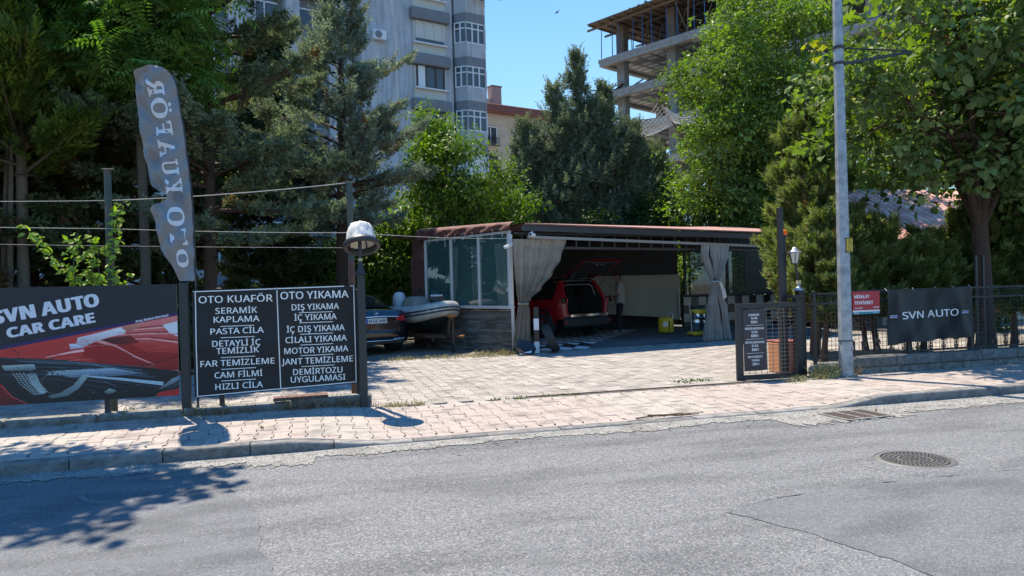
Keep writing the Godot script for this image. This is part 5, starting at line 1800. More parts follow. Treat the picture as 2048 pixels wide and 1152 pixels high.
func props() -> void:
	var fr := func(t: float, y: float, z: float) -> Vector3: return front(t, y, -0.16 - z)
	# curtains tied back at both sides of the opening
	var c := tri_mat("taupe_curtain", ramp_tex(256, noise(0.015, 70, FastNoiseLite.TYPE_SIMPLEX_SMOOTH, 5), [0.0, G(0.27, 0.225, 0.175), 0.5, G(0.37, 0.315, 0.25), 1.0, G(0.44, 0.385, 0.31)]), 1.4, 0.85)
	c.backlight_enabled = true
	c.backlight = Color(0.5, 0.45, 0.36)

	var o := thing("curtain", "taupe curtain tied back at the glazed corner", "curtain", Vector3.ZERO, 0.0, "curtains of the car wash")
	var g := Geo.new()
	g.cloth(drape([[2.64, 0.0, 1.36, 0.55], [2.2, 0.0, 1.20, 0.9], [1.85, 0.02, 0.98, 1.0], [1.5, 0.06, 0.68, 1.0], [1.28, 0.10, 0.42, 0.9], [1.16, 0.13, 0.34, 0.7]], 10.0, 0.034, fr, 220, 44), 0.003)
	part(o, "upper_drape", g, c)
	g = Geo.new()
	g.cloth(drape([[1.18, 0.12, 0.35, 0.7], [1.0, 0.08, 0.38, 0.8], [0.6, 0.0, 0.37, 0.9], [0.3, -0.05, 0.36, 1.0], [0.05, -0.10, 0.34, 1.1]], 8.0, 0.034, fr, 140, 24), 0.003)
	part(o, "lower_drape", g, c)
	g = Geo.new()
	g.lathe(front(0.235, 1.165, -0.16), [Vector2(0.125, -0.02), Vector2(0.135, 0.0), Vector2(0.125, 0.02)], 18, Basis.from_scale(Vector3(1, 1, 0.6)))
	part(o, "tie_band", g, c)
	var c2 := tri_mat("grey_curtain", ramp_tex(256, noise(0.015, 71, FastNoiseLite.TYPE_SIMPLEX_SMOOTH, 5), [0.0, G(0.27, 0.26, 0.25), 0.5, G(0.36, 0.35, 0.335), 1.0, G(0.42, 0.41, 0.39)]), 1.4, 0.85)
	c2.backlight_enabled = true
	c2.backlight = Color(0.45, 0.45, 0.43)

	o = thing("curtain", "grey curtain with dark stripe tied at its middle", "curtain", Vector3.ZERO, 0.0, "curtains of the car wash")
	var kn := [[2.50, 5.20, 6.08, 0.6], [2.22, 5.17, 6.03, 0.9], [1.9, 5.32, 5.90, 1.0], [1.66, 5.44, 5.79, 0.8], [1.56, 5.48, 5.75, 0.6], [1.44, 5.46, 5.78, 0.6], [0.82, 5.33, 5.97, 0.8], [0.3, 5.20, 6.03, 0.9], [-0.0, 5.14, 6.07, 1.0]]
	g = Geo.new()
	var rows := drape(kn, 7.0, 0.030, fr, 160, 60)
	g.cloth(rows, 0.003)
	part(o, "drape", g, c2)
	g = Geo.new()
	var strip := []
	for j in rows.size():
		var u := 0.30 + 0.48 * (1.0 - float(j) / (rows.size() - 1))
		var k := int(u * 160)
		var row := PackedVector3Array()
		for q in 9: row.append(rows[j][clampi(k + q, 0, 160)] + Vector3(-0.02, 0, 0.10).normalized() * 0.006)
		strip.append(row)
	g.cloth(strip, 0.002)
	part(o, "dark_stripe", g, M.black_sheet)
	g = Geo.new()
	g.lathe(front(5.615, 1.555, -0.16), [Vector2(0.138, -0.018), Vector2(0.148, 0.0), Vector2(0.138, 0.018)], 18, Basis.from_scale(Vector3(1, 1, 0.62)))
	g.cloth([PackedVector3Array([front(5.78, 1.10, -0.27), front(5.86, 1.12, -0.27), front(5.90, 1.16, -0.27)]), PackedVector3Array([front(5.74, 1.3, -0.28), front(5.80, 1.32, -0.29), front(5.84, 1.34, -0.28)]), PackedVector3Array([front(5.66, 1.54, -0.27), front(5.70, 1.55, -0.28), front(5.74, 1.55, -0.27)])], 0.003)
	part(o, "white_tie", g, M.white_aluminium)
	# tarpaulin along the back
	var tp := mat("tarp_beige", lin(0.36, 0.34, 0.28), 0.8)
	o = thing("back_tarpaulin", "beige tarpaulin hung along the back of the car wash", "tarpaulin")
	g = Geo.new()
	rows = []
	for j in 12:
		var row := PackedVector3Array()
		for i in 40:
			var u := i / 39.0
			var s := lerpf(6.6, 11.15, u)
			var yt := lerpf(2.03, 1.85, u)
			var yb := lerpf(0.95, 0.36, u) + 0.03 * sin(u * 9.0)
			var yy := lerpf(yb, yt, j / 11.0)
			row.append(V(s + 0.10 * sin(j / 11.0 * PI) * u * u, yy, 21.15 + 0.03 * sin(u * 17.0) + 0.05 * sin(j * 0.5) * u))
		rows.append(row)
	g.cloth(rows, 0.004)
	part(o, "sheet", g, tp)
	g = Geo.new()
	g.cyl(V(11.18, 1.90, 21.12), V(11.2, 0.4, 21.12), 0.025, 0.025, 8)
	part(o, "edge_pole", g, M.white_aluminium)
	o = thing("dark_curtain", "black sheet hanging above the beige tarpaulin", "curtain")
	g = Geo.new()
	rows = []
	for j in 5:
		var row := PackedVector3Array()
		for i in 60: row.append(V(5.0 + 6.1 * i / 59.0, lerpf(1.80, 2.85, j / 4.0), 21.0 + 0.025 * sin(i * 0.9)))
		rows.append(row)
	g.cloth(rows, 0.003)
	part(o, "sheet", g, M.black_sheet)
	# pale plastic strips behind the glass
	for k in 3:
		o = thing("inner_curtain", ["pale curtain strip behind the pane nearest the taupe curtain", "pale curtain strip behind the middle pane", "pale curtain strip behind the far pane"][k], "curtain", Vector3.ZERO, 0.0, "strips behind the glass")
		g = Geo.new()
		var t0: float = [0.25, 1.45, 2.5][k]
		var w0: float = [0.7, 0.45, 0.3][k]
		var sd := func(t: float, y: float, z: float) -> Vector3: return side(t, y, -0.35 + z)
		g.cloth(drape([[2.6, t0, t0 + w0, 0.6], [1.9, t0 + 0.1, t0 + w0 * 0.9, 1.0], [1.0, t0 + 0.25, t0 + w0 * 0.85, 1.0]], 4.0, 0.03, sd, 40, 10), 0.002)
		part(o, "sheet", g, c2)
	# camera and floodlight on the corner
	o = thing("security_camera", "white security camera under the roof corner", "camera")
	g = Geo.new()
	g.cyl(front(0.37, 2.735, -0.34), front(0.52, 2.725, -0.22), 0.048, 0.044, 16)
	part(o, "body", g, M.white_print)
	g = Geo.new()
	g.cyl(front(0.366, 2.736, -0.345), front(0.372, 2.735, -0.338), 0.034, 0.034, 14)
	part(o, "lens", g, M.black_paint)
	g = Geo.new()
	g.bar(front(0.46, 2.75, -0.26), front(0.46, 2.84, -0.24), 0.025, 0.025)
	part(o, "bracket", g, M.white_print)
	o = thing("floodlight", "small white floodlight on the glazed corner post", "floodlight")
	g = Geo.new()
	g.box(front(-0.13, 2.47, -0.14), Vector3(0.13, 0.07, 0.09), Basis(Vector3.BACK, 0.35), 0.012)
	part(o, "head", g, M.white_print)
	g = Geo.new()
	g.lathe(front(0.02, 2.52, -0.08), [Vector2(0.0, -0.05), Vector2(0.045, -0.05), Vector2(0.055, 0.0), Vector2(0.045, 0.05), Vector2(0.0, 0.055)], 14)
	part(o, "mount", g, M.white_print)
	# striped corner guard
	o = thing("striped_guard", "black and white striped guard post at the curtain foot", "post", front(0.42, 0.05, -0.42))
	for k in 4:
		g = Geo.new()
		g.box(Vector3(0, 0.13 + k * 0.26, 0), Vector3(0.115, 0.26, 0.05), Basis.IDENTITY, 0.003)
		part(o, "band", g, M.tile_black if k % 2 else M.white_print)
	# old tyre leaning edge on
	o = thing("old_tyre", "worn black tyre leaning beside the striped guard post", "tyre", front(0.80, 0.05, -0.40))
	var rub := tri_mat("rubber", ramp_tex(256, noise(0.05, 72), [0.0, G(0.018), 0.6, G(0.035), 1.0, G(0.07)]), 0.5, 0.75)
	g = Geo.new()
	var tb := Basis(Vector3.UP, -0.31) * Basis(Vector3.BACK, 0.42) * Basis(Vector3.BACK, PI / 2)
	g.lathe(Vector3(-0.02, 0.315, 0), [Vector2(0.20, -0.075), Vector2(0.26, -0.098), Vector2(0.31, -0.095), Vector2(0.328, -0.06), Vector2(0.332, 0.0), Vector2(0.328, 0.06), Vector2(0.31, 0.095), Vector2(0.26, 0.098), Vector2(0.20, 0.075), Vector2(0.185, 0.0), Vector2(0.20, -0.075)], 32, tb)
	part(o, "casing", g, rub)
	g = Geo.new()
	for k in 48:
		var a := TAU * k / 48
		for q in [-0.035, 0.0, 0.035]:
			g.box(Vector3(-0.02, 0.315, 0) + tb * Vector3(cos(a) * 0.331, q, -sin(a) * 0.331), Vector3(0.008, 0.028, 0.03), tb * Basis(Vector3.UP, a))
	part(o, "tread", g, rub, "stuff")
	# round black tub lying on its side
	o = thing("black_tub", "shallow black tub with a pale rim lying at the curtain foot", "tub", front(0.0, 0.06, -0.62))
	g = Geo.new()
	var ub := Basis(Vector3.RIGHT, 0.55) * Basis(Vector3.BACK, -0.15)
	g.lathe(Vector3(0.03, 0.14, 0), [Vector2(0.0, -0.04), Vector2(0.17, -0.04), Vector2(0.24, 0.04), Vector2(0.25, 0.04), Vector2(0.18, -0.055), Vector2(0.0, -0.055)], 28, ub)
	part(o, "shell", g, M.black_paint)
	g = Geo.new()
	g.cloth([PackedVector3Array([Vector3(-0.14, 0.015, 0.14), Vector3(0.0, 0.01, 0.17), Vector3(0.12, 0.03, 0.16)]), PackedVector3Array([Vector3(-0.12, 0.05, 0.11), Vector3(0.02, 0.065, 0.13), Vector3(0.16, 0.09, 0.12)])], 0.004)
	part(o, "pale_rag", g, M.white_print)
	# yellow sprayer
	var yl := mat("yellow_plastic", lin(0.62, 0.44, 0.03), 0.4)
	o = thing("sprayer", "yellow pressure sprayer tank with bent handle on the chequered floor", "sprayer", V(9.58, 0.13, 18.9))
	g = Geo.new()
	g.lathe(Vector3(0, 0.03, 0), [Vector2(0.0, 0.0), Vector2(0.19, 0.0), Vector2(0.215, 0.03), Vector2(0.215, 0.36), Vector2(0.19, 0.41), Vector2(0.10, 0.44), Vector2(0.0, 0.445)], 24)
	part(o, "tank", g, yl)
	for q in [-0.12, 0.12]:
		g = Geo.new()
		g.cyl(Vector3(q, 0.0, 0.12), Vector3(q, 0.04, 0.12), 0.03, 0.03, 10)
		part(o, "foot", g, M.black_paint)
	g = Geo.new()
	g.tube(PackedVector3Array([Vector3(0.04, 0.40, 0.05), Vector3(0.05, 0.54, 0.05), Vector3(0.08, 0.575, 0.05), Vector3(0.17, 0.575, 0.05), Vector3(0.20, 0.54, 0.05), Vector3(0.20, 0.38, 0.05)]), PackedFloat32Array([0.012]), 8)
	part(o, "handle", g, M.white_aluminium)
	g = Geo.new()
	g.box(Vector3(0, 0.22, 0.21), Vector3(0.03, 0.3, 0.02), Basis.IDENTITY, 0.004)
	part(o, "sight_tube", g, M.black_paint)
	g = Geo.new()
	g.box(Vector3(-0.11, 0.26, 0.185), Vector3(0.12, 0.12, 0.012), Basis(Vector3.UP, -0.5))
	part(o, "label_plate", g, M.white_print)
	g = Geo.new()
	g.tube(PackedVector3Array([Vector3(0.2, 0.1, 0.0), Vector3(0.35, 0.02, 0.1), Vector3(0.55, 0.015, 0.05), Vector3(0.6, 0.015, -0.2)]), PackedFloat32Array([0.014]), 8)
	part(o, "hose", g, M.black_paint)
	# drum vacuum cleaner
	o = thing("drum_vacuum", "steel drum vacuum cleaner with yellow head and base", "vacuum", V(9.86, 0.09, 17.6))
	var steel := mat("polished_steel", lin(0.55, 0.55, 0.55), 0.22, 0.95)
	g = Geo.new()
	g.lathe(Vector3(0, 0.20, 0), [Vector2(0.0, 0.0), Vector2(0.205, 0.0), Vector2(0.215, 0.015), Vector2(0.215, 0.18), Vector2(0.222, 0.19), Vector2(0.215, 0.20), Vector2(0.215, 0.33), Vector2(0.222, 0.34), Vector2(0.215, 0.35), Vector2(0.215, 0.43), Vector2(0.0, 0.43)], 28)
	part(o, "drum", g, steel)
	g = Geo.new()
	g.lathe(Vector3(0, 0.63, 0), [Vector2(0.225, 0.0), Vector2(0.235, 0.02), Vector2(0.235, 0.10), Vector2(0.21, 0.115)], 28)
	part(o, "yellow_head", g, yl)
	g = Geo.new()
	g.lathe(Vector3(0, 0.745, 0), [Vector2(0.21, 0.0), Vector2(0.20, 0.06), Vector2(0.15, 0.09), Vector2(0.0, 0.095)], 28)
	part(o, "motor_cover", g, M.black_paint)
	g = Geo.new()
	g.box(Vector3(0, 0.11, 0), Vector3(0.46, 0.10, 0.42), Basis.IDENTITY, 0.03)
	part(o, "trolley", g, yl)
	for q in [Vector3(-0.19, 0.03, 0.17), Vector3(0.19, 0.03, 0.17), Vector3(-0.19, 0.03, -0.17), Vector3(0.19, 0.03, -0.17)]:
		g = Geo.new()
		g.cyl(q + Vector3(-0.015, 0.0, 0), q + Vector3(0.015, 0.0, 0), 0.03, 0.03, 12)
		part(o, "castor", g, M.black_paint)
	g = Geo.new()
	g.tube(PackedVector3Array([Vector3(-0.24, 0.12, 0.1), Vector3(-0.26, 0.55, 0.1), Vector3(-0.30, 0.88, 0.1), Vector3(-0.36, 0.91, 0.1)]), PackedFloat32Array([0.012]), 8)
	part(o, "push_handle", g, M.white_aluminium)
	g = Geo.new()
	g.tube(PackedVector3Array([Vector3(-0.23, 0.68, 0.12), Vector3(-0.12, 0.50, 0.25), Vector3(0.08, 0.48, 0.27), Vector3(0.22, 0.6, 0.18), Vector3(0.32, 0.5, 0.1), Vector3(0.36, 0.2, 0.1)]), PackedFloat32Array([0.022]), 8)
	part(o, "hose", g, M.black_paint)


# ---------------------------------------------------------------- cars
# car axes: x right, y up, the tail at z = 0, the nose at -z
func shell(stations: Array, sect: Callable, nx: int) -> Array:
	var rows := []
	for s in stations:
		var row := PackedVector3Array()
		for i in nx + 1: row.append(sect.call(s, float(i) / nx))
		rows.append(row)
	return rows


# lower body: from the left sill over the deck to the right sill; s = [z, half width, y bottom, y shoulder, y deck]
func body_sect(s: Array, u: float) -> Vector3:
	var side_u := absf(u * 2.0 - 1.0)          # 1 at the sills, 0 on the centre line
	var sg := -1.0 if u < 0.5 else 1.0
	var x: float
	var y: float
	if side_u > 0.45:
		var t := (side_u - 0.45) / 0.55        # 0 at the shoulder, 1 at the sill
		x = s[1] * (1.0 - 0.055 * pow(absf(t - 0.42) / 0.58, 2.2)) - 0.03 * smoothstep(0.12, 0.0, t)
		y = lerpf(s[3], s[2], t)
	else:
		var t := side_u / 0.45
		x = (s[1] - 0.045) * t
		y = lerpf(s[4], s[3] + 0.012, pow(t, 3.0))
	return Vector3(sg * x, y, s[0])


func wheel(o: Node, at: Vector3, r: float, w: float, spokes: int, out: float) -> void:
	var ax := Basis(Vector3.BACK, -PI / 2 * out)     # the wheel's outer face looks to out * x
	var g := Geo.new()
	g.lathe(at, [Vector2(r * 0.66, -w * 0.5), Vector2(r * 0.93, -w * 0.5), Vector2(r, -w * 0.36), Vector2(r, w * 0.36), Vector2(r * 0.93, w * 0.5), Vector2(r * 0.68, w * 0.47), Vector2(r * 0.66, w * 0.40)], 32, ax)
	var ty := part(o, "wheel", g, M.rubber)
	g = Geo.new()
	g.lathe(at, [Vector2(r * 0.66, w * 0.40), Vector2(r * 0.63, w * 0.44), Vector2(r * 0.60, w * 0.25), Vector2(r * 0.58, w * 0.0), Vector2(0.0, w * 0.0)], 28, ax)
	part(ty, "barrel", g, M.black_paint)
	g = Geo.new()
	for k in spokes:
		var a := TAU * k / spokes
		var d := Vector3(cos(a), 0, -sin(a))
		g.bar(at + ax * (d * r * 0.08 + Vector3.UP * w * 0.36), at + ax * (d * r * 0.62 + Vector3.UP * w * 0.40), r * 0.07, r * 0.05)
	g.lathe(at, [Vector2(0.0, w * 0.42), Vector2(r * 0.10, w * 0.42), Vector2(r * 0.14, w * 0.36)], 14, ax)
	part(ty, "rim", g, M.rim_silver)


func quad_patch(a: Vector3, b: Vector3, c: Vector3, d: Vector3, bulge: Vector3, nx := 8, ny := 6) -> Geo:
	var rows := []
	for j in ny + 1:
		var row := PackedVector3Array()
		for i in nx + 1:
			var u := float(i) / nx
			var v := float(j) / ny
			row.append(a.lerp(b, u).lerp(d.lerp(c, u), v) + bulge * (4.0 * u * (1.0 - u) * 0.7 + 4.0 * v * (1.0 - v) * 0.3))
		rows.append(row)
	var g := Geo.new()
	g.sheet(rows)
	return g


func vehicles() -> void:
	var navy := mat("navy_paint", lin(0.004, 0.005, 0.011), 0.18)
	navy.clearcoat_enabled = true
	navy.clearcoat = 1.0
	navy.clearcoat_roughness = 0.03
	navy.metallic = 0.25
	var red := mat("red_paint", lin(0.30, 0.008, 0.016), 0.3)
	red.clearcoat_enabled = true
	red.clearcoat = 0.5
	red.clearcoat_roughness = 0.04
	mat("rim_silver", lin(0.36, 0.37, 0.38), 0.35, 0.8)
	mat("chrome", lin(0.78, 0.79, 0.80), 0.12, 1.0)
	mat("car_glass", lin(0.012, 0.016, 0.018), 0.04)
	var lamp := mat("lamp_red", lin(0.38, 0.015, 0.02), 0.12)
	mat("car_plastic", lin(0.022, 0.022, 0.024), 0.6)
	mat("plate_blue", lin(0.02, 0.08, 0.45), 0.5)
	var sd := sedan(navy, lamp)
	sd.position = V(1.45, YARD, 17.5)
	sd.rotation.y = 0.33
	var far := copy_of(sd, V(-3.25, YARD, 16.9), -0.12, "dark blue sedan hidden behind the billboard and the fence post")
	for c in far.get_children():
		if String(c.name).begins_with("number_plate"): c.queue_free()
	suv(red, lamp)
	boat()


func sedan(paint: Material, lamp: Material) -> Node3D:
	var o := thing("parked_sedan", "dark blue sedan parked tail out beside the inflatable boat", "car", Vector3.ZERO, 0.0, "parked sedans in the yard")
	var g := Geo.new()
	var st := [[0.0, 0.60, 0.42, 0.80, 0.86], [-0.015, 0.72, 0.36, 0.86, 0.93], [-0.06, 0.80, 0.30, 0.93, 1.01], [-0.14, 0.85, 0.26, 0.97, 1.045], [-0.30, 0.885, 0.24, 0.985, 1.065], [-0.60, 0.90, 0.22, 0.99, 1.07], [-1.2, 0.905, 0.2, 0.98, 1.05], [-2.2, 0.905, 0.2, 0.95, 1.0], [-3.3, 0.905, 0.2, 0.93, 0.99], [-3.8, 0.895, 0.21, 0.88, 0.95], [-4.3, 0.86, 0.24, 0.80, 0.86], [-4.58, 0.76, 0.28, 0.70, 0.74], [-4.68, 0.60, 0.34, 0.62, 0.65]]
	var rows := shell(st, body_sect, 44)
	g.sheet(rows, false, true)
	# tail cap
	for i in 44: g.tri(Vector3(0, 0.66, 0.004), rows[0][i], rows[0][i + 1])
	g.tri(Vector3(0, 0.66, 0.004), rows[0][44], rows[0][0])
	part(o, "body", g, paint)
	# cabin
	g = Geo.new()
	var cs := [[-0.62, 0.78, 1.06, 1.065, 0.70], [-0.95, 0.80, 1.04, 1.20, 0.62], [-1.35, 0.81, 1.02, 1.365, 0.56], [-1.75, 0.82, 1.0, 1.43, 0.55], [-2.3, 0.82, 0.98, 1.44, 0.55], [-2.7, 0.82, 0.98, 1.40, 0.56], [-3.1, 0.80, 0.97, 1.20, 0.62], [-3.45, 0.76, 0.97, 0.985, 0.70]]
	var cab := func(s: Array, u: float) -> Vector3:
		var q := absf(u * 2 - 1)
		var sg := -1.0 if u < 0.5 else 1.0
		if q > 0.5:
			var t := (q - 0.5) / 0.5
			return Vector3(sg * lerpf(s[4], s[1], t), lerpf(s[3] - 0.025, s[2], t), s[0])
		return Vector3(sg * s[4] * q / 0.5, s[3] - 0.025 * pow(q / 0.5, 2.0), s[0])
	g.sheet(shell(cs, cab, 24), false, true)
	part(o, "cabin", g, paint)
	part(o, "rear_window", quad_patch(Vector3(-0.66, 1.085, -0.66), Vector3(0.66, 1.085, -0.66), Vector3(0.50, 1.368, -1.36), Vector3(-0.50, 1.368, -1.36), Vector3(0, 0.022, 0.012)), M.car_glass)
	for sg in [-1.0, 1.0]:
		var a := Vector3(sg * 0.815, 1.05, -1.0)
		var b := Vector3(sg * 0.83, 1.02, -3.0)
		var c := Vector3(sg * 0.63, 1.34, -2.6)
		var d := Vector3(sg * 0.60, 1.36, -1.5)
		var gl := quad_patch(a, b, c, d, Vector3(sg * 0.012, 0.006, 0)) if sg > 0 else quad_patch(b, a, d, c, Vector3(sg * 0.012, 0.006, 0))
		part(o, "side_window", gl, M.car_glass)
		# tail lamp wrapping the corner
		var lg := Geo.new()
		var rr := []
		for j in 5:
			var row := PackedVector3Array()
			for i in 9:
				var u := i / 8.0
				var x := lerpf(0.50, 0.868, u)
				var z := 0.008 - 0.40 * pow(maxf(0.0, (x - 0.60) / 0.268), 2.4) * 0.55
				var y0 := lerpf(0.80, 0.745, u)
				var y1 := lerpf(0.86, 0.965, u)
				row.append(Vector3(sg * x, lerpf(y0, y1, j / 4.0), z + 0.012 - 0.02 * j / 4.0))
			rr.append(row)
		lg.sheet(rr, false, sg < 0)
		part(o, "tail_lamp", lg, lamp)
		var eg := Geo.new()
		eg.bar(Vector3(sg * 0.70, 0.345, -0.02), Vector3(sg * 0.42, 0.345, 0.02), 0.05, 0.05, 0.012)
		part(o, "exhaust_trim", eg, M.chrome)
		wheel(o, Vector3(sg * 0.80, 0.33, -0.95), 0.33, 0.22, 10, sg)
		wheel(o, Vector3(sg * 0.80, 0.33, -3.75), 0.33, 0.22, 10, sg)
	g = Geo.new()
	g.tube(PackedVector3Array([Vector3(-0.56, 0.872, 0.012), Vector3(-0.3, 0.885, 0.03), Vector3(0, 0.89, 0.034), Vector3(0.3, 0.885, 0.03), Vector3(0.56, 0.872, 0.012)]), PackedFloat32Array([0.016]), 8)
	part(o, "boot_trim", g, M.chrome)
	g = Geo.new()
	g.lathe(Vector3(0, 0.965, 0.0), [Vector2(0.040, 0.0), Vector2(0.046, 0.007), Vector2(0.052, 0.0), Vector2(0.046, -0.007), Vector2(0.040, 0.0)], 24, Basis(Vector3.RIGHT, PI / 2 - 0.35))
	for k in 3:
		var a := PI / 2 + TAU * k / 3
		g.bar(Vector3(0, 0.965, 0.004), Vector3(cos(a) * 0.045, 0.965 + sin(a) * 0.043, 0.004 - sin(a) * 0.015), 0.008, 0.008)
	part(o, "emblem", g, M.chrome)
	g = Geo.new()
	var bp := []
	for q in [[0.24, -0.10], [0.27, -0.02], [0.33, 0.025], [0.50, 0.035], [0.56, 0.02], [0.585, -0.04]]:
		var row := PackedVector3Array()
		for i in 21:
			var u := i / 10.0 - 1.0
			row.append(Vector3(u * 0.89, q[0], q[1] - 0.22 * pow(absf(u), 5.0)))
		bp.append(row)
	g.sheet(bp)
	part(o, "bumper", g, paint)
	g = Geo.new()
	g.box(Vector3(0, 0.60, 0.008), Vector3(1.34, 0.012, 0.02), Basis.IDENTITY, 0.003)
	part(o, "bumper_seam", g, M.car_plastic)
	g = Geo.new()
	g.tube(PackedVector3Array([Vector3(-0.72, 0.36, 0.0), Vector3(-0.40, 0.325, 0.04), Vector3(0.40, 0.325, 0.04), Vector3(0.72, 0.36, 0.0)]), PackedFloat32Array([0.011]), 6)
	part(o, "bumper_trim", g, M.chrome)
	g = Geo.new()
	g.box(Vector3(0, 0.30, -0.03), Vector3(1.3, 0.12, 0.06), Basis.IDENTITY, 0.02)
	part(o, "diffuser", g, M.car_plastic)
	g = Geo.new()
	g.box(Vector3(0, 0.795, 0.02), Vector3(0.52, 0.115, 0.012), Basis.IDENTITY, 0.002)
	var pl := part(o, "number_plate", g, M.white_print)
	g = Geo.new()
	g.box(Vector3(-0.238, 0.795, 0.0275), Vector3(0.04, 0.108, 0.002))
	part(pl, "blue_band", g, M.plate_blue)
	g = Geo.new()
	write(g, "34 GG 8490", -0.205, 0.245, 0.757, 0.076, Transform3D(Basis.IDENTITY, Vector3(0, 0, 0.0275)), true)
	part(pl, "lettering", g, M.black_paint)
	return o


func suv(paint: Material, lamp: Material) -> void:
	var o := thing("red_crossover", "red crossover with raised tailgate inside the car wash", "car", V(7.14, 0.137, 18.60), 0.38)
	var dark := mat("boot_lining", lin(0.012, 0.012, 0.014), 0.9)
	# outer shell, open at the tail between the quarter panels
	var g := Geo.new()
	var st := [[-0.02, 0.82, 0.52, 0.98, 0.985], [-0.10, 0.87, 0.46, 1.02, 1.025], [-0.3, 0.905, 0.42, 1.05, 1.06], [-0.8, 0.92, 0.40, 1.06, 1.07], [-1.8, 0.92, 0.36, 1.02, 1.03], [-3.0, 0.92, 0.36, 1.0, 1.02], [-3.6, 0.90, 0.38, 0.98, 1.04], [-4.1, 0.87, 0.40, 0.90, 0.96], [-4.38, 0.76, 0.42, 0.78, 0.82]]
	var rows := shell(st, body_sect, 44)
	var sides := []
	var deck := []
	for j in rows.size():
		var r: PackedVector3Array = rows[j]
		sides.append([r.slice(0, 13), r.slice(32, 45)])
		deck.append(r.slice(12, 33))
	for q in 2:
		var rr := []
		for j in sides.size(): rr.append(sides[j][q])
		g.sheet(rr.slice(2), false, true)
	g.sheet(deck.slice(5), false, true)
	part(o, "body", g, paint)
	# quarter panel returns around the opening
	for sg in [-1.0, 1.0]:
		g = Geo.new()
		var qp := []
		for q in [[0.52, 0.90, 0.64], [0.66, 0.915, 0.66], [0.82, 0.92, 0.69], [0.98, 0.905, 0.71], [1.08, 0.875, 0.70], [1.20, 0.80, 0.67], [1.36, 0.73, 0.63], [1.53, 0.665, 0.56]]:
			var row := PackedVector3Array()
			var back: float = -0.02 - maxf(0.0, q[0] - 1.0) * 0.55
			var p0 := Vector3(q[1], q[0], -0.42)
			var p1 := Vector3(q[1] - 0.005, q[0], back)
			var p2 := Vector3(q[2], q[0], back + 0.01)
			for i in 9:
				var u := i / 8.0
				var v := p0.lerp(p1, u).lerp(p1.lerp(p2, u), u)
				row.append(Vector3(v.x * sg, v.y, v.z))
			row.append(Vector3(q[2] * sg - 0.02 * sg, q[0], back - 0.10))
			qp.append(row)
		g.sheet(qp, false, sg > 0)
		part(o, "quarter_panel", g, paint)
		g = Geo.new()
		g.box(Vector3(sg * 0.80, 1.02, -0.03), Vector3(0.20, 0.15, 0.10), Basis(Vector3.UP, sg * -0.35), 0.03)
		part(o, "tail_lamp", g, M.car_glass)
		g = Geo.new()
		g.box(Vector3(sg * 0.735, 1.01, 0.012), Vector3(0.035, 0.13, 0.05), Basis.IDENTITY, 0.01)
		part(o, "lamp_strip", g, lamp)
		g = Geo.new()
		g.box(Vector3(sg * 0.80, 0.44, 0.01), Vector3(0.13, 0.07, 0.06), Basis(Vector3.UP, sg * -0.2), 0.015)
		part(o, "reflector", g, lamp)
		wheel(o, Vector3(sg * 0.82, 0.35, -0.82), 0.35, 0.235, 10, sg)
		wheel(o, Vector3(sg * 0.82, 0.35, -3.45), 0.35, 0.235, 10, sg)
		g = Geo.new()
		var arch := PackedVector3Array()
		for k in 13:
			var a := PI * k / 12
			arch.append(Vector3(sg * 0.915, 0.37 + 0.41 * sin(a), -0.82 + 0.41 * cos(a)))
		g.tube(arch, PackedFloat32Array([0.035]), 8)
		part(o, "wheel_arch", g, M.car_plastic)
		g = Geo.new()
		g.box(Vector3(sg * 0.90, 0.42, -2.1), Vector3(0.06, 0.16, 2.0), Basis.IDENTITY, 0.03)
		part(o, "sill_cladding", g, M.car_plastic)
		# side glass, roof rail
		var a := Vector3(sg * 0.87, 1.07, -0.45)
		var b := Vector3(sg * 0.87, 1.04, -3.2)
		var c := Vector3(sg * 0.66, 1.50, -2.7)
		var d := Vector3(sg * 0.66, 1.53, -0.62)
		var gl := quad_patch(a, b, c, d, Vector3(sg * 0.015, 0, 0)) if sg > 0 else quad_patch(b, a, d, c, Vector3(sg * 0.015, 0, 0))
		part(o, "side_window", gl, M.car_glass)
		g = Geo.new()
		g.tube(PackedVector3Array([Vector3(sg * 0.66, 1.57, -0.5), Vector3(sg * 0.66, 1.635, -0.7), Vector3(sg * 0.66, 1.65, -1.6), Vector3(sg * 0.66, 1.60, -2.6)]), PackedFloat32Array([0.016]), 8)
		part(o, "roof_rail", g, M.chrome)
		g = Geo.new()
		g.cyl(Vector3(sg * 0.62, 1.36, -0.2), Vector3(sg * 0.60, 1.80, 0.28), 0.011, 0.011, 8)
		part(o, "gas_strut", g, M.chrome)
	g = Geo.new()
	g.sheet([PackedVector3Array([Vector3(-0.66, 1.52, -0.38), Vector3(-0.4, 1.585, -0.36), Vector3(0.4, 1.585, -0.36), Vector3(0.66, 1.52, -0.38)]), PackedVector3Array([Vector3(-0.67, 1.56, -1.0), Vector3(-0.4, 1.615, -1.0), Vector3(0.4, 1.615, -1.0), Vector3(0.67, 1.56, -1.0)]), PackedVector3Array([Vector3(-0.66, 1.56, -2.0), Vector3(-0.4, 1.62, -2.0), Vector3(0.4, 1.62, -2.0), Vector3(0.66, 1.56, -2.0)]), PackedVector3Array([Vector3(-0.64, 1.48, -2.75), Vector3(-0.4, 1.53, -2.8), Vector3(0.4, 1.53, -2.8), Vector3(0.64, 1.48, -2.75)])], false)
	part(o, "roof", g, M.car_plastic)
	part(o, "windscreen", quad_patch(Vector3(0.62, 1.5, -2.78), Vector3(-0.62, 1.5, -2.78), Vector3(-0.78, 1.05, -3.5), Vector3(0.78, 1.05, -3.5), Vector3(0, 0.02, -0.03)), M.car_glass)
	# boot
	g = Geo.new()
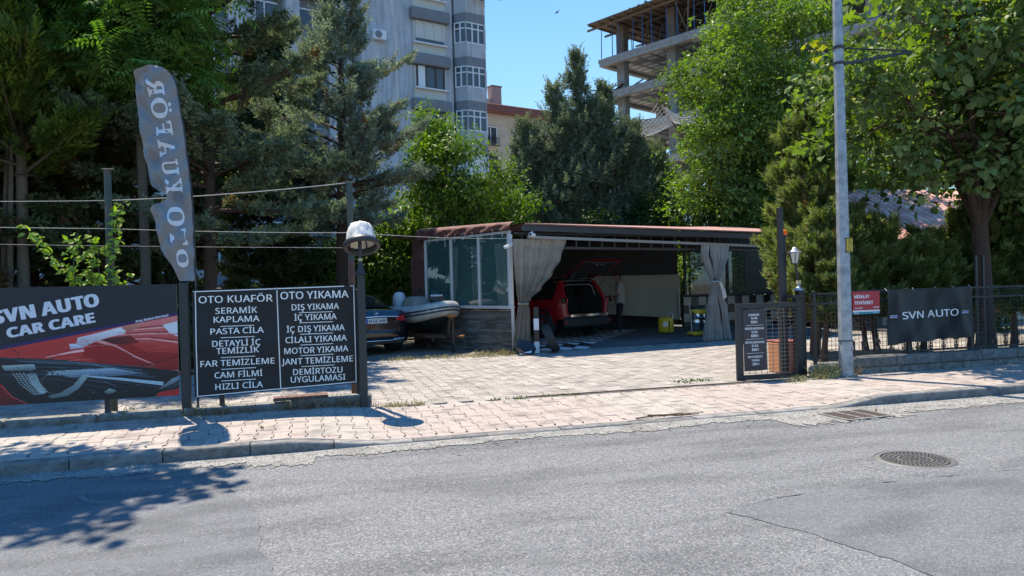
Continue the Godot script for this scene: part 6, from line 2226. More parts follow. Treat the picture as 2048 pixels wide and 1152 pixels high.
	g.quad(Vector3(-0.66, 0.66, -0.04), Vector3(0.66, 0.66, -0.04), Vector3(0.62, 0.66, -1.0), Vector3(-0.62, 0.66, -1.0))
	g.quad(Vector3(-0.62, 0.66, -1.0), Vector3(0.62, 0.66, -1.0), Vector3(0.6, 1.16, -1.1), Vector3(-0.6, 1.16, -1.1))
	g.quad(Vector3(-0.68, 0.66, -0.05), Vector3(-0.62, 0.66, -1.0), Vector3(-0.62, 1.5, -1.0), Vector3(-0.64, 1.5, -0.3))
	g.quad(Vector3(0.62, 0.66, -1.0), Vector3(0.68, 0.66, -0.05), Vector3(0.64, 1.5, -0.3), Vector3(0.62, 1.5, -1.0))
	part(o, "boot_lining", g, dark)
	for q in [-0.36, 0.36]:
		g = Geo.new()
		g.box(Vector3(q, 1.26, -1.12), Vector3(0.26, 0.20, 0.09), Basis.IDENTITY, 0.04)
		part(o, "headrest", g, dark)
	g = Geo.new()
	g.tube(PackedVector3Array([Vector3(-0.60, 1.13, -0.34), Vector3(-0.54, 1.36, -0.36), Vector3(-0.44, 1.43, -0.37), Vector3(0.40, 1.43, -0.37), Vector3(0.5, 1.38, -0.36), Vector3(0.60, 1.13, -0.34)]), PackedFloat32Array([0.014]), 6)
	part(o, "opening_seal", g, M.rim_silver)
	# bumper
	g = Geo.new()
	g.box(Vector3(0, 0.44, -0.06), Vector3(1.62, 0.30, 0.2), Basis.IDENTITY, 0.06)
	part(o, "bumper", g, M.car_plastic)
	g = Geo.new()
	g.box(Vector3(0, 0.615, 0.025), Vector3(1.34, 0.085, 0.14), Basis(Vector3.RIGHT, 0.045), 0.012)
	part(o, "load_sill", g, M.chrome)
	# tailgate, swung up
	var t := Basis(Vector3.RIGHT, -0.42)
	g = Geo.new()
	var hinge := Vector3(0, 1.60, -0.38)
	var rr2 := []
	for j in 6:
		var row := PackedVector3Array()
		for i in 13:
			var u := i / 12.0 * 2 - 1
			row.append(hinge + t * Vector3(u * lerpf(0.60, 0.70, j / 5.0), 0.05 - 0.06 * u * u - 0.02 * j / 5.0, 1.12 * j / 5.0))
		rr2.append(row)
	g.sheet(rr2, false, true)
	var tg := part(o, "tailgate", g, paint)
	g = Geo.new()
	g.box(hinge + t * Vector3(0, -0.025, 0.72), Vector3(1.18, 0.05, 0.72), t, 0.02)
	part(tg, "inner_trim", g, M.rim_silver if false else M.car_plastic)
	g = Geo.new()
	g.box(hinge + t * Vector3(0, -0.02, 0.25), Vector3(1.0, 0.012, 0.32), t)
	part(tg, "gate_glass", g, M.car_glass)
	g = Geo.new()
	g.box(hinge + t * Vector3(0, -0.06, 0.95), Vector3(0.30, 0.03, 0.04), t, 0.006)
	part(tg, "gate_handle", g, M.chrome)


# ---------------------------------------------------------------- inflatable boat on its trailer
func boat() -> void:
	# boat axes: x to starboard, bow towards -z
	var turn := -2.73
	var at := V(2.72, 0.0, 18.6)
	var o := thing("inflatable_boat", "grey rigid inflatable boat with dark stripes on a trailer", "boat", at, turn)
	o.scale = Vector3(0.75, 0.95, 0.75)
	var tm := tri_mat("boat_grey", ramp_tex(256, noise(0.02, 80, FastNoiseLite.TYPE_SIMPLEX_SMOOTH, 5), [0.0, G(0.30, 0.29, 0.27), 0.5, G(0.44, 0.43, 0.41), 1.0, G(0.55, 0.54, 0.51)]), 1.1, 0.6)
	mat("boat_stripe", lin(0.05, 0.05, 0.055), 0.6)
	var path := PackedVector3Array()
	var rad := PackedFloat32Array()
	var yc := func(z: float) -> float: return 0.98 + 0.20 * pow(clampf((-z - 0.2) / 1.5, 0, 1), 1.6)
	for k in 9:
		var z := 1.55 - k * 0.25
		path.append(Vector3(0.62, yc.call(z), z)); rad.append(0.10 if k == 0 else 0.215)
	for k in range(1, 12):
		var a := k / 12.0 * PI
		var z := -0.45 - 1.05 * sin(a)
		path.append(Vector3(0.62 * cos(a), yc.call(z), z)); rad.append(0.215 - 0.02 * sin(a))
	for k in 9:
		var z := -0.45 + k * 0.25
		path.append(Vector3(-0.62, yc.call(z), z)); rad.append(0.10 if k == 8 else 0.215)
	var g := Geo.new()
	g.tube(path, rad, 18)
	part(o, "tube", g, tm)
	for q in [0.045, -0.035]:
		g = Geo.new()
		var p2 := PackedVector3Array()
		for i in path.size():
			var d := path[i] * Vector3(1, 0, 1) - Vector3(0, 0, clampf(path[i].z, -0.45, 2.0))
			p2.append(path[i] + d.normalized() * (rad[i] + 0.006) + Vector3.UP * q)
		g.tube(p2, PackedFloat32Array([0.020]), 6, true, 1.3)
		part(o, "rubbing_strake", g, M.boat_stripe)
	# hull
	g = Geo.new()
	var rows := []
	for j in 12:
		var z := 1.45 - j * 0.27
		var w := 0.62 * sqrt(maxf(0.02, 1.0 - pow(maxf(0.0, (-z - 0.3) / 1.3), 2.0)))
		var kk: float = 0.50 + 0.55 * pow(maxf(0.0, (-z + 0.1) / 1.75), 2.2)
		var row := PackedVector3Array()
		for i in 9:
			var u := i / 4.0 - 1.0
			row.append(Vector3(u * w, lerpf(kk, maxf(kk, yc.call(z) - 0.12), pow(absf(u), 1.3)), z))
		rows.append(row)
	g.sheet(rows)
	mat("hull_dark", lin(0.022, 0.032, 0.034), 0.4)
	part(o, "hull", g, M.hull_dark)
	g = Geo.new()
	g.box(Vector3(0, 0.86, 1.42), Vector3(1.05, 0.42, 0.06), Basis.IDENTITY, 0.01)
	part(o, "transom", g, M.hull_dark)
	# console under its cover
	g = Geo.new()
	rows = []
	var cn := noise(1.6, 83)
	for q in [[0.02, 0.0, 1.05], [0.42, 0.0, 1.0], [0.45, 0.04, 1.12], [0.34, 0.10, 1.30], [0.25, 0.12, 1.42], [0.12, 0.12, 1.45], [0.001, 0.12, 1.455]]:
		var row := PackedVector3Array()
		for i in 24:
			var a := TAU * i / 24
			var sq := 1.0 / maxf(absf(cos(a)), absf(sin(a)))
			var r: float = q[0] * lerpf(1.0, sq, 0.6) * (1.0 + 0.08 * cn.get_noise_2d(cos(a) * 2, sin(a) * 2 + q[2] * 3))
			row.append(Vector3(r * cos(a), q[2], 0.35 + q[1] - r * sin(a) * 1.25))
		rows.append(row)
	g.sheet(rows, true)
	mat("taupe_canvas", lin(0.27, 0.235, 0.185), 0.85)
	part(o, "console_cover", g, M.taupe_canvas)
	g = Geo.new()
	g.lathe(Vector3(0, 1.50, 0.30), [Vector2(0.14, 0), Vector2(0.155, 0.014), Vector2(0.17, 0), Vector2(0.155, -0.014), Vector2(0.14, 0)], 20, Basis(Vector3.RIGHT, 1.0))
	part(o, "steering_wheel", g, M.black_paint)
	# outboard engine in a white cover
	g = Geo.new()
	rows = []
	for q in [[0.05, 0.95], [0.15, 1.0], [0.19, 1.12], [0.21, 1.28], [0.205, 1.42], [0.16, 1.53], [0.08, 1.57], [0.001, 1.575]]:
		var row := PackedVector3Array()
		for i in 22:
			var a := TAU * i / 22
			var r: float = q[0] * (1.0 + 0.14 * cn.get_noise_3d(cos(a) * 1.5, q[1] * 4, sin(a) * 1.5))
			row.append(Vector3(r * cos(a), q[1], 1.58 - r * sin(a) * 1.2))
		rows.append(row)
	g.sheet(rows, true)
	mat("white_cover", lin(0.60, 0.60, 0.62), 0.7)
	part(o, "engine_cover", g, M.white_cover)
	g = Geo.new()
	g.box(Vector3(0, 0.70, 1.60), Vector3(0.12, 0.65, 0.2), Basis.IDENTITY, 0.03)
	part(o, "engine_leg", g, M.car_plastic)
	# cushion at the bow
	g = Geo.new()
	g.box(Vector3(0.22, 1.40, -1.18), Vector3(0.52, 0.09, 0.30), Basis(Vector3.UP, 0.5), 0.03)
	part(o, "bow_pad", g, M.boat_stripe)
	g = Geo.new()
	g.box(Vector3(0.22, 1.465, -1.18), Vector3(0.44, 0.05, 0.24), Basis(Vector3.UP, 0.5), 0.02)
	part(o, "folded_cloth", g, M.white_cover)
	# trailer
	var t := thing("boat_trailer", "rusty two wheeled trailer under the inflatable boat", "trailer", at, turn)
	t.scale = Vector3(0.75, 0.95, 0.75)
	for sg in [-1.0, 1.0]:
		g = Geo.new()
		g.bar(Vector3(sg * 0.55, 0.42, 1.3), Vector3(sg * 0.12, 0.42, -1.5), 0.05, 0.07)
		part(t, "side_rail", g, M.rusty_steel)
		g = Geo.new()
		g.lathe(Vector3(sg * 0.72, 0.30, 0.5), [Vector2(0.12, -0.07), Vector2(0.23, -0.08), Vector2(0.25, -0.04), Vector2(0.25, 0.04), Vector2(0.23, 0.08), Vector2(0.12, 0.07), Vector2(0.11, 0.0), Vector2(0.12, -0.07)], 24, Basis(Vector3.BACK, PI / 2))
		var wl := part(t, "wheel", g, M.rubber)
		g = Geo.new()
		g.lathe(Vector3(sg * 0.72, 0.30, 0.5), [Vector2(0.0, 0.05), Vector2(0.12, 0.05), Vector2(0.12, -0.05), Vector2(0.0, -0.05)], 16, Basis(Vector3.BACK, PI / 2))
		part(wl, "hub", g, M.white_aluminium)
		g = Geo.new()
		g.bar(Vector3(sg * 0.28, 0.44, 0.9), Vector3(sg * 0.24, 0.62, 0.9), 0.05, 0.05)
		part(t, "bunk", g, M.rusty_steel)
	g = Geo.new()
	g.bar(Vector3(-0.7, 0.30, 0.5), Vector3(0.7, 0.30, 0.5), 0.05, 0.05)
	part(t, "axle", g, M.rusty_steel)
	for z in [1.2, 0.0, -0.9]:
		g = Geo.new()
		g.bar(Vector3(-0.5 + (1.2 - z) * 0.13, 0.44, z), Vector3(0.5 - (1.2 - z) * 0.13, 0.44, z), 0.05, 0.05)
		part(t, "crossbar", g, M.rusty_steel)
	g = Geo.new()
	g.bar(Vector3(0, 0.42, -0.6), Vector3(0, 0.44, -2.1), 0.07, 0.07)
	part(t, "drawbar", g, M.rusty_steel)
	g = Geo.new()
	g.bar(Vector3(0, 0.44, -1.45), Vector3(0, 1.0, -1.62), 0.06, 0.06)
	part(t, "winch_post", g, M.rusty_steel)
	g = Geo.new()
	g.cyl(Vector3(-0.12, 0.95, -1.66), Vector3(0.12, 0.95, -1.66), 0.05, 0.05, 12)
	part(t, "bow_roller", g, mat("roller_orange", lin(0.45, 0.18, 0.05), 0.6))
	g = Geo.new()
	g.cyl(Vector3(0.10, 0.12, -1.9), Vector3(0.10, 0.86, -1.9), 0.032, 0.032, 10)
	part(t, "jockey_stand", g, M.rusty_steel)
	g = Geo.new()
	g.cyl(Vector3(0.10, 0.86, -1.9), Vector3(0.22, 0.88, -1.9), 0.012, 0.012, 8)
	part(t, "jockey_crank", g, M.rusty_steel)
	g = Geo.new()
	g.lathe(Vector3(0.10, 0.165, -1.9), [Vector2(0.0, -0.03), Vector2(0.10, -0.03), Vector2(0.115, -0.015), Vector2(0.115, 0.015), Vector2(0.10, 0.03), Vector2(0.0, 0.03)], 20, Basis(Vector3.BACK, PI / 2))
	part(t, "jockey_wheel", g, M.rubber)
	g = Geo.new()
	g.bar(Vector3(0, 0.44, -2.05), Vector3(0, 0.46, -2.32), 0.09, 0.06, 0.015)
	part(t, "coupling", g, M.roller_orange)


# ---------------------------------------------------------------- vegetation
var leaf := {}


func leaf_mat(called: String, back: Color, rough := 0.55) -> StandardMaterial3D:
	var m := mat(called, Color.WHITE, rough)
	m.vertex_color_use_as_albedo = true
	m.backlight_enabled = true
	m.backlight = back
	m.metallic_specular = 0.35
	return m


# a folded leaf with a pointed tip; 4 triangles, or a round one of 8
func add_leaf(g: Geo, at: Vector3, dir: Vector3, nor: Vector3, l: float, w: float, round_one := false) -> void:
	dir = dir.normalized()
	var side_v := dir.cross(nor).normalized()
	var up := side_v.cross(dir).normalized()
	if up.y < 0.0 and rng.randf() < 0.8: up = -up
	var tip := at + dir * l - up * l * 0.12
	var mid := at + dir * l * 0.5
	var f := up * w * 0.16
	if round_one:
		var l1 := at + dir * l * 0.06 + side_v * w * 0.30 + f
		var l2 := at + dir * l * 0.42 + side_v * w * 0.52 + f * 1.3
		var l3 := at + dir * l * 0.78 + side_v * w * 0.28 + f * 0.6
		var r1 := at + dir * l * 0.06 - side_v * w * 0.30 + f
		var r2 := at + dir * l * 0.42 - side_v * w * 0.52 + f * 1.3
		var r3 := at + dir * l * 0.78 - side_v * w * 0.28 + f * 0.6
		for t in [[at, mid, l1], [l1, mid, l2], [l2, mid, l3], [l3, mid, tip], [at, r1, mid], [r1, r2, mid], [r2, r3, mid], [r3, tip, mid]]:
			g.tri(t[0], t[1], t[2])
		return
	var a := mid + side_v * w * 0.5 + f
	var b := mid - side_v * w * 0.5 + f
	g.tri(at, mid, a); g.tri(a, mid, tip)
	g.tri(at, b, mid); g.tri(b, tip, mid)


func leaf_clump(n: int, size: float, l: float, w: float, round_one := false, droop := 0.3) -> ArrayMesh:
	var g := Geo.new()
	for i in n:
		var d := Vector3(rng.randfn(), rng.randfn() * 0.7, rng.randfn()).normalized()
		var at := d * size * sqrt(rng.randf())
		var dir := (d + Vector3(rf(-0.7, 0.7), rf(-0.5, 0.5) - droop, rf(-0.7, 0.7))).normalized()
		add_leaf(g, at, dir, Vector3(rf(-0.5, 0.5), 1.0, rf(-0.5, 0.5)), l * rf(0.7, 1.2), w * rf(0.75, 1.15), round_one)
	for i in 2:
		var d := Vector3(rng.randfn(), rng.randfn() * 0.5, rng.randfn()).normalized() * size * 0.8
		g.tube(PackedVector3Array([-d * 0.4, d * 0.2, d]), PackedFloat32Array([0.006, 0.004, 0.002]), 3, false)
	return g.mesh()


# compound leaves: leaflets in two rows along drooping stalks
func frond_clump(n: int, l: float) -> ArrayMesh:
	var g := Geo.new()
	for i in n:
		var d := Vector3(rng.randfn(), rf(-0.1, 0.7), rng.randfn()).normalized()
		var p := Vector3.ZERO
		for k in 7:
			p += d * l / 7.0
			d = (d + Vector3.DOWN * 0.10).normalized()
			var sd := d.cross(Vector3.UP).normalized()
			for sg in [-1.0, 1.0]:
				add_leaf(g, p, (sd * sg + d * 0.5 + Vector3.DOWN * 0.25).normalized(), Vector3.UP, l * 0.26 * rf(0.8, 1.1), l * 0.09)
		add_leaf(g, p, d, Vector3.UP, l * 0.24, l * 0.09)
	return g.mesh()


# cypress spray: a feather of short scale twigs, along +y
func feather(n: int, l: float, w: float, flat: float) -> ArrayMesh:
	var g := Geo.new()
	for i in n:
		var t := pow(float(i) / n, 0.85)
		var a := rf(0, TAU)
		var out := Vector3(cos(a), 0, sin(a) * flat).normalized()
		var p := Vector3(0, l * t, 0)
		var q := w * (1.0 - 0.75 * t) * rf(0.6, 1.15)
		var tip := p + out * q + Vector3.UP * q * rf(0.7, 1.3)
		var sd := out.cross(Vector3.UP).normalized().lerp(Vector3.UP, rf(-0.3, 0.3)).normalized()
		var h := sd * q * rf(0.10, 0.17)
		var m := p.lerp(tip, 0.55) + out * q * 0.06
		g.tri(p, m + h, m - h)
		g.tri(m + h, tip, m - h)
		# a side twig
		var m2 := p.lerp(tip, 0.4)
		var t2 := m2 + (out.rotated(Vector3.UP, rf(-1.0, 1.0)) * 0.6 + Vector3.UP * 0.8).normalized() * q * 0.5
		g.tri(m2 - h * 0.5, t2, m2 + h * 0.5)
	return g.mesh()


# cedar-like tuft: short stiff twiglets bristling all round a bent shoot
func tuft(n: int, l: float, w: float) -> ArrayMesh:
	var g := Geo.new()
	for i in n:
		var t := float(i) / n
		var p := Vector3(0.10 * l * sin(t * 3.0), l * t, 0.06 * l * t * t)
		var d := Vector3(rng.randfn(), rf(0.1, 1.0), rng.randfn()).normalized()
		var q := w * (1.05 - 0.6 * t) * rf(0.5, 1.1)
		var sd := d.cross(Vector3(rf(-1, 1), rf(-1, 1), rf(-1, 1))).normalized() * q * 0.17
		var m := p + d * q * 0.5
		g.tri(p, m + sd, m - sd)
		g.tri(m + sd, p + d * q, m - sd)
	return g.mesh()


func multi(parent: Node, called: String, mesh: Mesh, m: Material, xf: Array, tints: PackedColorArray) -> void:
	var mm := MultiMesh.new()
	mm.transform_format = MultiMesh.TRANSFORM_3D
	mm.use_colors = true
	mm.mesh = mesh
	mm.instance_count = xf.size()
	for i in xf.size():
		mm.set_instance_transform(i, xf[i])
		mm.set_instance_color(i, tints[i])
	var o := MultiMeshInstance3D.new()
	o.name = called
	o.multimesh = mm
	o.material_override = m
	parent.add_child(o, true)
	o.set_meta("kind", "stuff")


func crown(o: Node, kinds: Array, m: Material, xf: Array, tints: PackedColorArray) -> void:
	for k in kinds.size():
		var a := []
		var c := PackedColorArray()
		for i in range(k, xf.size(), kinds.size()):
			a.append(xf[i])
			c.append(tints[i])
		multi(o, "crown", kinds[k], m, a, c)


func orient(y: Vector3, spin: float, k: float) -> Basis:
	y = y.normalized()
	var x := y.cross(Vector3(0.31, 0.2, 0.93)).normalized()
	return Basis(x, y, x.cross(y)).rotated(y, spin).scaled(Vector3.ONE * k)


func tinted(a: Color, b: Color, spread := 0.15) -> Color:
	var c := a.lerp(b, clampf(rng.randfn(0.5, 0.28), 0, 1))
	var k := 1.0 + rf(-spread, spread)
	return Color(c.r * k, c.g * k, c.b * k)


# p: at, h, base, r, whorls, per, lift, droop, mesh, mat, k, a, b, bark, trunk, lean, shape, twigs
func conifer(called: String, label: String, p: Dictionary) -> Node3D:
	rng.seed = p.seed
	var o := thing(called, label, "tree", p.at, 0.0, p.get("group", ""))
	var g := Geo.new()
	var h: float = p.h
	var lean: Vector3 = p.get("lean", Vector3.ZERO)
	var tr: float = p.trunk
	var path := PackedVector3Array()
	var rad := PackedFloat32Array()
	for i in 10:
		var t := i / 9.0
		path.append(Vector3(0.06 * sin(t * 5.0 + p.seed), h * t, 0.06 * cos(t * 4.0 + p.seed)) + lean * t * t)
		rad.append(tr * (1.15 - 1.05 * t) * rf(0.9, 1.12) + (0.25 * tr if i == 0 else 0.0))
	g.tube(path, rad, 9, false)
	for e in p.get("stems", []):
		g.tube(PackedVector3Array([Vector3(e[0], 0, e[1]), Vector3(e[0] * 0.8 + 0.02, h * 0.25, e[1] * 0.8), Vector3(e[0] * 0.4, h * 0.55, e[1] * 0.4)]), PackedFloat32Array([tr * 0.6, tr * 0.5, tr * 0.25]), 7, false)
	for k in 9:
		var y := rf(0.8, maxf(1.0, p.base))
		var a := rf(0, TAU)
		var q := Vector3(cos(a), rf(-0.3, 0.5), sin(a))
		g.tube(PackedVector3Array([Vector3(0, y, 0), Vector3(0, y, 0) + q * 0.3, Vector3(0, y, 0) + q * rf(0.4, 1.1) + Vector3(0, -0.15, 0)]), PackedFloat32Array([0.018, 0.012, 0.004]), 4, false)
	part(o, "trunk", g, p.bark)
	g = Geo.new()
	var xf := []
	var tints := PackedColorArray()
	var base: float = p.base
	var spin := 0.0
	var whorls: int = p.whorls
	var exps: float = p.get("shape", 0.8)
	for wv in whorls:
		var t := float(wv) / whorls
		var y: float = lerpf(base, h * 0.985, t)
		var prof: float = pow(1.0 - t, exps) * (1.0 - 0.35 * exp(-t * 9.0))
		var len0: float = p.r * prof + 0.12
		var org := path[clampi(int(y / h * 9.0), 0, 8)].lerp(path[clampi(int(y / h * 9.0) + 1, 0, 9)], fposmod(y / h * 9.0, 1.0))
		org.y = y
		var per: int = p.per
		for b in per:
			spin += 2.39996 + rf(-0.35, 0.35)
			var l := len0 * rf(0.55, 1.18)
			if p.has("cut") and rng.randf() < p.cut: continue
			var d := Vector3(cos(spin), 0, sin(spin))
			var lift: float = p.lift + rf(-0.2, 0.2) + t * p.get("top_lift", 0.5)
			var pts3 := PackedVector3Array()
			var rr := PackedFloat32Array()
			var pos := org + Vector3(0, rf(-0.15, 0.15), 0)
			var seg := 6
			for k in seg + 1:
				var u := float(k) / seg
				pts3.append(pos)
				rr.append(maxf(0.004, 0.022 * l * (1.0 - u * 0.9)))
				var ang: float = lift - p.droop * u + p.get("upturn", 0.4) * u * u
				pos += (d * cos(ang) + Vector3.UP * sin(ang)) * l / seg
			g.tube(pts3, rr, 4, false)
			var twigs: float = p.twigs
			var cnt := int(l * twigs) + 2
			for k in cnt:
				var u := 0.22 + 0.80 * pow(rng.randf(), 0.75)
				u = minf(u, 1.0)
				var f := u * seg
				var i0 := mini(int(f), seg - 1)
				var q := pts3[i0].lerp(pts3[i0 + 1], f - i0)
				var bd := (pts3[i0 + 1] - pts3[i0]).normalized()
				var sd := bd.cross(Vector3.UP).normalized() * (1.0 if k % 2 else -1.0)
				var spread: float = p.get("spread", 0.22) * l * (1.05 - u * 0.8)
				var off := sd * absf(rng.randfn(0, 1)) * spread + Vector3.UP * rf(-0.08, 0.05) * l * 0.5
				var dir: Vector3 = (bd * 0.9 + sd * rf(0.1, 0.9) + Vector3.UP * (p.get("perk", 0.35) + rf(-0.3, 0.4))).normalized()
				var sc: float = p.k * rf(0.7, 1.25)
				xf.append(Transform3D(orient(dir, rf(0, TAU), sc), q + off))
				var col := tinted(p.a, p.b)
				if rng.randf() < p.get("dead", 0.02): col = Color(0.16, 0.09, 0.04)
				tints.append(col)
	# a plume at the very top
	for k in 10:
		xf.append(Transform3D(orient(Vector3(rf(-0.3, 0.3), 1, rf(-0.3, 0.3)), rf(0, TAU), p.k), path[9] + Vector3(rf(-0.1, 0.1), rf(-0.5, 0.1), rf(-0.1, 0.1))))
		tints.append(tinted(p.a, p.b))
	part(o, "limb", g, p.bark, "stuff")
	crown(o, p.mesh, p.mat, xf, tints)
	return o


# p: at, h (trunk to fork), trunk, c (crown centre), r (crown radii), tips, per, spread, mesh, mat, k, a, b, bark
func broadleaf(called: String, label: String, category: String, p: Dictionary) -> Node3D:
	rng.seed = p.seed
	var o := thing(called, label, category, p.at, 0.0, p.get("group", ""))
	var g := Geo.new()
	var fork: Vector3 = p.get("fork", Vector3(0, p.h, 0))
	var tr: float = p.trunk
	if tr > 0.0:
		g.tube(PackedVector3Array([Vector3(0, -0.05, 0), Vector3(0.02, fork.y * 0.15, 0.01), fork * 0.55 + Vector3(0.03, 0, 0), fork]), PackedFloat32Array([tr * 1.4, tr * 1.05, tr * 0.95, tr * 0.85]), 11, false)
		part(o, "trunk", g, p.bark)
	g = Geo.new()
	var xf := []
	var tints := PackedColorArray()
	var c: Vector3 = p.c
	var r: Vector3 = p.r
	var mains := []
	for k in p.get("mains", 6):
		var a: float = TAU * k / p.get("mains", 6) + rf(-0.4, 0.4)
		var e := c + Vector3(cos(a) * r.x * 0.55, rf(-0.35, 0.6) * r.y, sin(a) * r.z * 0.55)
		mains.append(e)
		var m := fork.lerp(e, 0.5) + Vector3(0, 0.15 * r.y, 0)
		g.tube(PackedVector3Array([fork - Vector3(0, 0.1, 0), fork.lerp(m, 0.5), m, e]), PackedFloat32Array([maxf(0.012, tr * 0.55), maxf(0.01, tr * 0.42), maxf(0.008, tr * 0.3), maxf(0.006, tr * 0.15)]), 6, false)
	for k in p.tips:
		var d := Vector3(rng.randfn(), rng.randfn(), rng.randfn()).normalized()
		var q := pow(rng.randf(), p.get("fill", 0.45))
		var tip := c + d * r * q
		tip.y = maxf(tip.y, p.get("low", -100.0))
		var near: Vector3 = mains[0]
		for e in mains:
			if e.distance_to(tip) < near.distance_to(tip): near = e
		var mid := near.lerp(tip, 0.5) + Vector3(rf(-0.1, 0.1), 0.1, rf(-0.1, 0.1)) * r.x * 0.4
		g.tube(PackedVector3Array([near.lerp(fork, 0.2), mid, tip]), PackedFloat32Array([maxf(0.006, tr * 0.16), maxf(0.005, tr * 0.09), 0.004]), 4, false)
		var per := int(p.per * rf(0.6, 1.35))
		var tone := rf(-0.2, 0.2)
		for i in per:
			var off: Vector3 = Vector3(rng.randfn(), rng.randfn() * 0.7, rng.randfn()) * p.spread
			var at: Vector3 = tip + off
			xf.append(Transform3D(orient(Vector3(rf(-0.6, 0.6), 1, rf(-0.6, 0.6)), rf(0, TAU), p.k * rf(0.6, 1.4)), at))
			var col := tinted(p.a, p.b, 0.12)
			if rng.randf() < p.get("yellow", 0.0): col = Color(0.34, 0.30, 0.045)
			if rng.randf() < p.get("dead", 0.0): col = Color(0.22, 0.11, 0.05)
			tints.append(Color(col.r * (1 + tone), col.g * (1 + tone), col.b * (1 + tone)))
	part(o, "limb", g, p.bark, "stuff")
	crown(o, p.mesh, p.mat, xf, tints)
	return o


func trees() -> void:
	rng.seed = 41
	var bark := tri_mat("bark_grey", ramp_tex(256, noise(0.05, 100, FastNoiseLite.TYPE_SIMPLEX, 4), [0.0, G(0.035, 0.03, 0.024), 0.5, G(0.085, 0.07, 0.055), 1.0, G(0.15, 0.125, 0.10)]), 0.5, 0.95)
	var bark2 := tri_mat("bark_brown", ramp_tex(256, noise(0.05, 101, FastNoiseLite.TYPE_SIMPLEX, 4), [0.0, G(0.03, 0.017, 0.012), 0.5, G(0.075, 0.042, 0.03), 1.0, G(0.14, 0.085, 0.06)]), 0.5, 0.95)
	var bark3 := tri_mat("bark_tan", ramp_tex(256, noise(0.05, 102, FastNoiseLite.TYPE_SIMPLEX, 4), [0.0, G(0.07, 0.055, 0.04), 0.5, G(0.16, 0.125, 0.09), 1.0, G(0.24, 0.19, 0.14)]), 0.5, 0.95)
	var needles := leaf_mat("cypress_foliage", Color(0.78, 0.90, 0.36), 0.7)
	var cedarm := leaf_mat("cedar_foliage", Color(0.80, 0.84, 0.68), 0.75)
	var leaves := leaf_mat("leaf_foliage", Color(0.80, 0.92, 0.26), 0.5)
	var f1 := [feather(44, 0.42, 0.20, 0.55), feather(36, 0.50, 0.17, 0.4), feather(30, 0.34, 0.22, 0.7)]
	var f2 := [feather(46, 0.40, 0.19, 0.35), feather(34, 0.46, 0.15, 0.5), feather(30, 0.30, 0.22, 0.3)]
	var t1 := [tuft(54, 0.34, 0.17), tuft(40, 0.44, 0.13), tuft(36, 0.26, 0.20)]
	var t2 := [tuft(46, 0.40, 0.15), tuft(38, 0.50, 0.12), tuft(34, 0.30, 0.18)]
	# the bright cypress over the billboard
	conifer("cypress_tree", "bright green cypress leaning over the billboard with three pale trunks", {"seed": 5, "at": V(-5.55, YARD, 17.0), "h": 10.8, "base": 4.1, "r": 2.75, "whorls": 19, "per": 5, "lift": 0.35, "droop": 0.25, "upturn": 0.5, "perk": 0.75, "mesh": f1, "mat": needles, "k": 1.15, "a": Color(0.11, 0.17, 0.028), "b": Color(0.26, 0.33, 0.07), "bark": bark3, "trunk": 0.12, "shape": 0.45, "twigs": 38.0, "spread": 0.17, "cut": 0.1, "stems": [[-0.32, 0.1], [-0.5, -0.05]], "lean": Vector3(-0.3, 0, 0)})
	# two large cedars with tufted grey green shoots
	conifer("cedar_tree", "dense dull green cedar rising behind the feather flag", {"seed": 11, "at": V(-2.15, YARD, 18.0), "h": 12.0, "base": 2.8, "r": 3.2, "whorls": 18, "per": 6, "lift": 0.15, "droop": 0.3, "upturn": 0.35, "perk": 0.45, "mesh": t1, "mat": cedarm, "k": 1.05, "a": Color(0.105, 0.14, 0.08), "b": Color(0.25, 0.29, 0.18), "bark": bark2, "trunk": 0.15, "shape": 0.5, "twigs": 22.0, "cut": 0.15, "spread": 0.14, "dead": 0.03})
	conifer("cedar_tree", "tall blue green cedar with ragged pale tips beside the hooded lamp", {"seed": 23, "at": V(0.95, YARD, 22.0), "h": 11.0, "base": 3.3, "r": 3.4, "whorls": 19, "per": 6, "lift": 0.18, "droop": 0.25, "upturn": 0.45, "perk": 0.5, "mesh": t2, "mat": cedarm, "k": 1.1, "a": Color(0.12, 0.16, 0.12), "b": Color(0.32, 0.37, 0.28), "bark": bark2, "trunk": 0.19, "shape": 1.0, "twigs": 17.0, "cut": 0.2, "spread": 0.14, "top_lift": 0.35})
	# dark conifers that close the gaps behind
	var back := [[-7.6, 16.5, 10.0, 2.4, 31], [-6.2, 19.2, 11.0, 2.8, 32], [-4.4, 22.5, 12.0, 2.6, 33], [-1.2, 25.5, 10.0, 2.3, 34], [-9.5, 21.0, 12.0, 2.8, 35]]
	var tell := ["dark conifer half hidden at the picture's left edge", "dark conifer behind the bright cypress", "dark conifer between bright cypress and feather flag", "dark conifer between the two cedars", "farthest dark conifer on the left"]
	for i in back.size():
		var b: Array = back[i]
		conifer("dark_conifer", tell[i], {"seed": b[4], "at": V(b[0], YARD, b[1]), "h": b[2], "base": 1.2, "r": b[3], "whorls": 26, "per": 5, "lift": 0.2, "droop": 0.3, "mesh": t1, "mat": cedarm, "k": 1.5, "a": Color(0.06, 0.08, 0.035), "b": Color(0.15, 0.175, 0.08), "bark": bark2, "trunk": 0.14, "shape": 0.5, "twigs": 12.0, "group": "dark conifers behind the fence"})
	# broadleaf tree with drooping compound leaves between them
	rng.seed = 43
	var fr := [frond_clump(6, 0.55), frond_clump(5, 0.45)]
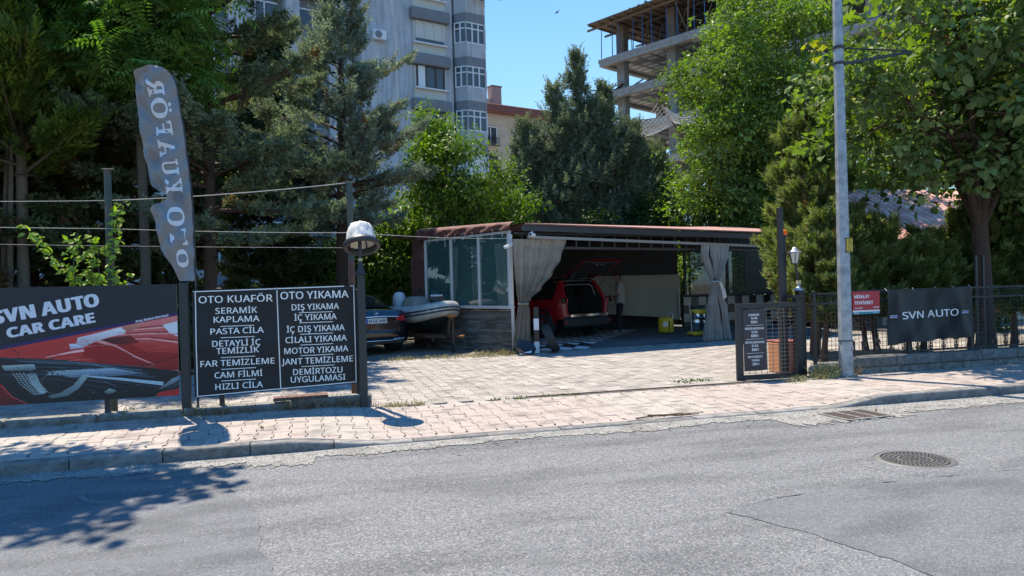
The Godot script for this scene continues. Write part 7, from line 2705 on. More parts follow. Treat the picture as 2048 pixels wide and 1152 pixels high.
	broadleaf("tree_of_heaven", "bright tree with drooping compound leaves behind the cypress", "tree", {"seed": 51, "at": V(-3.25, YARD, 16.4), "h": 4.6, "trunk": 0.10, "c": Vector3(0.1, 7.0, 0), "r": Vector3(1.15, 1.9, 1.1), "tips": 44, "per": 9, "spread": 0.36, "mesh": fr, "mat": leaves, "k": 1.0, "a": Color(0.10, 0.20, 0.045), "b": Color(0.19, 0.30, 0.07), "bark": bark})
	rng.seed = 44
	var lc := [leaf_clump(15, 0.24, 0.15, 0.065, false, 0.55), leaf_clump(11, 0.28, 0.19, 0.075, false, 0.7), leaf_clump(18, 0.2, 0.11, 0.05, false, 0.3)]
	broadleaf("walnut_tree", "bright yellow green walnut tree behind the glazed wall", "tree", {"seed": 52, "at": V(4.6, YARD, 24.0), "h": 2.6, "trunk": 0.12, "c": Vector3(0.25, 4.6, 0), "r": Vector3(1.9, 2.1, 1.6), "tips": 60, "per": 15, "spread": 0.34, "mesh": lc, "mat": leaves, "k": 1.1, "a": Color(0.10, 0.175, 0.022), "b": Color(0.16, 0.235, 0.03), "bark": bark, "fill": 0.5})
	broadleaf("walnut_tree", "leafy top of the walnut tree rising before the grey flats", "tree", {"seed": 53, "at": V(4.25, YARD, 24.8), "h": 4.8, "trunk": 0.07, "c": Vector3(-0.1, 6.4, 0), "r": Vector3(0.75, 1.1, 0.7), "tips": 24, "per": 11, "spread": 0.24, "mesh": lc, "mat": leaves, "k": 1.0, "a": Color(0.10, 0.175, 0.022), "b": Color(0.17, 0.245, 0.03), "bark": bark, "fill": 0.5})
	broadleaf("walnut_tree", "low walnut crown left of the dark juniper", "tree", {"seed": 54, "at": V(6.6, YARD, 25.5), "h": 2.4, "trunk": 0.08, "c": Vector3(0.2, 4.0, 0), "r": Vector3(1.3, 1.6, 1.2), "tips": 34, "per": 14, "spread": 0.3, "mesh": lc, "mat": leaves, "k": 1.1, "a": Color(0.09, 0.16, 0.022), "b": Color(0.15, 0.225, 0.03), "bark": bark, "fill": 0.5})
	# multi stemmed juniper: one crown made of several spires on a round mass
	juniper(t2, cedarm, bark2)
	# large leafy tree right of the middle
	rng.seed = 45
	var lp := [leaf_clump(18, 0.26, 0.105, 0.075, true, 0.25), leaf_clump(14, 0.30, 0.13, 0.09, true, 0.4), leaf_clump(20, 0.22, 0.08, 0.055, false, 0.2)]
	broadleaf("pear_tree", "large dense mid green tree before the concrete frame", "tree", {"seed": 61, "at": V(16.7, YARD, 24.2), "h": 3.2, "trunk": 0.18, "c": Vector3(-0.1, 6.6, 0), "r": Vector3(3.9, 5.9, 2.8), "tips": 290, "per": 17, "spread": 0.36, "mesh": lp, "mat": leaves, "k": 1.15, "a": Color(0.12, 0.19, 0.045), "b": Color(0.235, 0.31, 0.075), "bark": bark, "fill": 0.38, "mains": 9})
	broadleaf("light_tree", "pale green leafy tree behind the street light post", "tree", {"seed": 62, "at": V(22.4, YARD, 25.2), "h": 3.0, "trunk": 0.12, "c": Vector3(0, 5.6, 0), "r": Vector3(1.9, 2.8, 1.6), "tips": 80, "per": 12, "spread": 0.36, "mesh": lp, "mat": leaves, "k": 1.1, "a": Color(0.09, 0.16, 0.03), "b": Color(0.14, 0.21, 0.045), "bark": bark, "fill": 0.45})
	# linden whose branches hang over the pavement on the right
	rng.seed = 46
	var ll := [leaf_clump(13, 0.26, 0.115, 0.105, true, 0.6), leaf_clump(10, 0.30, 0.145, 0.13, true, 0.8), leaf_clump(14, 0.22, 0.085, 0.075, true, 0.4)]
	broadleaf("linden_tree", "large leaved linden with a forked trunk behind the mesh fence", "tree", {"seed": 71, "at": V(12.05, YARD, 10.95), "fork": Vector3(-0.12, 2.45, 0.05), "h": 2.45, "trunk": 0.155, "c": Vector3(0.1, 5.2, 0.2), "r": Vector3(3.5, 2.75, 2.5), "tips": 155, "per": 11, "spread": 0.34, "mesh": ll, "mat": leaves, "k": 1.1, "a": Color(0.10, 0.155, 0.05), "b": Color(0.27, 0.33, 0.13), "bark": bark2, "fill": 0.42, "mains": 8, "low": 3.35, "yellow": 0.015, "dead": 0.012})
	broadleaf("linden_tree", "young linden in the top right corner beyond the fence", "tree", {"seed": 72, "at": V(15.2, YARD, 12.2), "h": 2.0, "trunk": 0.12, "c": Vector3(0, 4.2, 0), "r": Vector3(2.2, 3.2, 2.0), "tips": 90, "per": 12, "spread": 0.36, "mesh": ll, "mat": leaves, "k": 1.1, "a": Color(0.07, 0.12, 0.03), "b": Color(0.15, 0.22, 0.055), "bark": bark, "fill": 0.45, "yellow": 0.01})
	# street tree whose crown hangs over the pavement left of the view and shades the road
	broadleaf("street_tree", "street tree beyond the picture's left edge shading the road", "tree", {"seed": 73, "at": V(-6.6, 0.1, 8.9), "fork": Vector3(0.6, 3.6, 0), "h": 3.6, "trunk": 0.16, "c": Vector3(2.2, 7.2, -1.2), "r": Vector3(2.3, 1.4, 1.25), "tips": 80, "per": 9, "spread": 0.3, "mesh": ll, "mat": leaves, "k": 1.1, "a": Color(0.075, 0.13, 0.03), "b": Color(0.17, 0.24, 0.06), "bark": bark, "fill": 0.5, "low": 5.7})
	# row of cypresses behind the right fence
	var row := [[8.95, 11.4, 2.5, 0.5], [9.35, 12.2, 3.5, 0.7], [9.75, 12.9, 4.75, 0.95], [9.35, 11.4, 2.6, 0.6], [10.15, 11.5, 2.35, 0.55], [10.75, 11.3, 2.0, 0.5], [11.35, 11.6, 2.15, 0.5], [12.5, 11.7, 2.6, 0.6], [13.4, 11.6, 2.7, 0.65], [11.0, 12.9, 2.1, 0.6], [14.4, 11.8, 2.7, 0.7]]
	var tell2 := ["short hedge cypress right behind the lantern post", "hedge cypress between lantern post and street light post", "tallest hedge cypress with a feathery spire", "short hedge cypress behind the street sign", "tall hedge cypress right of the street light post", "hedge cypress behind the left half of the company banner", "hedge cypress behind the right half of the company banner", "hedge cypress right of the linden trunk", "second hedge cypress right of the linden trunk", "hedge cypress in front of the tiled roof", "last hedge cypress at the right edge"]
	for i in row.size():
		var b: Array = row[i]
		conifer("hedge_cypress", tell2[i], {"seed": 80 + i, "at": V(b[0], YARD, b[1]), "h": b[2], "base": 0.75, "r": b[3] * 1.25, "whorls": int(b[2] * 6.0), "per": 6, "lift": 0.45, "droop": 0.15, "upturn": 0.3, "perk": 0.6, "mesh": f2, "mat": needles, "k": 0.6, "a": Color(0.125, 0.155, 0.05), "b": Color(0.30, 0.32, 0.12), "bark": bark2, "trunk": 0.055, "shape": 0.5, "twigs": 44.0, "cut": 0.1, "dead": 0.03, "lean": Vector3(rf(-0.15, 0.15), 0, 0), "group": "cypress hedge behind the right fence"})
	# undergrowth
	rng.seed = 47
	var lb := [leaf_clump(16, 0.22, 0.12, 0.075, false, 0.35), leaf_clump(12, 0.26, 0.16, 0.09, false, 0.5)]
	var bushes := [[0.0, 26.0, 1.5, 1.0, 1], [1.1, 25.6, 1.8, 1.1, 1], [2.1, 26.2, 2.5, 1.2, 1], [2.9, 25.6, 2.3, 0.9, 1], [3.6, 26.6, 2.6, 1.0, 1], [-1.4, 21.8, 1.0, 0.9, 0], [11.9, 24.2, 1.6, 1.1, 1], [13.3, 24.6, 1.8, 1.2, 1], [14.6, 24.0, 1.6, 1.1, 1], [12.6, 26.0, 2.6, 1.5, 0], [15.5, 26.0, 2.4, 1.6, 0], [10.4, 25.5, 2.2, 1.3, 0], [-4.5, 15.8, 0.9, 0.9, 0], [-2.9, 16.6, 0.8, 0.9, 0], [-6.2, 14.0, 0.9, 0.9, 0], [17.6, 16.2, 1.2, 1.0, 0]]
	var tell3 := ["leafy bush behind the top left of the black banner", "bright bush left of the rusty pole", "bright bush behind the hooded lamp", "bright bush just left of the brown end panel", "tall bright bush behind the brown end panel", "dull bush low between the cedars", "bush seen through the left window pane", "bush seen through the middle window pane", "bush hidden behind the olive panel", "tall bush behind the window wall", "tall bush beyond the right end of the car wash", "bush behind the roof of the car wash", "dull bush under the bright cypress", "dull bush behind the dark green pole", "dull bush at the left edge", "bush below the tiled roof"]
	for i in bushes.size():
		var b: Array = bushes[i]
		var br: bool = b[4] == 1
		broadleaf("bush", tell3[i], "bush", {"seed": 200 + i, "at": V(b[0], YARD, b[1]), "h": 0.3, "trunk": 0.0, "fork": Vector3(0, 0.2, 0), "c": Vector3(0, b[2] * 0.9, 0), "r": Vector3(b[3], b[2], b[3]), "low": 0.15, "tips": int(30 * b[3] * b[2]), "per": 10, "spread": 0.25, "mesh": lb, "mat": leaves, "k": 1.0, "a": Color(0.12, 0.19, 0.04) if br else Color(0.035, 0.065, 0.02), "b": Color(0.24, 0.31, 0.075) if br else Color(0.07, 0.11, 0.03), "bark": bark, "group": "bushes around the yard"})
	var tw := thing("fallen_twig", "thin dead branch lying across the dropped kerb", "branch")
	for q in [[[3.55, 7.80], [3.8, 7.86], [4.1, 7.83], [4.45, 7.88]], [[3.75, 7.92], [3.95, 7.87], [4.2, 7.90]], [[4.0, 7.84], [4.15, 7.78], [4.35, 7.80]]]:
		var tg := Geo.new()
		var tp := PackedVector3Array()
		for e in q: tp.append(V(e[0], walk_y(e[0], e[1]) + 0.015, e[1]))
		tg.tube(tp, PackedFloat32Array([0.009, 0.008, 0.006, 0.004]), 5)
		part(tw, "stick", tg, bark2)
	var bird := thing("bird", "small dark bird gliding in the blue sky", "bird", V(19.2, 22.9, 55.0), 0.5)
	var bg := Geo.new()
	bg.tube(PackedVector3Array([Vector3(-0.16, 0, 0), Vector3(-0.05, 0.01, 0), Vector3(0.08, 0.01, 0), Vector3(0.17, 0.0, 0)]), PackedFloat32Array([0.012, 0.05, 0.045, 0.012]), 7)
	part(bird, "body", bg, M.black_paint)
	for sg in [-1.0, 1.0]:
		bg = Geo.new()
		bg.prism(Vector3(0, 0.02, 0), pts([-0.05, 0.0, 0.06, 0.0, 0.05, 0.16 * sg, -0.03, 0.30 * sg, -0.04, 0.15 * sg]), 0.006, Vector3.RIGHT, Vector3(0, 0.35, 0.94))
		part(bird, "wing", bg, M.black_paint)
	vine(leaves, bark)
	weeds()


func juniper(mesh: Array, m: Material, bark: Material) -> void:
	rng.seed = 301
	var o := thing("juniper_tree", "dark blue green juniper with three ragged spires against the sky", "tree", V(10.9, YARD, 28.0))
	var g := Geo.new()
	var xf := []
	var tints := PackedColorArray()
	# [x, z, base y, top y, radius]
	var spires := [[-0.4, 0.0, 4.2, 10.7, 0.85], [-1.35, 0.1, 4.2, 9.3, 0.85], [0.85, -0.1, 4.2, 9.4, 0.95], [-2.6, 0.0, 2.4, 7.8, 1.1], [1.9, 0.0, 2.6, 8.0, 1.25], [2.9, 0.1, 2.2, 7.0, 1.3], [-2.2, 0.2, 1.8, 7.4, 1.4], [0.2, 0.5, 2.0, 8.6, 1.7], [-1.1, 0.6, 1.6, 8.0, 1.7], [1.5, 0.6, 1.4, 7.4, 1.7], [3.5, 0.3, 1.6, 5.6, 1.1], [-3.3, 0.3, 1.6, 5.8, 0.9]]
	for s in spires:
		var top := Vector3(s[0], s[3], s[1])
		var foot := Vector3(s[0] * 0.25, 0.6, s[1] * 0.2)
		var mid := Vector3(s[0] * 0.9, s[2], s[1])
		g.tube(PackedVector3Array([foot, foot.lerp(mid, 0.5) + Vector3(s[0] * 0.12, 0, 0), mid, mid.lerp(top, 0.5) + Vector3(rf(-0.1, 0.1), 0, 0), top]), PackedFloat32Array([0.13, 0.09, 0.06, 0.035, 0.01]), 6, false)
		var cnt := int((s[3] - s[2]) * 125 * s[4])
		for k in cnt:
			var t := pow(rng.randf(), 0.9)
			var a := rf(0, TAU)
			var lobes: float = 0.8 + 0.75 * sin(a * 3.0 + t * 14.0 + s[0] * 5.0)
			var r: float = s[4] * pow(1.0 - t * 0.93, 0.75) * sqrt(rng.randf()) * lobes * 1.15
			var q: Vector3 = mid.lerp(top, t) + Vector3(cos(a) * r, rf(-0.15, 0.15), sin(a) * r)
			xf.append(Transform3D(orient(Vector3(cos(a) * 0.6, 0.9, sin(a) * 0.6), rf(0, TAU), rf(0.8, 1.5)), q))
			tints.append(tinted(Color(0.10, 0.13, 0.08), Color(0.27, 0.30, 0.19)))
	part(o, "trunk", g, bark)
	crown(o, mesh, m, xf, tints)


func vine(m: Material, bark: Material) -> void:
	rng.seed = 77
	var o := thing("climbing_vine", "sunlit climbing vine with round leaves above the billboard", "vine")
	var g := Geo.new()
	var lg := Geo.new()
	lg.colored = true
	var arms := [[[-2.75, 1.2], [-2.80, 1.85], [-3.05, 2.05], [-3.22, 2.35], [-3.32, 2.46]], [[-2.72, 1.2], [-2.78, 1.7], [-2.80, 2.1], [-2.76, 2.40]], [[-2.60, 1.2], [-2.62, 1.75], [-2.60, 2.1], [-2.55, 2.35]], [[-2.52, 1.2], [-2.50, 1.7], [-2.53, 2.0], [-2.50, 2.25]], [[-2.37, 1.2], [-2.36, 1.8], [-2.34, 2.3], [-2.30, 2.62], [-2.22, 2.78]], [[-2.68, 1.2], [-2.55, 1.6], [-2.66, 1.95]], [[-2.3, 1.4], [-2.24, 1.75], [-2.18, 1.85]]]
	for a in arms:
		var path := PackedVector3Array()
		for p in a: path.append(V(p[0], p[1], 10.18 + rf(-0.05, 0.05)))
		g.tube(path, PackedFloat32Array([0.007, 0.006, 0.005, 0.004]), 5, false)
		for i in path.size() - 1:
			var l := path[i].distance_to(path[i + 1])
			for k in int(l * (62 if i > 0 else 40)):
				var q := path[i].lerp(path[i + 1], rng.randf()) + Vector3(rng.randfn() * 0.035, rng.randfn() * 0.02, rng.randfn() * 0.035)
				var k2 := rf(0.8, 1.25)
				lg.tint = Color(0.27 * k2, 0.36 * k2, 0.07 * k2)
				add_leaf(lg, q, Vector3(rf(-1, 1), rf(-0.6, 0.3), rf(-0.6, 1)), Vector3(rf(-0.4, 0.4), 0.7, rf(0.0, 0.9)), rf(0.06, 0.11), rf(0.05, 0.08), true)
	part(o, "stem", g, bark)
	part(o, "leaf_cover", lg, m, "stuff")


func weeds() -> void:
	rng.seed = 91
	var dry := mat("dry_grass", Color.WHITE, 0.9)
	dry.vertex_color_use_as_albedo = true
	dry.backlight_enabled = true
	dry.backlight = Color(0.35, 0.32, 0.15)
	var plots := [
		["dry_weeds", "dry brown weeds along the foot of the concrete plinth", [[-3.9, 0.1, 9.60, 0.05, 420, 0.14, 0], [-1.45, -0.7, 9.58, 0.05, 260, 0.17, 0], [-0.35, 0.55, 9.60, 0.04, 420, 0.24, 0], [-2.4, -1.2, 9.9, 0.12, 160, 0.22, 1]]],
		["dry_grass", "straw coloured grass tuft at the broken wall stub", [[7.35, 7.75, 9.60, 0.07, 620, 0.30, 2], [6.7, 7.5, 9.45, 0.08, 320, 0.13, 2], [7.95, 8.15, 9.62, 0.05, 120, 0.22, 0]]],
		["yard_grass", "dry grass growing along the edge of the yard paving", [[1.4, 4.4, 15.95, 0.16, 900, 0.11, 2], [3.5, 4.4, 16.15, 0.10, 400, 0.16, 2], [0.7, 1.4, 9.72, 0.06, 260, 0.10, 2], [2.3, 3.6, 9.70, 0.03, 120, 0.05, 1], [5.3, 5.9, 10.25, 0.10, 140, 0.04, 1]]],
		["green_weeds", "small green weeds below the billboard", [[-3.4, -1.3, 9.98, 0.12, 420, 0.16, 1]]]]
	for pl in plots:
		var g := Geo.new()
		g.colored = true
		for b in pl[2]:
			for i in b[4]:
				var u := rng.randf()
				var s := lerpf(b[0], b[1], u)
				var clump := 0.5 + 0.5 * sin(s * 13.0 + b[2] * 3.0) * sin(s * 5.1)
				if rng.randf() > 0.25 + clump: continue
				var n: float = b[2] + rng.randfn() * b[3]
				var y := walk_y(s, n) if n < BACK else YARD
				var at := V(s, y, n)
				var h: float = b[5] * rf(0.35, 1.1)
				var d := Vector3(rng.randfn() * 0.5, 1.0, rng.randfn() * 0.5).normalized()
				var sd := d.cross(Vector3(rf(-1, 1), 0.1, rf(-1, 1))).normalized() * (0.004 if b[6] != 1 else 0.010)
				var k := rf(0.7, 1.25)
				g.tint = [Color(0.24 * k, 0.17 * k, 0.10 * k), Color(0.13 * k, 0.19 * k, 0.04 * k), Color(0.42 * k, 0.34 * k, 0.15 * k)][b[6]]
				if b[6] == 2 and rng.randf() < 0.2: g.tint = Color(0.16, 0.20, 0.06)
				var mid := at + d * h * 0.6
				var tip := at + d * h + Vector3(rng.randfn(), -0.3, rng.randfn()) * h * 0.25
				g.tri(at - sd, at + sd, mid + sd * 0.8); g.tri(at - sd, mid + sd * 0.8, mid - sd * 0.8)
				g.tri(mid - sd * 0.8, mid + sd * 0.8, tip)
		stuff(pl[0], pl[1], "weeds", g, dry)
	# fallen leaves
	var g := Geo.new()
	g.colored = true
	for i in 70:
		var s := rf(-4.5, 11)
		var n := rf(6.9, 9.6) if i % 3 else rf(9.7, 15)
		var y := (walk_y(s, n) + 0.006) if n > KERB + 0.15 and n < BACK else (0.010 if n < KERB + 0.15 else YARD + 0.008)
		var k := rf(0.5, 1.0)
		g.tint = Color(0.20 * k, 0.13 * k, 0.06 * k)
		add_leaf(g, V(s, y, n), Vector3(rf(-1, 1), rf(0.0, 0.25), rf(-1, 1)), Vector3.UP, rf(0.03, 0.07), rf(0.02, 0.045))
	stuff("fallen_leaves", "dry fallen leaves scattered over pavement and yard", "leaves", g, dry)


# ---------------------------------------------------------------- buildings
func buildings() -> void:
	flats()
	beige_house()
	concrete_frame()
	tiled_house()


# a rendered block: local x along the facade to the right, z out of it, origin at its right end on the ground
func flats() -> void:
	var u := Vector3(0.948, 0, -0.319).normalized()
	var o := thing("apartment_block", "tall grey apartment block with darker bands and a glazed corner bay", "building", V(9.45, 0, 48.2), atan2(0.319, 0.948))
	var nz := noise(0.02, 120, FastNoiseLite.TYPE_SIMPLEX_SMOOTH, 5)
	var wall := tri_mat("render_pale", ramp_tex(256, nz, [0.0, G(0.36, 0.37, 0.39), 0.5, G(0.42, 0.43, 0.45), 1.0, G(0.47, 0.475, 0.49)]), 7.0, 0.9)
	over(wall, M.blot_tex, 3.0)
	wall.uv2_scale = Vector3(0.45, 0.05, 0.45)
	var band := tri_mat("render_dark", ramp_tex(256, nz, [0.0, G(0.15, 0.155, 0.17), 1.0, G(0.20, 0.205, 0.22)]), 5.0, 0.9)
	var trim := mat("window_white", lin(0.62, 0.63, 0.64), 0.5)
	var brown := mat("window_brown", lin(0.05, 0.03, 0.022), 0.5)
	var glass := mat("far_glass", lin(0.06, 0.075, 0.09), 0.05)
	var shut := mat("shutter_cream", lin(0.50, 0.49, 0.45), 0.8)
	var g := Geo.new()
	g.box(Vector3(-3.2, 17, -6), Vector3(6.4, 34, 12))
	part(o, "wall", g, wall)
	g = Geo.new()
	g.box(Vector3(-18.4, 17, -7.2), Vector3(24.0, 34, 11))
	part(o, "recessed_wall", g, band)
	for k in 8:
		g = Geo.new()
		g.box(Vector3(-7.4 - k * 2.9, 17, -1.4), Vector3(0.8 if k % 2 else 1.5, 34, 0.8 + 0.2 * (k % 2)))
		part(o, "pilaster", g, wall)
	for f in 11:
		var top := 19.5 + (f - 6) * 2.9
		if top < 4.0 or top > 33: continue
		# window column in the plain wall: hood, window or shutter, panel
		g = Geo.new()
		g.box(Vector3(-1.75, top - 0.37, 0.18), Vector3(2.75, 0.72, 0.5), Basis.IDENTITY, 0.03)
		part(o, "window_hood", g, band)
		g = Geo.new()
		g.box(Vector3(-1.75, top - 1.95, 0.04), Vector3(2.3, 2.35, 0.12))
		var w := part(o, "window", g, shut)
		g = Geo.new()
		g.box(Vector3(-1.75, top - 1.48, 0.11), Vector3(2.05, 1.42, 0.06))
		part(w, "pane", g, shut if f == 6 else glass)
		for q in [-2.72, -2.1, -1.4, -0.78]:
			g = Geo.new()
			g.box(Vector3(q, top - 1.48, 0.16), Vector3(0.10, 1.42, 0.05))
			part(w, "frame_bar", g, shut if f == 6 else brown)
		g = Geo.new()
		g.box(Vector3(-1.75, top - 2.22, 0.2), Vector3(2.4, 0.08, 0.3))
		part(w, "sill", g, trim)
		if f == 6:
			g = Geo.new()
			g.box(Vector3(-1.75, top - 2.05, 0.17), Vector3(2.05, 0.26, 0.05))
			part(w, "gap", g, glass)
		elif f == 5:
			g = Geo.new()
			g.box(Vector3(-2.4, top - 1.45, 0.145), Vector3(0.55, 1.36, 0.02))
			part(w, "blind", g, trim)
		# windows of the recessed part
		for k in 6:
			g = Geo.new()
			g.box(Vector3(-8.9 - k * 2.9, top - 1.5, -1.66), Vector3(1.5, 1.5, 0.10))
			var w2 := part(o, "window", g, glass)
			g = Geo.new()
			g.box(Vector3(-8.9 - k * 2.9, top - 1.5, -1.58), Vector3(0.09, 1.5, 0.06))
			g.box(Vector3(-8.9 - k * 2.9, top - 0.78, -1.58), Vector3(1.6, 0.09, 0.06))
			g.box(Vector3(-8.9 - k * 2.9, top - 2.22, -1.58), Vector3(1.6, 0.09, 0.06))
			part(w2, "frame", g, trim)
			g = Geo.new()
			g.box(Vector3(-8.9 - k * 2.9, top - 2.65, -1.45), Vector3(2.0, 0.75, 0.5))
			part(o, "balcony_band", g, band)
	# five sided glazed bay at the right end
	var bay := [Vector2(0.15, -1.3), Vector2(0.15, 0.05), Vector2(0.62, 0.75), Vector2(2.05, 0.75), Vector2(2.55, 0.05), Vector2(2.55, -1.3)]
	for f in 11:
		var b := 13.25 + (f - 4) * 2.9
		if b < 2.0 or b > 33: continue
		for q in [[b, 0.60, band, "bay_band"], [b + 0.60, 0.88, wall, "bay_parapet"]]:
			g = Geo.new()
			var poly := PackedVector2Array()
			for p in bay: poly.append(p)
			bay_prism(g, bay, q[0], q[1], 0.0)
			part(o, q[3], g, q[2])
		var y0 := b - 1.42
		for i in range(1, 4):
			g = Geo.new()
			var a := Vector3(bay[i].x, 0, bay[i].y) * Vector3(0.99, 1, 0.93)
			var c := Vector3(bay[i + 1].x, 0, bay[i + 1].y) * Vector3(0.99, 1, 0.93)
			g.quad(a + Vector3.UP * y0, c + Vector3.UP * y0, c + Vector3.UP * b, a + Vector3.UP * b)
			var w := part(o, "bay_window", g, glass if f != 3 else trim)
			g = Geo.new()
			var n := 3 if i == 2 else 2
			for k in n + 1:
				var p := a.lerp(c, float(k) / n) * Vector3(1.0, 1, 1.03)
				g.bar(p + Vector3.UP * y0, p + Vector3.UP * b, 0.085, 0.085)
			for y in [y0 + 0.05, y0 + 0.98, b - 0.05]:
				g.bar(a + Vector3.UP * y, c + Vector3.UP * y, 0.08, 0.08)
			part(w, "frame", g, trim)
	g = Geo.new()
	g.box(Vector3(1.35, 17, -2.6), Vector3(2.3, 34, 2.9))
	part(o, "bay_core", g, wall)
	# pale repair strips on the plain wall
	for q in [[-4.3, 20.6, 3.6], [-4.1, 15.6, 4.4], [-4.25, 11.8, 1.6]]:
		g = Geo.new()
		g.box(Vector3(q[0], q[1], 0.006), Vector3(0.14, q[2], 0.012))
		part(o, "repair_strip", g, shut)
	for q in [[-5.3, 17.3], [-5.5, 11.4], [-7.0, 20.3]]:
		g = Geo.new()
		g.box(Vector3(q[0], q[1], 0.2), Vector3(0.85, 0.6, 0.35), Basis.IDENTITY, 0.03)
		var ac := part(o, "air_conditioner", g, trim)
		g = Geo.new()
		g.lathe(Vector3(q[0] - 0.12, q[1], 0.38), [Vector2(0.0, 0.0), Vector2(0.24, 0.0), Vector2(0.25, -0.01)], 16, Basis(Vector3.RIGHT, PI / 2))
		part(ac, "fan_grille", g, band)
	# awning let down at the top
	g = Geo.new()
	g.quad(Vector3(1.0, 20.55, 1.6), Vector3(2.9, 20.5, 1.6), Vector3(2.6, 22.4, 0.85), Vector3(0.9, 22.4, 0.85))
	part(o, "awning", g, trim)


func bay_prism(g: Geo, bay: Array, y: float, h: float, grow: float) -> void:
	for i in bay.size() - 1:
		var a := Vector3(bay[i].x, y, bay[i].y)
		var b := Vector3(bay[i + 1].x, y, bay[i + 1].y)
		g.quad(a, b, b + Vector3.UP * h, a + Vector3.UP * h)
	for yy in [0.0, h]:
		for i in range(1, bay.size() - 1):
			g.tri(Vector3(bay[0].x, y + yy, bay[0].y), Vector3(bay[i].x, y + yy, bay[i].y), Vector3(bay[i + 1].x, y + yy, bay[i + 1].y))


func beige_house() -> void:
	var o := thing("beige_block", "beige apartment house with brown eaves and a chimney behind the grey flats", "building", V(17.0, 0, 73.0), atan2(0.319, 0.948))
	var wall := tri_mat("render_beige", ramp_tex(256, noise(0.02, 130), [0.0, G(0.46, 0.39, 0.30), 1.0, G(0.55, 0.475, 0.375)]), 6.0, 0.9)
	var eave := tri_mat("eave_brown", ramp_tex(256, noise(0.05, 131), [0.0, G(0.14, 0.055, 0.045), 1.0, G(0.24, 0.10, 0.08)]), 3.0, 0.9)
	var g := Geo.new()
	g.box(Vector3(6, 9.6, -5), Vector3(18, 19.2, 10))
	part(o, "wall", g, wall)
	for k in 14:
		g = Geo.new()
		g.box(Vector3(6, 6.0 + k * 1.0, 0.012), Vector3(18, 0.03, 0.03))
		part(o, "joint_line", g, eave if false else wall)
	g = Geo.new()
	g.box(Vector3(6, 19.6, -4.7), Vector3(18.8, 0.85, 11.0), Basis.IDENTITY, 0.08)
	part(o, "eave", g, eave)
	g = Geo.new()
	g.box(Vector3(0.5, 20.6, -4.0), Vector3(4.5, 1.3, 4.0))
	part(o, "roof_room", g, wall)
	g = Geo.new()
	g.box(Vector3(3.05, 21.2, -2.0), Vector3(1.15, 2.6, 0.9))
	var ch := part(o, "chimney", g, mat("chimney_render", lin(0.36, 0.25, 0.21), 0.95))
	g = Geo.new()
	g.box(Vector3(3.05, 22.55, -2.0), Vector3(1.3, 0.12, 1.05))
	part(ch, "chimney_cap", g, eave)
	for f in 6:
		var y := 16.9 - f * 3.0
		for x in [1.1, 4.35, 7.5, 10.5]:
			g = Geo.new()
			g.box(Vector3(x, y, 0.02), Vector3(1.5 if x < 2 else 1.05, 1.75 if x < 2 else 1.5, 0.08))
			var w := part(o, "window", g, M.far_glass)
			g = Geo.new()
			var hw := 0.75 if x < 2 else 0.52
			var hh := 0.88 if x < 2 else 0.75
			for q in [[Vector3(x - hw, y, 0.08), Vector3(0.1, hh * 2, 0.08)], [Vector3(x + hw, y, 0.08), Vector3(0.1, hh * 2, 0.08)], [Vector3(x, y, 0.08), Vector3(0.09, hh * 2, 0.08)], [Vector3(x, y + hh, 0.08), Vector3(hw * 2, 0.1, 0.08)], [Vector3(x, y - hh, 0.08), Vector3(hw * 2 + 0.1, 0.1, 0.14)]]: g.box(q[0], q[1])
			part(w, "frame", g, M.window_white if f % 2 == 0 else M.window_brown)
		g = Geo.new()
		for k in 15: g.box(Vector3(0.2 + k * 0.13, y - 0.6, 0.35), Vector3(0.03, 0.75, 0.03))
		g.box(Vector3(1.1, y - 0.22, 0.35), Vector3(1.95, 0.05, 0.05))
		g.box(Vector3(1.1, y - 0.98, 0.2), Vector3(1.95, 0.05, 0.4))
		part(o, "balcony_rail", g, M.black_paint)


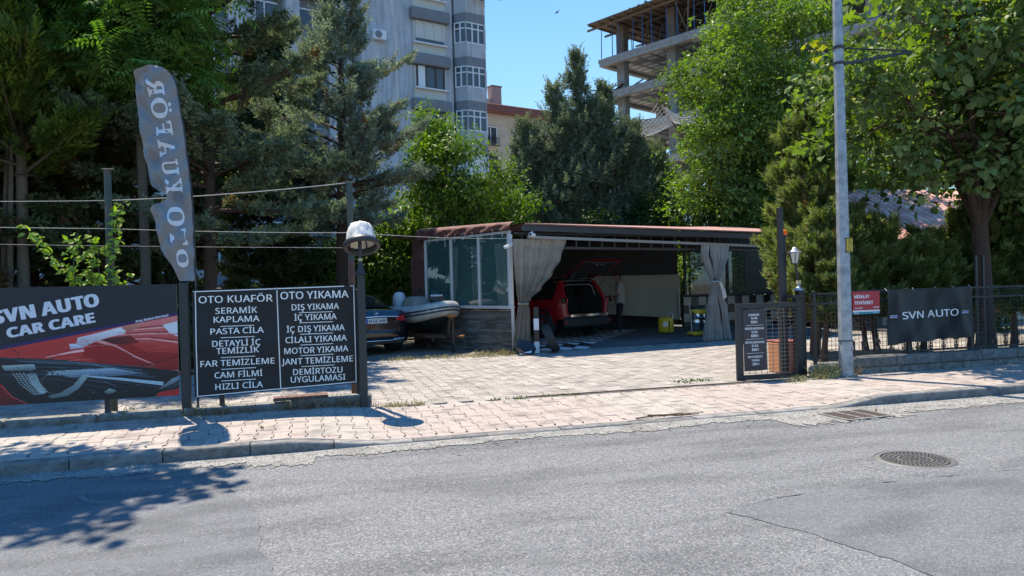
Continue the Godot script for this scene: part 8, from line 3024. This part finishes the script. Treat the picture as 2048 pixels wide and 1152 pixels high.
func concrete_frame() -> void:
	# local x along the facade towards the camera's right, -z into the building
	var a := Vector3(0.452, 0, 0.892)
	var o := thing("concrete_frame", "unfinished concrete frame building with formwork and blue props on top", "building", V(27.5, 0, 63.4), atan2(-0.892, 0.452))
	var conc := tri_mat("raw_concrete", ramp_tex(256, noise(0.03, 140, FastNoiseLite.TYPE_SIMPLEX_SMOOTH, 5), [0.0, G(0.18, 0.178, 0.17), 0.5, G(0.27, 0.266, 0.254), 1.0, G(0.35, 0.345, 0.325)]), 5.0, 0.95)
	var foam := mat("soffit_foam", lin(0.60, 0.60, 0.58), 0.9)
	var wood := tri_mat("shuttering_wood", ramp_tex(256, noise(0.04, 141), [0.0, G(0.08, 0.055, 0.038), 0.5, G(0.16, 0.115, 0.08), 1.0, G(0.27, 0.205, 0.15)]), 2.0, 0.9)
	var blue := mat("prop_blue", lin(0.03, 0.10, 0.26), 0.6)
	var net := mat("net_white", lin(0.6, 0.6, 0.58), 0.8)
	var g := Geo.new()
	# pale dug ground of the building site
	g.quad(V(10, 0.02, 34), V(75, 0.02, 34), V(75, 0.02, 95), V(10, 0.02, 95))
	struct("site_ground", g, tri_mat("pale_dirt", ramp_tex(256, noise(0.03, 150), [0.0, G(0.30, 0.26, 0.21), 1.0, G(0.45, 0.40, 0.33)]), 4.0, 1.0))
	var lv := [2.3, 5.6, 8.9, 12.2, 15.5, 18.85, 22.0]
	for y in lv:
		g = Geo.new()
		g.box(Vector3(16.0, y, -6.5), Vector3(34, 0.34, 15), Basis.IDENTITY, 0.02)
		part(o, "floor_slab", g, conc)
		for q in [[Vector3(16, y - 0.32, 0.72), Vector3(33.8, 0.36, 0.5)], [Vector3(-0.7, y - 0.32, -6.5), Vector3(0.5, 0.36, 14.0)]]:
			g = Geo.new()
			g.box(q[0], q[1], Basis.IDENTITY, 0.02)
			part(o, "edge_beam", g, conc)
	var fs := Geo.new()
	fs.box(Vector3.ZERO, Vector3(0.95, 0.06, 0.55))
	var fmesh := fs.mesh()
	for y in [15.5, 18.85, 22.0]:
		for i in 9:
			for j in 8:
				if (i * 7 + j * 3) % 5 == 0: continue
				var p := part(o, "soffit_block", fmesh, foam)
				p.position = Vector3(0.6 + i * 1.35, y - 0.185, -0.6 - j * 0.95)
	for y in lv:
		for x in [0.6, 6.2, 11.8, 17.4, 23.0, 28.6]:
			for z in [-0.6, -6.2, -11.8]:
				g = Geo.new()
				g.box(Vector3(x, y + 1.66, z), Vector3(0.85 if z > -1 else 0.6, 2.98 if y < 22 else 3.1, 0.7))
				part(o, "column", g, conc if y < 22 else wood)
	# formwork deck on props
	g = Geo.new()
	g.box(Vector3(16, 25.5, -6.4), Vector3(35.4, 0.10, 16))
	part(o, "formwork_deck", g, wood)
	for k in 36:
		g = Geo.new()
		g.box(Vector3(-1.4 + k * 0.98, 25.36, -6.3 + rf(-0.2, 0.2)), Vector3(0.10, 0.16, 16.4 + rf(-0.5, 0.5)), Basis(Vector3.UP, rf(-0.02, 0.02)))
		part(o, "joist", g, wood)
	for k in 7:
		g = Geo.new()
		g.box(Vector3(16, 25.18, 1.0 - k * 2.4), Vector3(36.5, 0.18, 0.12), Basis(Vector3.UP, rf(-0.008, 0.008)))
		part(o, "bearer", g, wood)
	for i in 26:
		for j in 4:
			g = Geo.new()
			var x := -1.0 + i * 1.25 + rf(-0.2, 0.2)
			var z := 0.75 - j * 3.4 + rf(-0.2, 0.2)
			g.cyl(Vector3(x, 22.15, z), Vector3(x + rf(-0.08, 0.08), 25.15, z), 0.045, 0.035, 6)
			part(o, "steel_prop", g, blue)
	for k in 14:
		g = Geo.new()
		var x := rf(-0.5, 16)
		g.bar(Vector3(x, 22.2, rf(-3, 0.6)), Vector3(x + rf(-1.8, 1.8), 25.1, rf(-3, 0.6)), 0.14, 0.05)
		part(o, "brace", g, wood)
	# loose planks on the slab edges
	for k in 40:
		g = Geo.new()
		var y: float = [18.85, 18.85, 15.5][k % 3]
		var at := Vector3(rf(-1.6, 9.0), y + 0.22 + rf(0, 0.35), rf(-0.8, 1.5))
		g.box(at, Vector3(rf(1.2, 3.2), 0.05, rf(0.12, 0.3)), Basis.from_euler(Vector3(rf(-0.15, 0.15), rf(-0.7, 0.7), rf(-0.14, 0.14))))
		part(o, "loose_plank", g, wood)
	# safety nets slung from outriggers
	for q in [[15.3, 3.0, 13.0], [16.6, 14.0, 27.0]]:
		g = Geo.new()
		var x0: float = q[1]
		var x1: float = q[2]
		for k in 15:
			var path := PackedVector3Array()
			for i in 25:
				var t := i / 24.0
				var d := k / 14.0
				var sag := 1.6 * sin(PI * fposmod(t * 2.0, 1.0)) * d
				path.append(Vector3(lerpf(x0, x1, t), q[0] - 0.4 - sag + d * 1.2 - 1.3 * sin(PI * d) * 0.6, 0.9 + d * 3.2))
			g.tube(path, PackedFloat32Array([0.013]), 3, false)
		for k in 41:
			var path := PackedVector3Array()
			for i in 9:
				var t := k / 40.0
				var d := i / 8.0
				var sag := 1.6 * sin(PI * fposmod(t * 2.0 * 0.9999, 1.0)) * d
				path.append(Vector3(lerpf(x0, x1, t), q[0] - 0.4 - sag + d * 1.2 - 1.3 * sin(PI * d) * 0.6, 0.9 + d * 3.2))
			g.tube(path, PackedFloat32Array([0.013]), 3, false)
		part(o, "safety_net", g, net, "stuff")
		for k in 3:
			g = Geo.new()
			var x := lerpf(x0, x1, k / 2.0)
			g.bar(Vector3(x, q[0] - 1.9, 0.7), Vector3(x, q[0] + 0.9, 4.3), 0.10, 0.10)
			part(o, "net_outrigger", g, M.rusty_steel)


func tiled_house() -> void:
	var o := thing("tiled_house", "single storey house with sunlit red tiled roof behind the hedge", "building", V(20.2, YARD, 18.4))
	var g := Geo.new()
	g.box(Vector3(0.4, 1.25, -2.2), Vector3(7.6, 2.5, 3.6))
	part(o, "wall", g, M.render_beige)
	var tones := []
	for k in 4:
		var c: Array = [[0.46, 0.22, 0.16], [0.52, 0.27, 0.20], [0.42, 0.19, 0.135], [0.56, 0.33, 0.25]][k]
		var m := tri_mat("roof_tile_%d" % k, M.paver_0.albedo_texture, 0.6, 0.85)
		m.albedo_color = lin(c[0], c[1], c[2])
		tones.append(m)
	# barrel tiles: rows of half round pieces overlapping downhill
	var t := Geo.new()
	var rows := []
	for j in 2:
		var row := PackedVector3Array()
		for i in 9:
			var a := PI * i / 8.0
			var r := 0.108 if j == 0 else 0.092
			row.append(Vector3(-cos(a) * r, sin(a) * 0.062 + (0.0 if j == 0 else -0.004), 0.2 - j * 0.44))
		rows.append(row)
	t.cloth(rows, 0.012)
	for i in 8: t.quad(rows[0][i] + Vector3(0, -0.012, 0), rows[0][i + 1] + Vector3(0, -0.012, 0), rows[0][i + 1], rows[0][i])
	var tm := t.mesh()
	var slope := 0.47
	var b := Basis(Vector3.RIGHT, slope)
	g = Geo.new()
	g.box(Vector3(0.4, 2.62, 0.15) + b * Vector3(0, 0, -2.1), Vector3(8.0, 0.06, 4.6), b)
	part(o, "roof_deck", g, M.render_dark)
	for j in 12:
		for i in 25:
			var p := part(o, "roof_tile", tm, tones[rng.randi() % 4])
			p.transform = Transform3D(b * Basis(Vector3.UP, rf(-0.02, 0.02)), Vector3(-3.3 + i * 0.305, 2.66 + rf(-0.004, 0.004), 0.15) + b * Vector3(0, 0.0, 0.05 - j * 0.36) + Vector3(0, 0.012, 0))
			p.scale = Vector3(1.38, 1.0, 1.0)
	g = Geo.new()
	g.box(Vector3(0.4, 2.55, 0.30), Vector3(8.0, 0.14, 0.04))
	part(o, "eave_board", g, M.window_brown)


# ---------------------------------------------------------------- the man
# bones: [a, b, radius at a, radius at b]; a smooth union meshed as surface nets
func flesh(bones: Array, cell: float, blend: float) -> Geo:
	var lo := Vector3(1e9, 1e9, 1e9)
	var hi := -lo
	for b in bones:
		var r: float = maxf(b[2], b[3]) + cell * 2.0
		lo = lo.min(b[0] - Vector3.ONE * r).min(b[1] - Vector3.ONE * r)
		hi = hi.max(b[0] + Vector3.ONE * r).max(b[1] + Vector3.ONE * r)
	var nx := int((hi.x - lo.x) / cell) + 2
	var ny := int((hi.y - lo.y) / cell) + 2
	var nz := int((hi.z - lo.z) / cell) + 2
	var f := PackedFloat32Array()
	f.resize(nx * ny * nz)
	f.fill(1.0)
	for b in bones:
		var r: float = maxf(b[2], b[3]) + cell * 2.0 + blend
		var p0: Vector3 = (b[0].min(b[1]) - Vector3.ONE * r - lo) / cell
		var p1: Vector3 = (b[0].max(b[1]) + Vector3.ONE * r - lo) / cell
		var ab: Vector3 = b[1] - b[0]
		var inv := 1.0 / maxf(ab.length_squared(), 1e-8)
		for k in range(maxi(0, int(p0.z)), mini(nz, int(p1.z) + 2)):
			for j in range(maxi(0, int(p0.y)), mini(ny, int(p1.y) + 2)):
				for i in range(maxi(0, int(p0.x)), mini(nx, int(p1.x) + 2)):
					var q := lo + Vector3(i, j, k) * cell
					var t := clampf((q - b[0]).dot(ab) * inv, 0, 1)
					var d: float = q.distance_to(b[0] + ab * t) - lerpf(b[2], b[3], t)
					var at := (k * ny + j) * nx + i
					var e := f[at]
					var h := maxf(blend - absf(e - d), 0.0) / blend
					f[at] = minf(e, d) - h * h * blend * 0.25
	var g := Geo.new()
	var vert := {}
	var place := func(i: int, j: int, k: int) -> Vector3:
		var key := (k * ny + j) * nx + i
		if vert.has(key): return vert[key]
		var s := Vector3.ZERO
		var n := 0
		for e in [[0, 0, 0, 1, 0, 0], [0, 1, 0, 1, 1, 0], [0, 0, 1, 1, 0, 1], [0, 1, 1, 1, 1, 1], [0, 0, 0, 0, 1, 0], [1, 0, 0, 1, 1, 0], [0, 0, 1, 0, 1, 1], [1, 0, 1, 1, 1, 1], [0, 0, 0, 0, 0, 1], [1, 0, 0, 1, 0, 1], [0, 1, 0, 0, 1, 1], [1, 1, 0, 1, 1, 1]]:
			var a := f[((k + e[2]) * ny + j + e[1]) * nx + i + e[0]]
			var b := f[((k + e[5]) * ny + j + e[4]) * nx + i + e[3]]
			if (a < 0.0) != (b < 0.0):
				s += Vector3(e[0], e[1], e[2]).lerp(Vector3(e[3], e[4], e[5]), a / (a - b))
				n += 1
		var o := lo + (Vector3(i, j, k) + s / maxf(1, n)) * cell
		vert[key] = o
		return o
	var grad := func(p: Vector3) -> Vector3:
		var c := (p - lo) / cell
		var i := clampi(int(c.x), 1, nx - 3)
		var j := clampi(int(c.y), 1, ny - 3)
		var k := clampi(int(c.z), 1, nz - 3)
		var s := Vector3.ZERO
		for q in 8:
			var a := i + (q & 1)
			var b := j + ((q >> 1) & 1)
			var e := k + ((q >> 2) & 1)
			s += Vector3(f[(e * ny + b) * nx + a + 1] - f[(e * ny + b) * nx + a - 1], f[(e * ny + b + 1) * nx + a] - f[(e * ny + b - 1) * nx + a], f[((e + 1) * ny + b) * nx + a] - f[((e - 1) * ny + b) * nx + a])
		return s.normalized()
	for k in range(1, nz - 1):
		for j in range(1, ny - 1):
			for i in range(1, nx - 1):
				var v0 := f[(k * ny + j) * nx + i]
				for ax in 3:
					var v1 := f[((k + (1 if ax == 2 else 0)) * ny + j + (1 if ax == 1 else 0)) * nx + i + (1 if ax == 0 else 0)]
					if (v0 < 0.0) == (v1 < 0.0): continue
					var q := []
					if ax == 0: q = [place.call(i, j - 1, k - 1), place.call(i, j, k - 1), place.call(i, j, k), place.call(i, j - 1, k)]
					elif ax == 1: q = [place.call(i - 1, j, k - 1), place.call(i - 1, j, k), place.call(i, j, k), place.call(i, j, k - 1)]
					else: q = [place.call(i - 1, j - 1, k), place.call(i, j - 1, k), place.call(i, j, k), place.call(i - 1, j, k)]
					if v0 > 0.0: q.reverse()
					var n := []
					for p in q: n.append(grad.call(p))
					g.raw(q[0], q[1], q[2], n[0], n[1], n[2])
					g.raw(q[0], q[2], q[3], n[0], n[2], n[3])
	return g


func person() -> void:
	# x is the way he faces, standing beside the open boot, looking down into it
	var o := thing("person", "man in a pale grey T-shirt and dark trousers standing beside the open boot", "person", V(8.78, 0.137, 20.2), PI - 0.25)
	var skin := mat("skin", lin(0.36, 0.20, 0.14), 0.55)
	var shirt := mat("shirt_grey", lin(0.38, 0.375, 0.36), 0.85)
	var jeans := mat("trousers_dark", lin(0.018, 0.02, 0.028), 0.85)
	var hairm := mat("hair_black", lin(0.012, 0.010, 0.009), 0.6)
	var shoe := mat("shoe_grey", lin(0.20, 0.20, 0.20), 0.7)
	var W := func(x: float, y: float, z: float) -> Vector3: return Vector3(x, y, z)
	# arms: [shoulder, elbow, wrist]
	var arms := [[Vector3(0.02, 1.385, 0.19), Vector3(-0.01, 1.11, 0.25), Vector3(0.20, 0.99, 0.21)], [Vector3(0.02, 1.385, -0.19), Vector3(0.10, 1.12, -0.24), Vector3(0.33, 1.05, -0.18)]]
	var legs := [[Vector3(0.0, 0.90, 0.09), Vector3(0.03, 0.49, 0.10), Vector3(-0.02, 0.08, 0.11)], [Vector3(0.0, 0.90, -0.09), Vector3(0.06, 0.49, -0.11), Vector3(0.05, 0.08, -0.12)]]
	var torso := [[Vector3(0.0, 0.93, 0.05), Vector3(0.0, 0.93, -0.05), 0.125, 0.125], [Vector3(0.0, 1.10, 0.05), Vector3(0.0, 1.10, -0.05), 0.115, 0.115], [Vector3(0.0, 1.28, 0.08), Vector3(0.0, 1.28, -0.08), 0.115, 0.115], [Vector3(0.01, 1.39, 0.15), Vector3(0.01, 1.39, -0.15), 0.065, 0.065]]
	var body := torso.duplicate()
	body.append([Vector3(0.015, 1.40, 0), Vector3(0.05, 1.50, 0), 0.062, 0.055])
	for a in arms:
		body.append([a[0], a[1], 0.055, 0.043])
		body.append([a[1], a[2], 0.042, 0.030])
		# palm, four fingers, thumb
		var d: Vector3 = (a[2] - a[1]).normalized()
		var palm: Vector3 = a[2] + d * 0.075 + Vector3.DOWN * 0.012
		body.append([a[2], palm, 0.026, 0.026])
		for q in 4:
			var side_z := (q - 1.5) * 0.019
			var k0: Vector3 = palm + Vector3(0, 0, side_z)
			var k1: Vector3 = k0 + d * 0.042 + Vector3.DOWN * 0.018
			var k2: Vector3 = k1 + d * 0.016 + Vector3.DOWN * (0.032 - absf(q - 1.2) * 0.005)
			body.append([k0, k1, 0.010, 0.009])
			body.append([k1, k2, 0.009, 0.0075])
		var tz := -0.03 if a[0].z > 0 else 0.03
		body.append([a[2] + d * 0.03, a[2] + d * 0.06 + Vector3(0, -0.01, tz), 0.013, 0.011])
		body.append([a[2] + d * 0.06 + Vector3(0, -0.01, tz), a[2] + d * 0.095 + Vector3(0, -0.02, tz * 0.9), 0.011, 0.009])
	for l in legs:
		body.append([l[0], l[1], 0.085, 0.06])
		body.append([l[1], l[2], 0.058, 0.042])
	# head, tipped forward: skull, jaw, nose, brow, ears
	var h := Vector3(0.085, 1.60, 0)
	body.append([h + Vector3(-0.022, 0.025, 0), h + Vector3(0.018, 0.02, 0), 0.082, 0.078])
	body.append([h + Vector3(0.03, -0.03, 0.012), h + Vector3(0.055, -0.075, 0.0), 0.058, 0.036])
	body.append([h + Vector3(0.092, 0.0, 0), h + Vector3(0.108, -0.030, 0), 0.010, 0.014])
	body.append([h + Vector3(0.082, 0.022, 0.03), h + Vector3(0.082, 0.022, -0.03), 0.014, 0.014])
	for sg in [-1.0, 1.0]: body.append([h + Vector3(0.0, 0.015, sg * 0.082), h + Vector3(-0.004, -0.02, sg * 0.080), 0.016, 0.012])
	part(o, "body", flesh(body, 0.0135, 0.022), skin)
	for sg in [-1.0, 1.0]:
		var g := Geo.new()
		g.ball(h + Vector3(0.088, 0.002, sg * 0.031), Vector3(0.008, 0.008, 0.011), 8)
		part(o, "eye", g, hairm)
	var g2 := Geo.new()
	g2.ball(h + Vector3(0.088, -0.058, 0.0), Vector3(0.006, 0.005, 0.022), 8)
	part(o, "mouth", g2, mat("lip", lin(0.28, 0.11, 0.09), 0.5))
	part(o, "hair", flesh([[h + Vector3(-0.035, 0.05, 0), h + Vector3(0.03, 0.065, 0), 0.080, 0.066], [h + Vector3(-0.055, 0.01, 0), h + Vector3(-0.05, -0.04, 0), 0.066, 0.045]], 0.012, 0.02), hairm)
	var top := []
	for b in torso: top.append([b[0], b[1], b[2] + 0.018, b[3] + 0.018])
	top.append([Vector3(0, 0.88, 0.05), Vector3(0, 0.88, -0.05), 0.140, 0.140])
	for a in arms: top.append([a[0], a[0].lerp(a[1], 0.72), 0.076, 0.066])
	part(o, "shirt", flesh(top, 0.014, 0.03), shirt)
	var low := [[Vector3(0, 0.90, 0.05), Vector3(0, 0.90, -0.05), 0.134, 0.134]]
	for l in legs:
		low.append([l[0], l[1], 0.100, 0.078])
		low.append([l[1], l[2] + Vector3(0, 0.0, 0), 0.076, 0.064])
	part(o, "trousers", flesh(low, 0.014, 0.03), jeans)
	for l in legs:
		var f: Vector3 = Vector3(l[2].x, 0.045, l[2].z)
		part(o, "shoe", flesh([[f + Vector3(-0.05, 0, 0), f + Vector3(0.08, -0.005, 0), 0.042, 0.040], [f + Vector3(0.08, -0.005, 0), f + Vector3(0.17, -0.012, 0), 0.040, 0.032]], 0.012, 0.02), shoe)
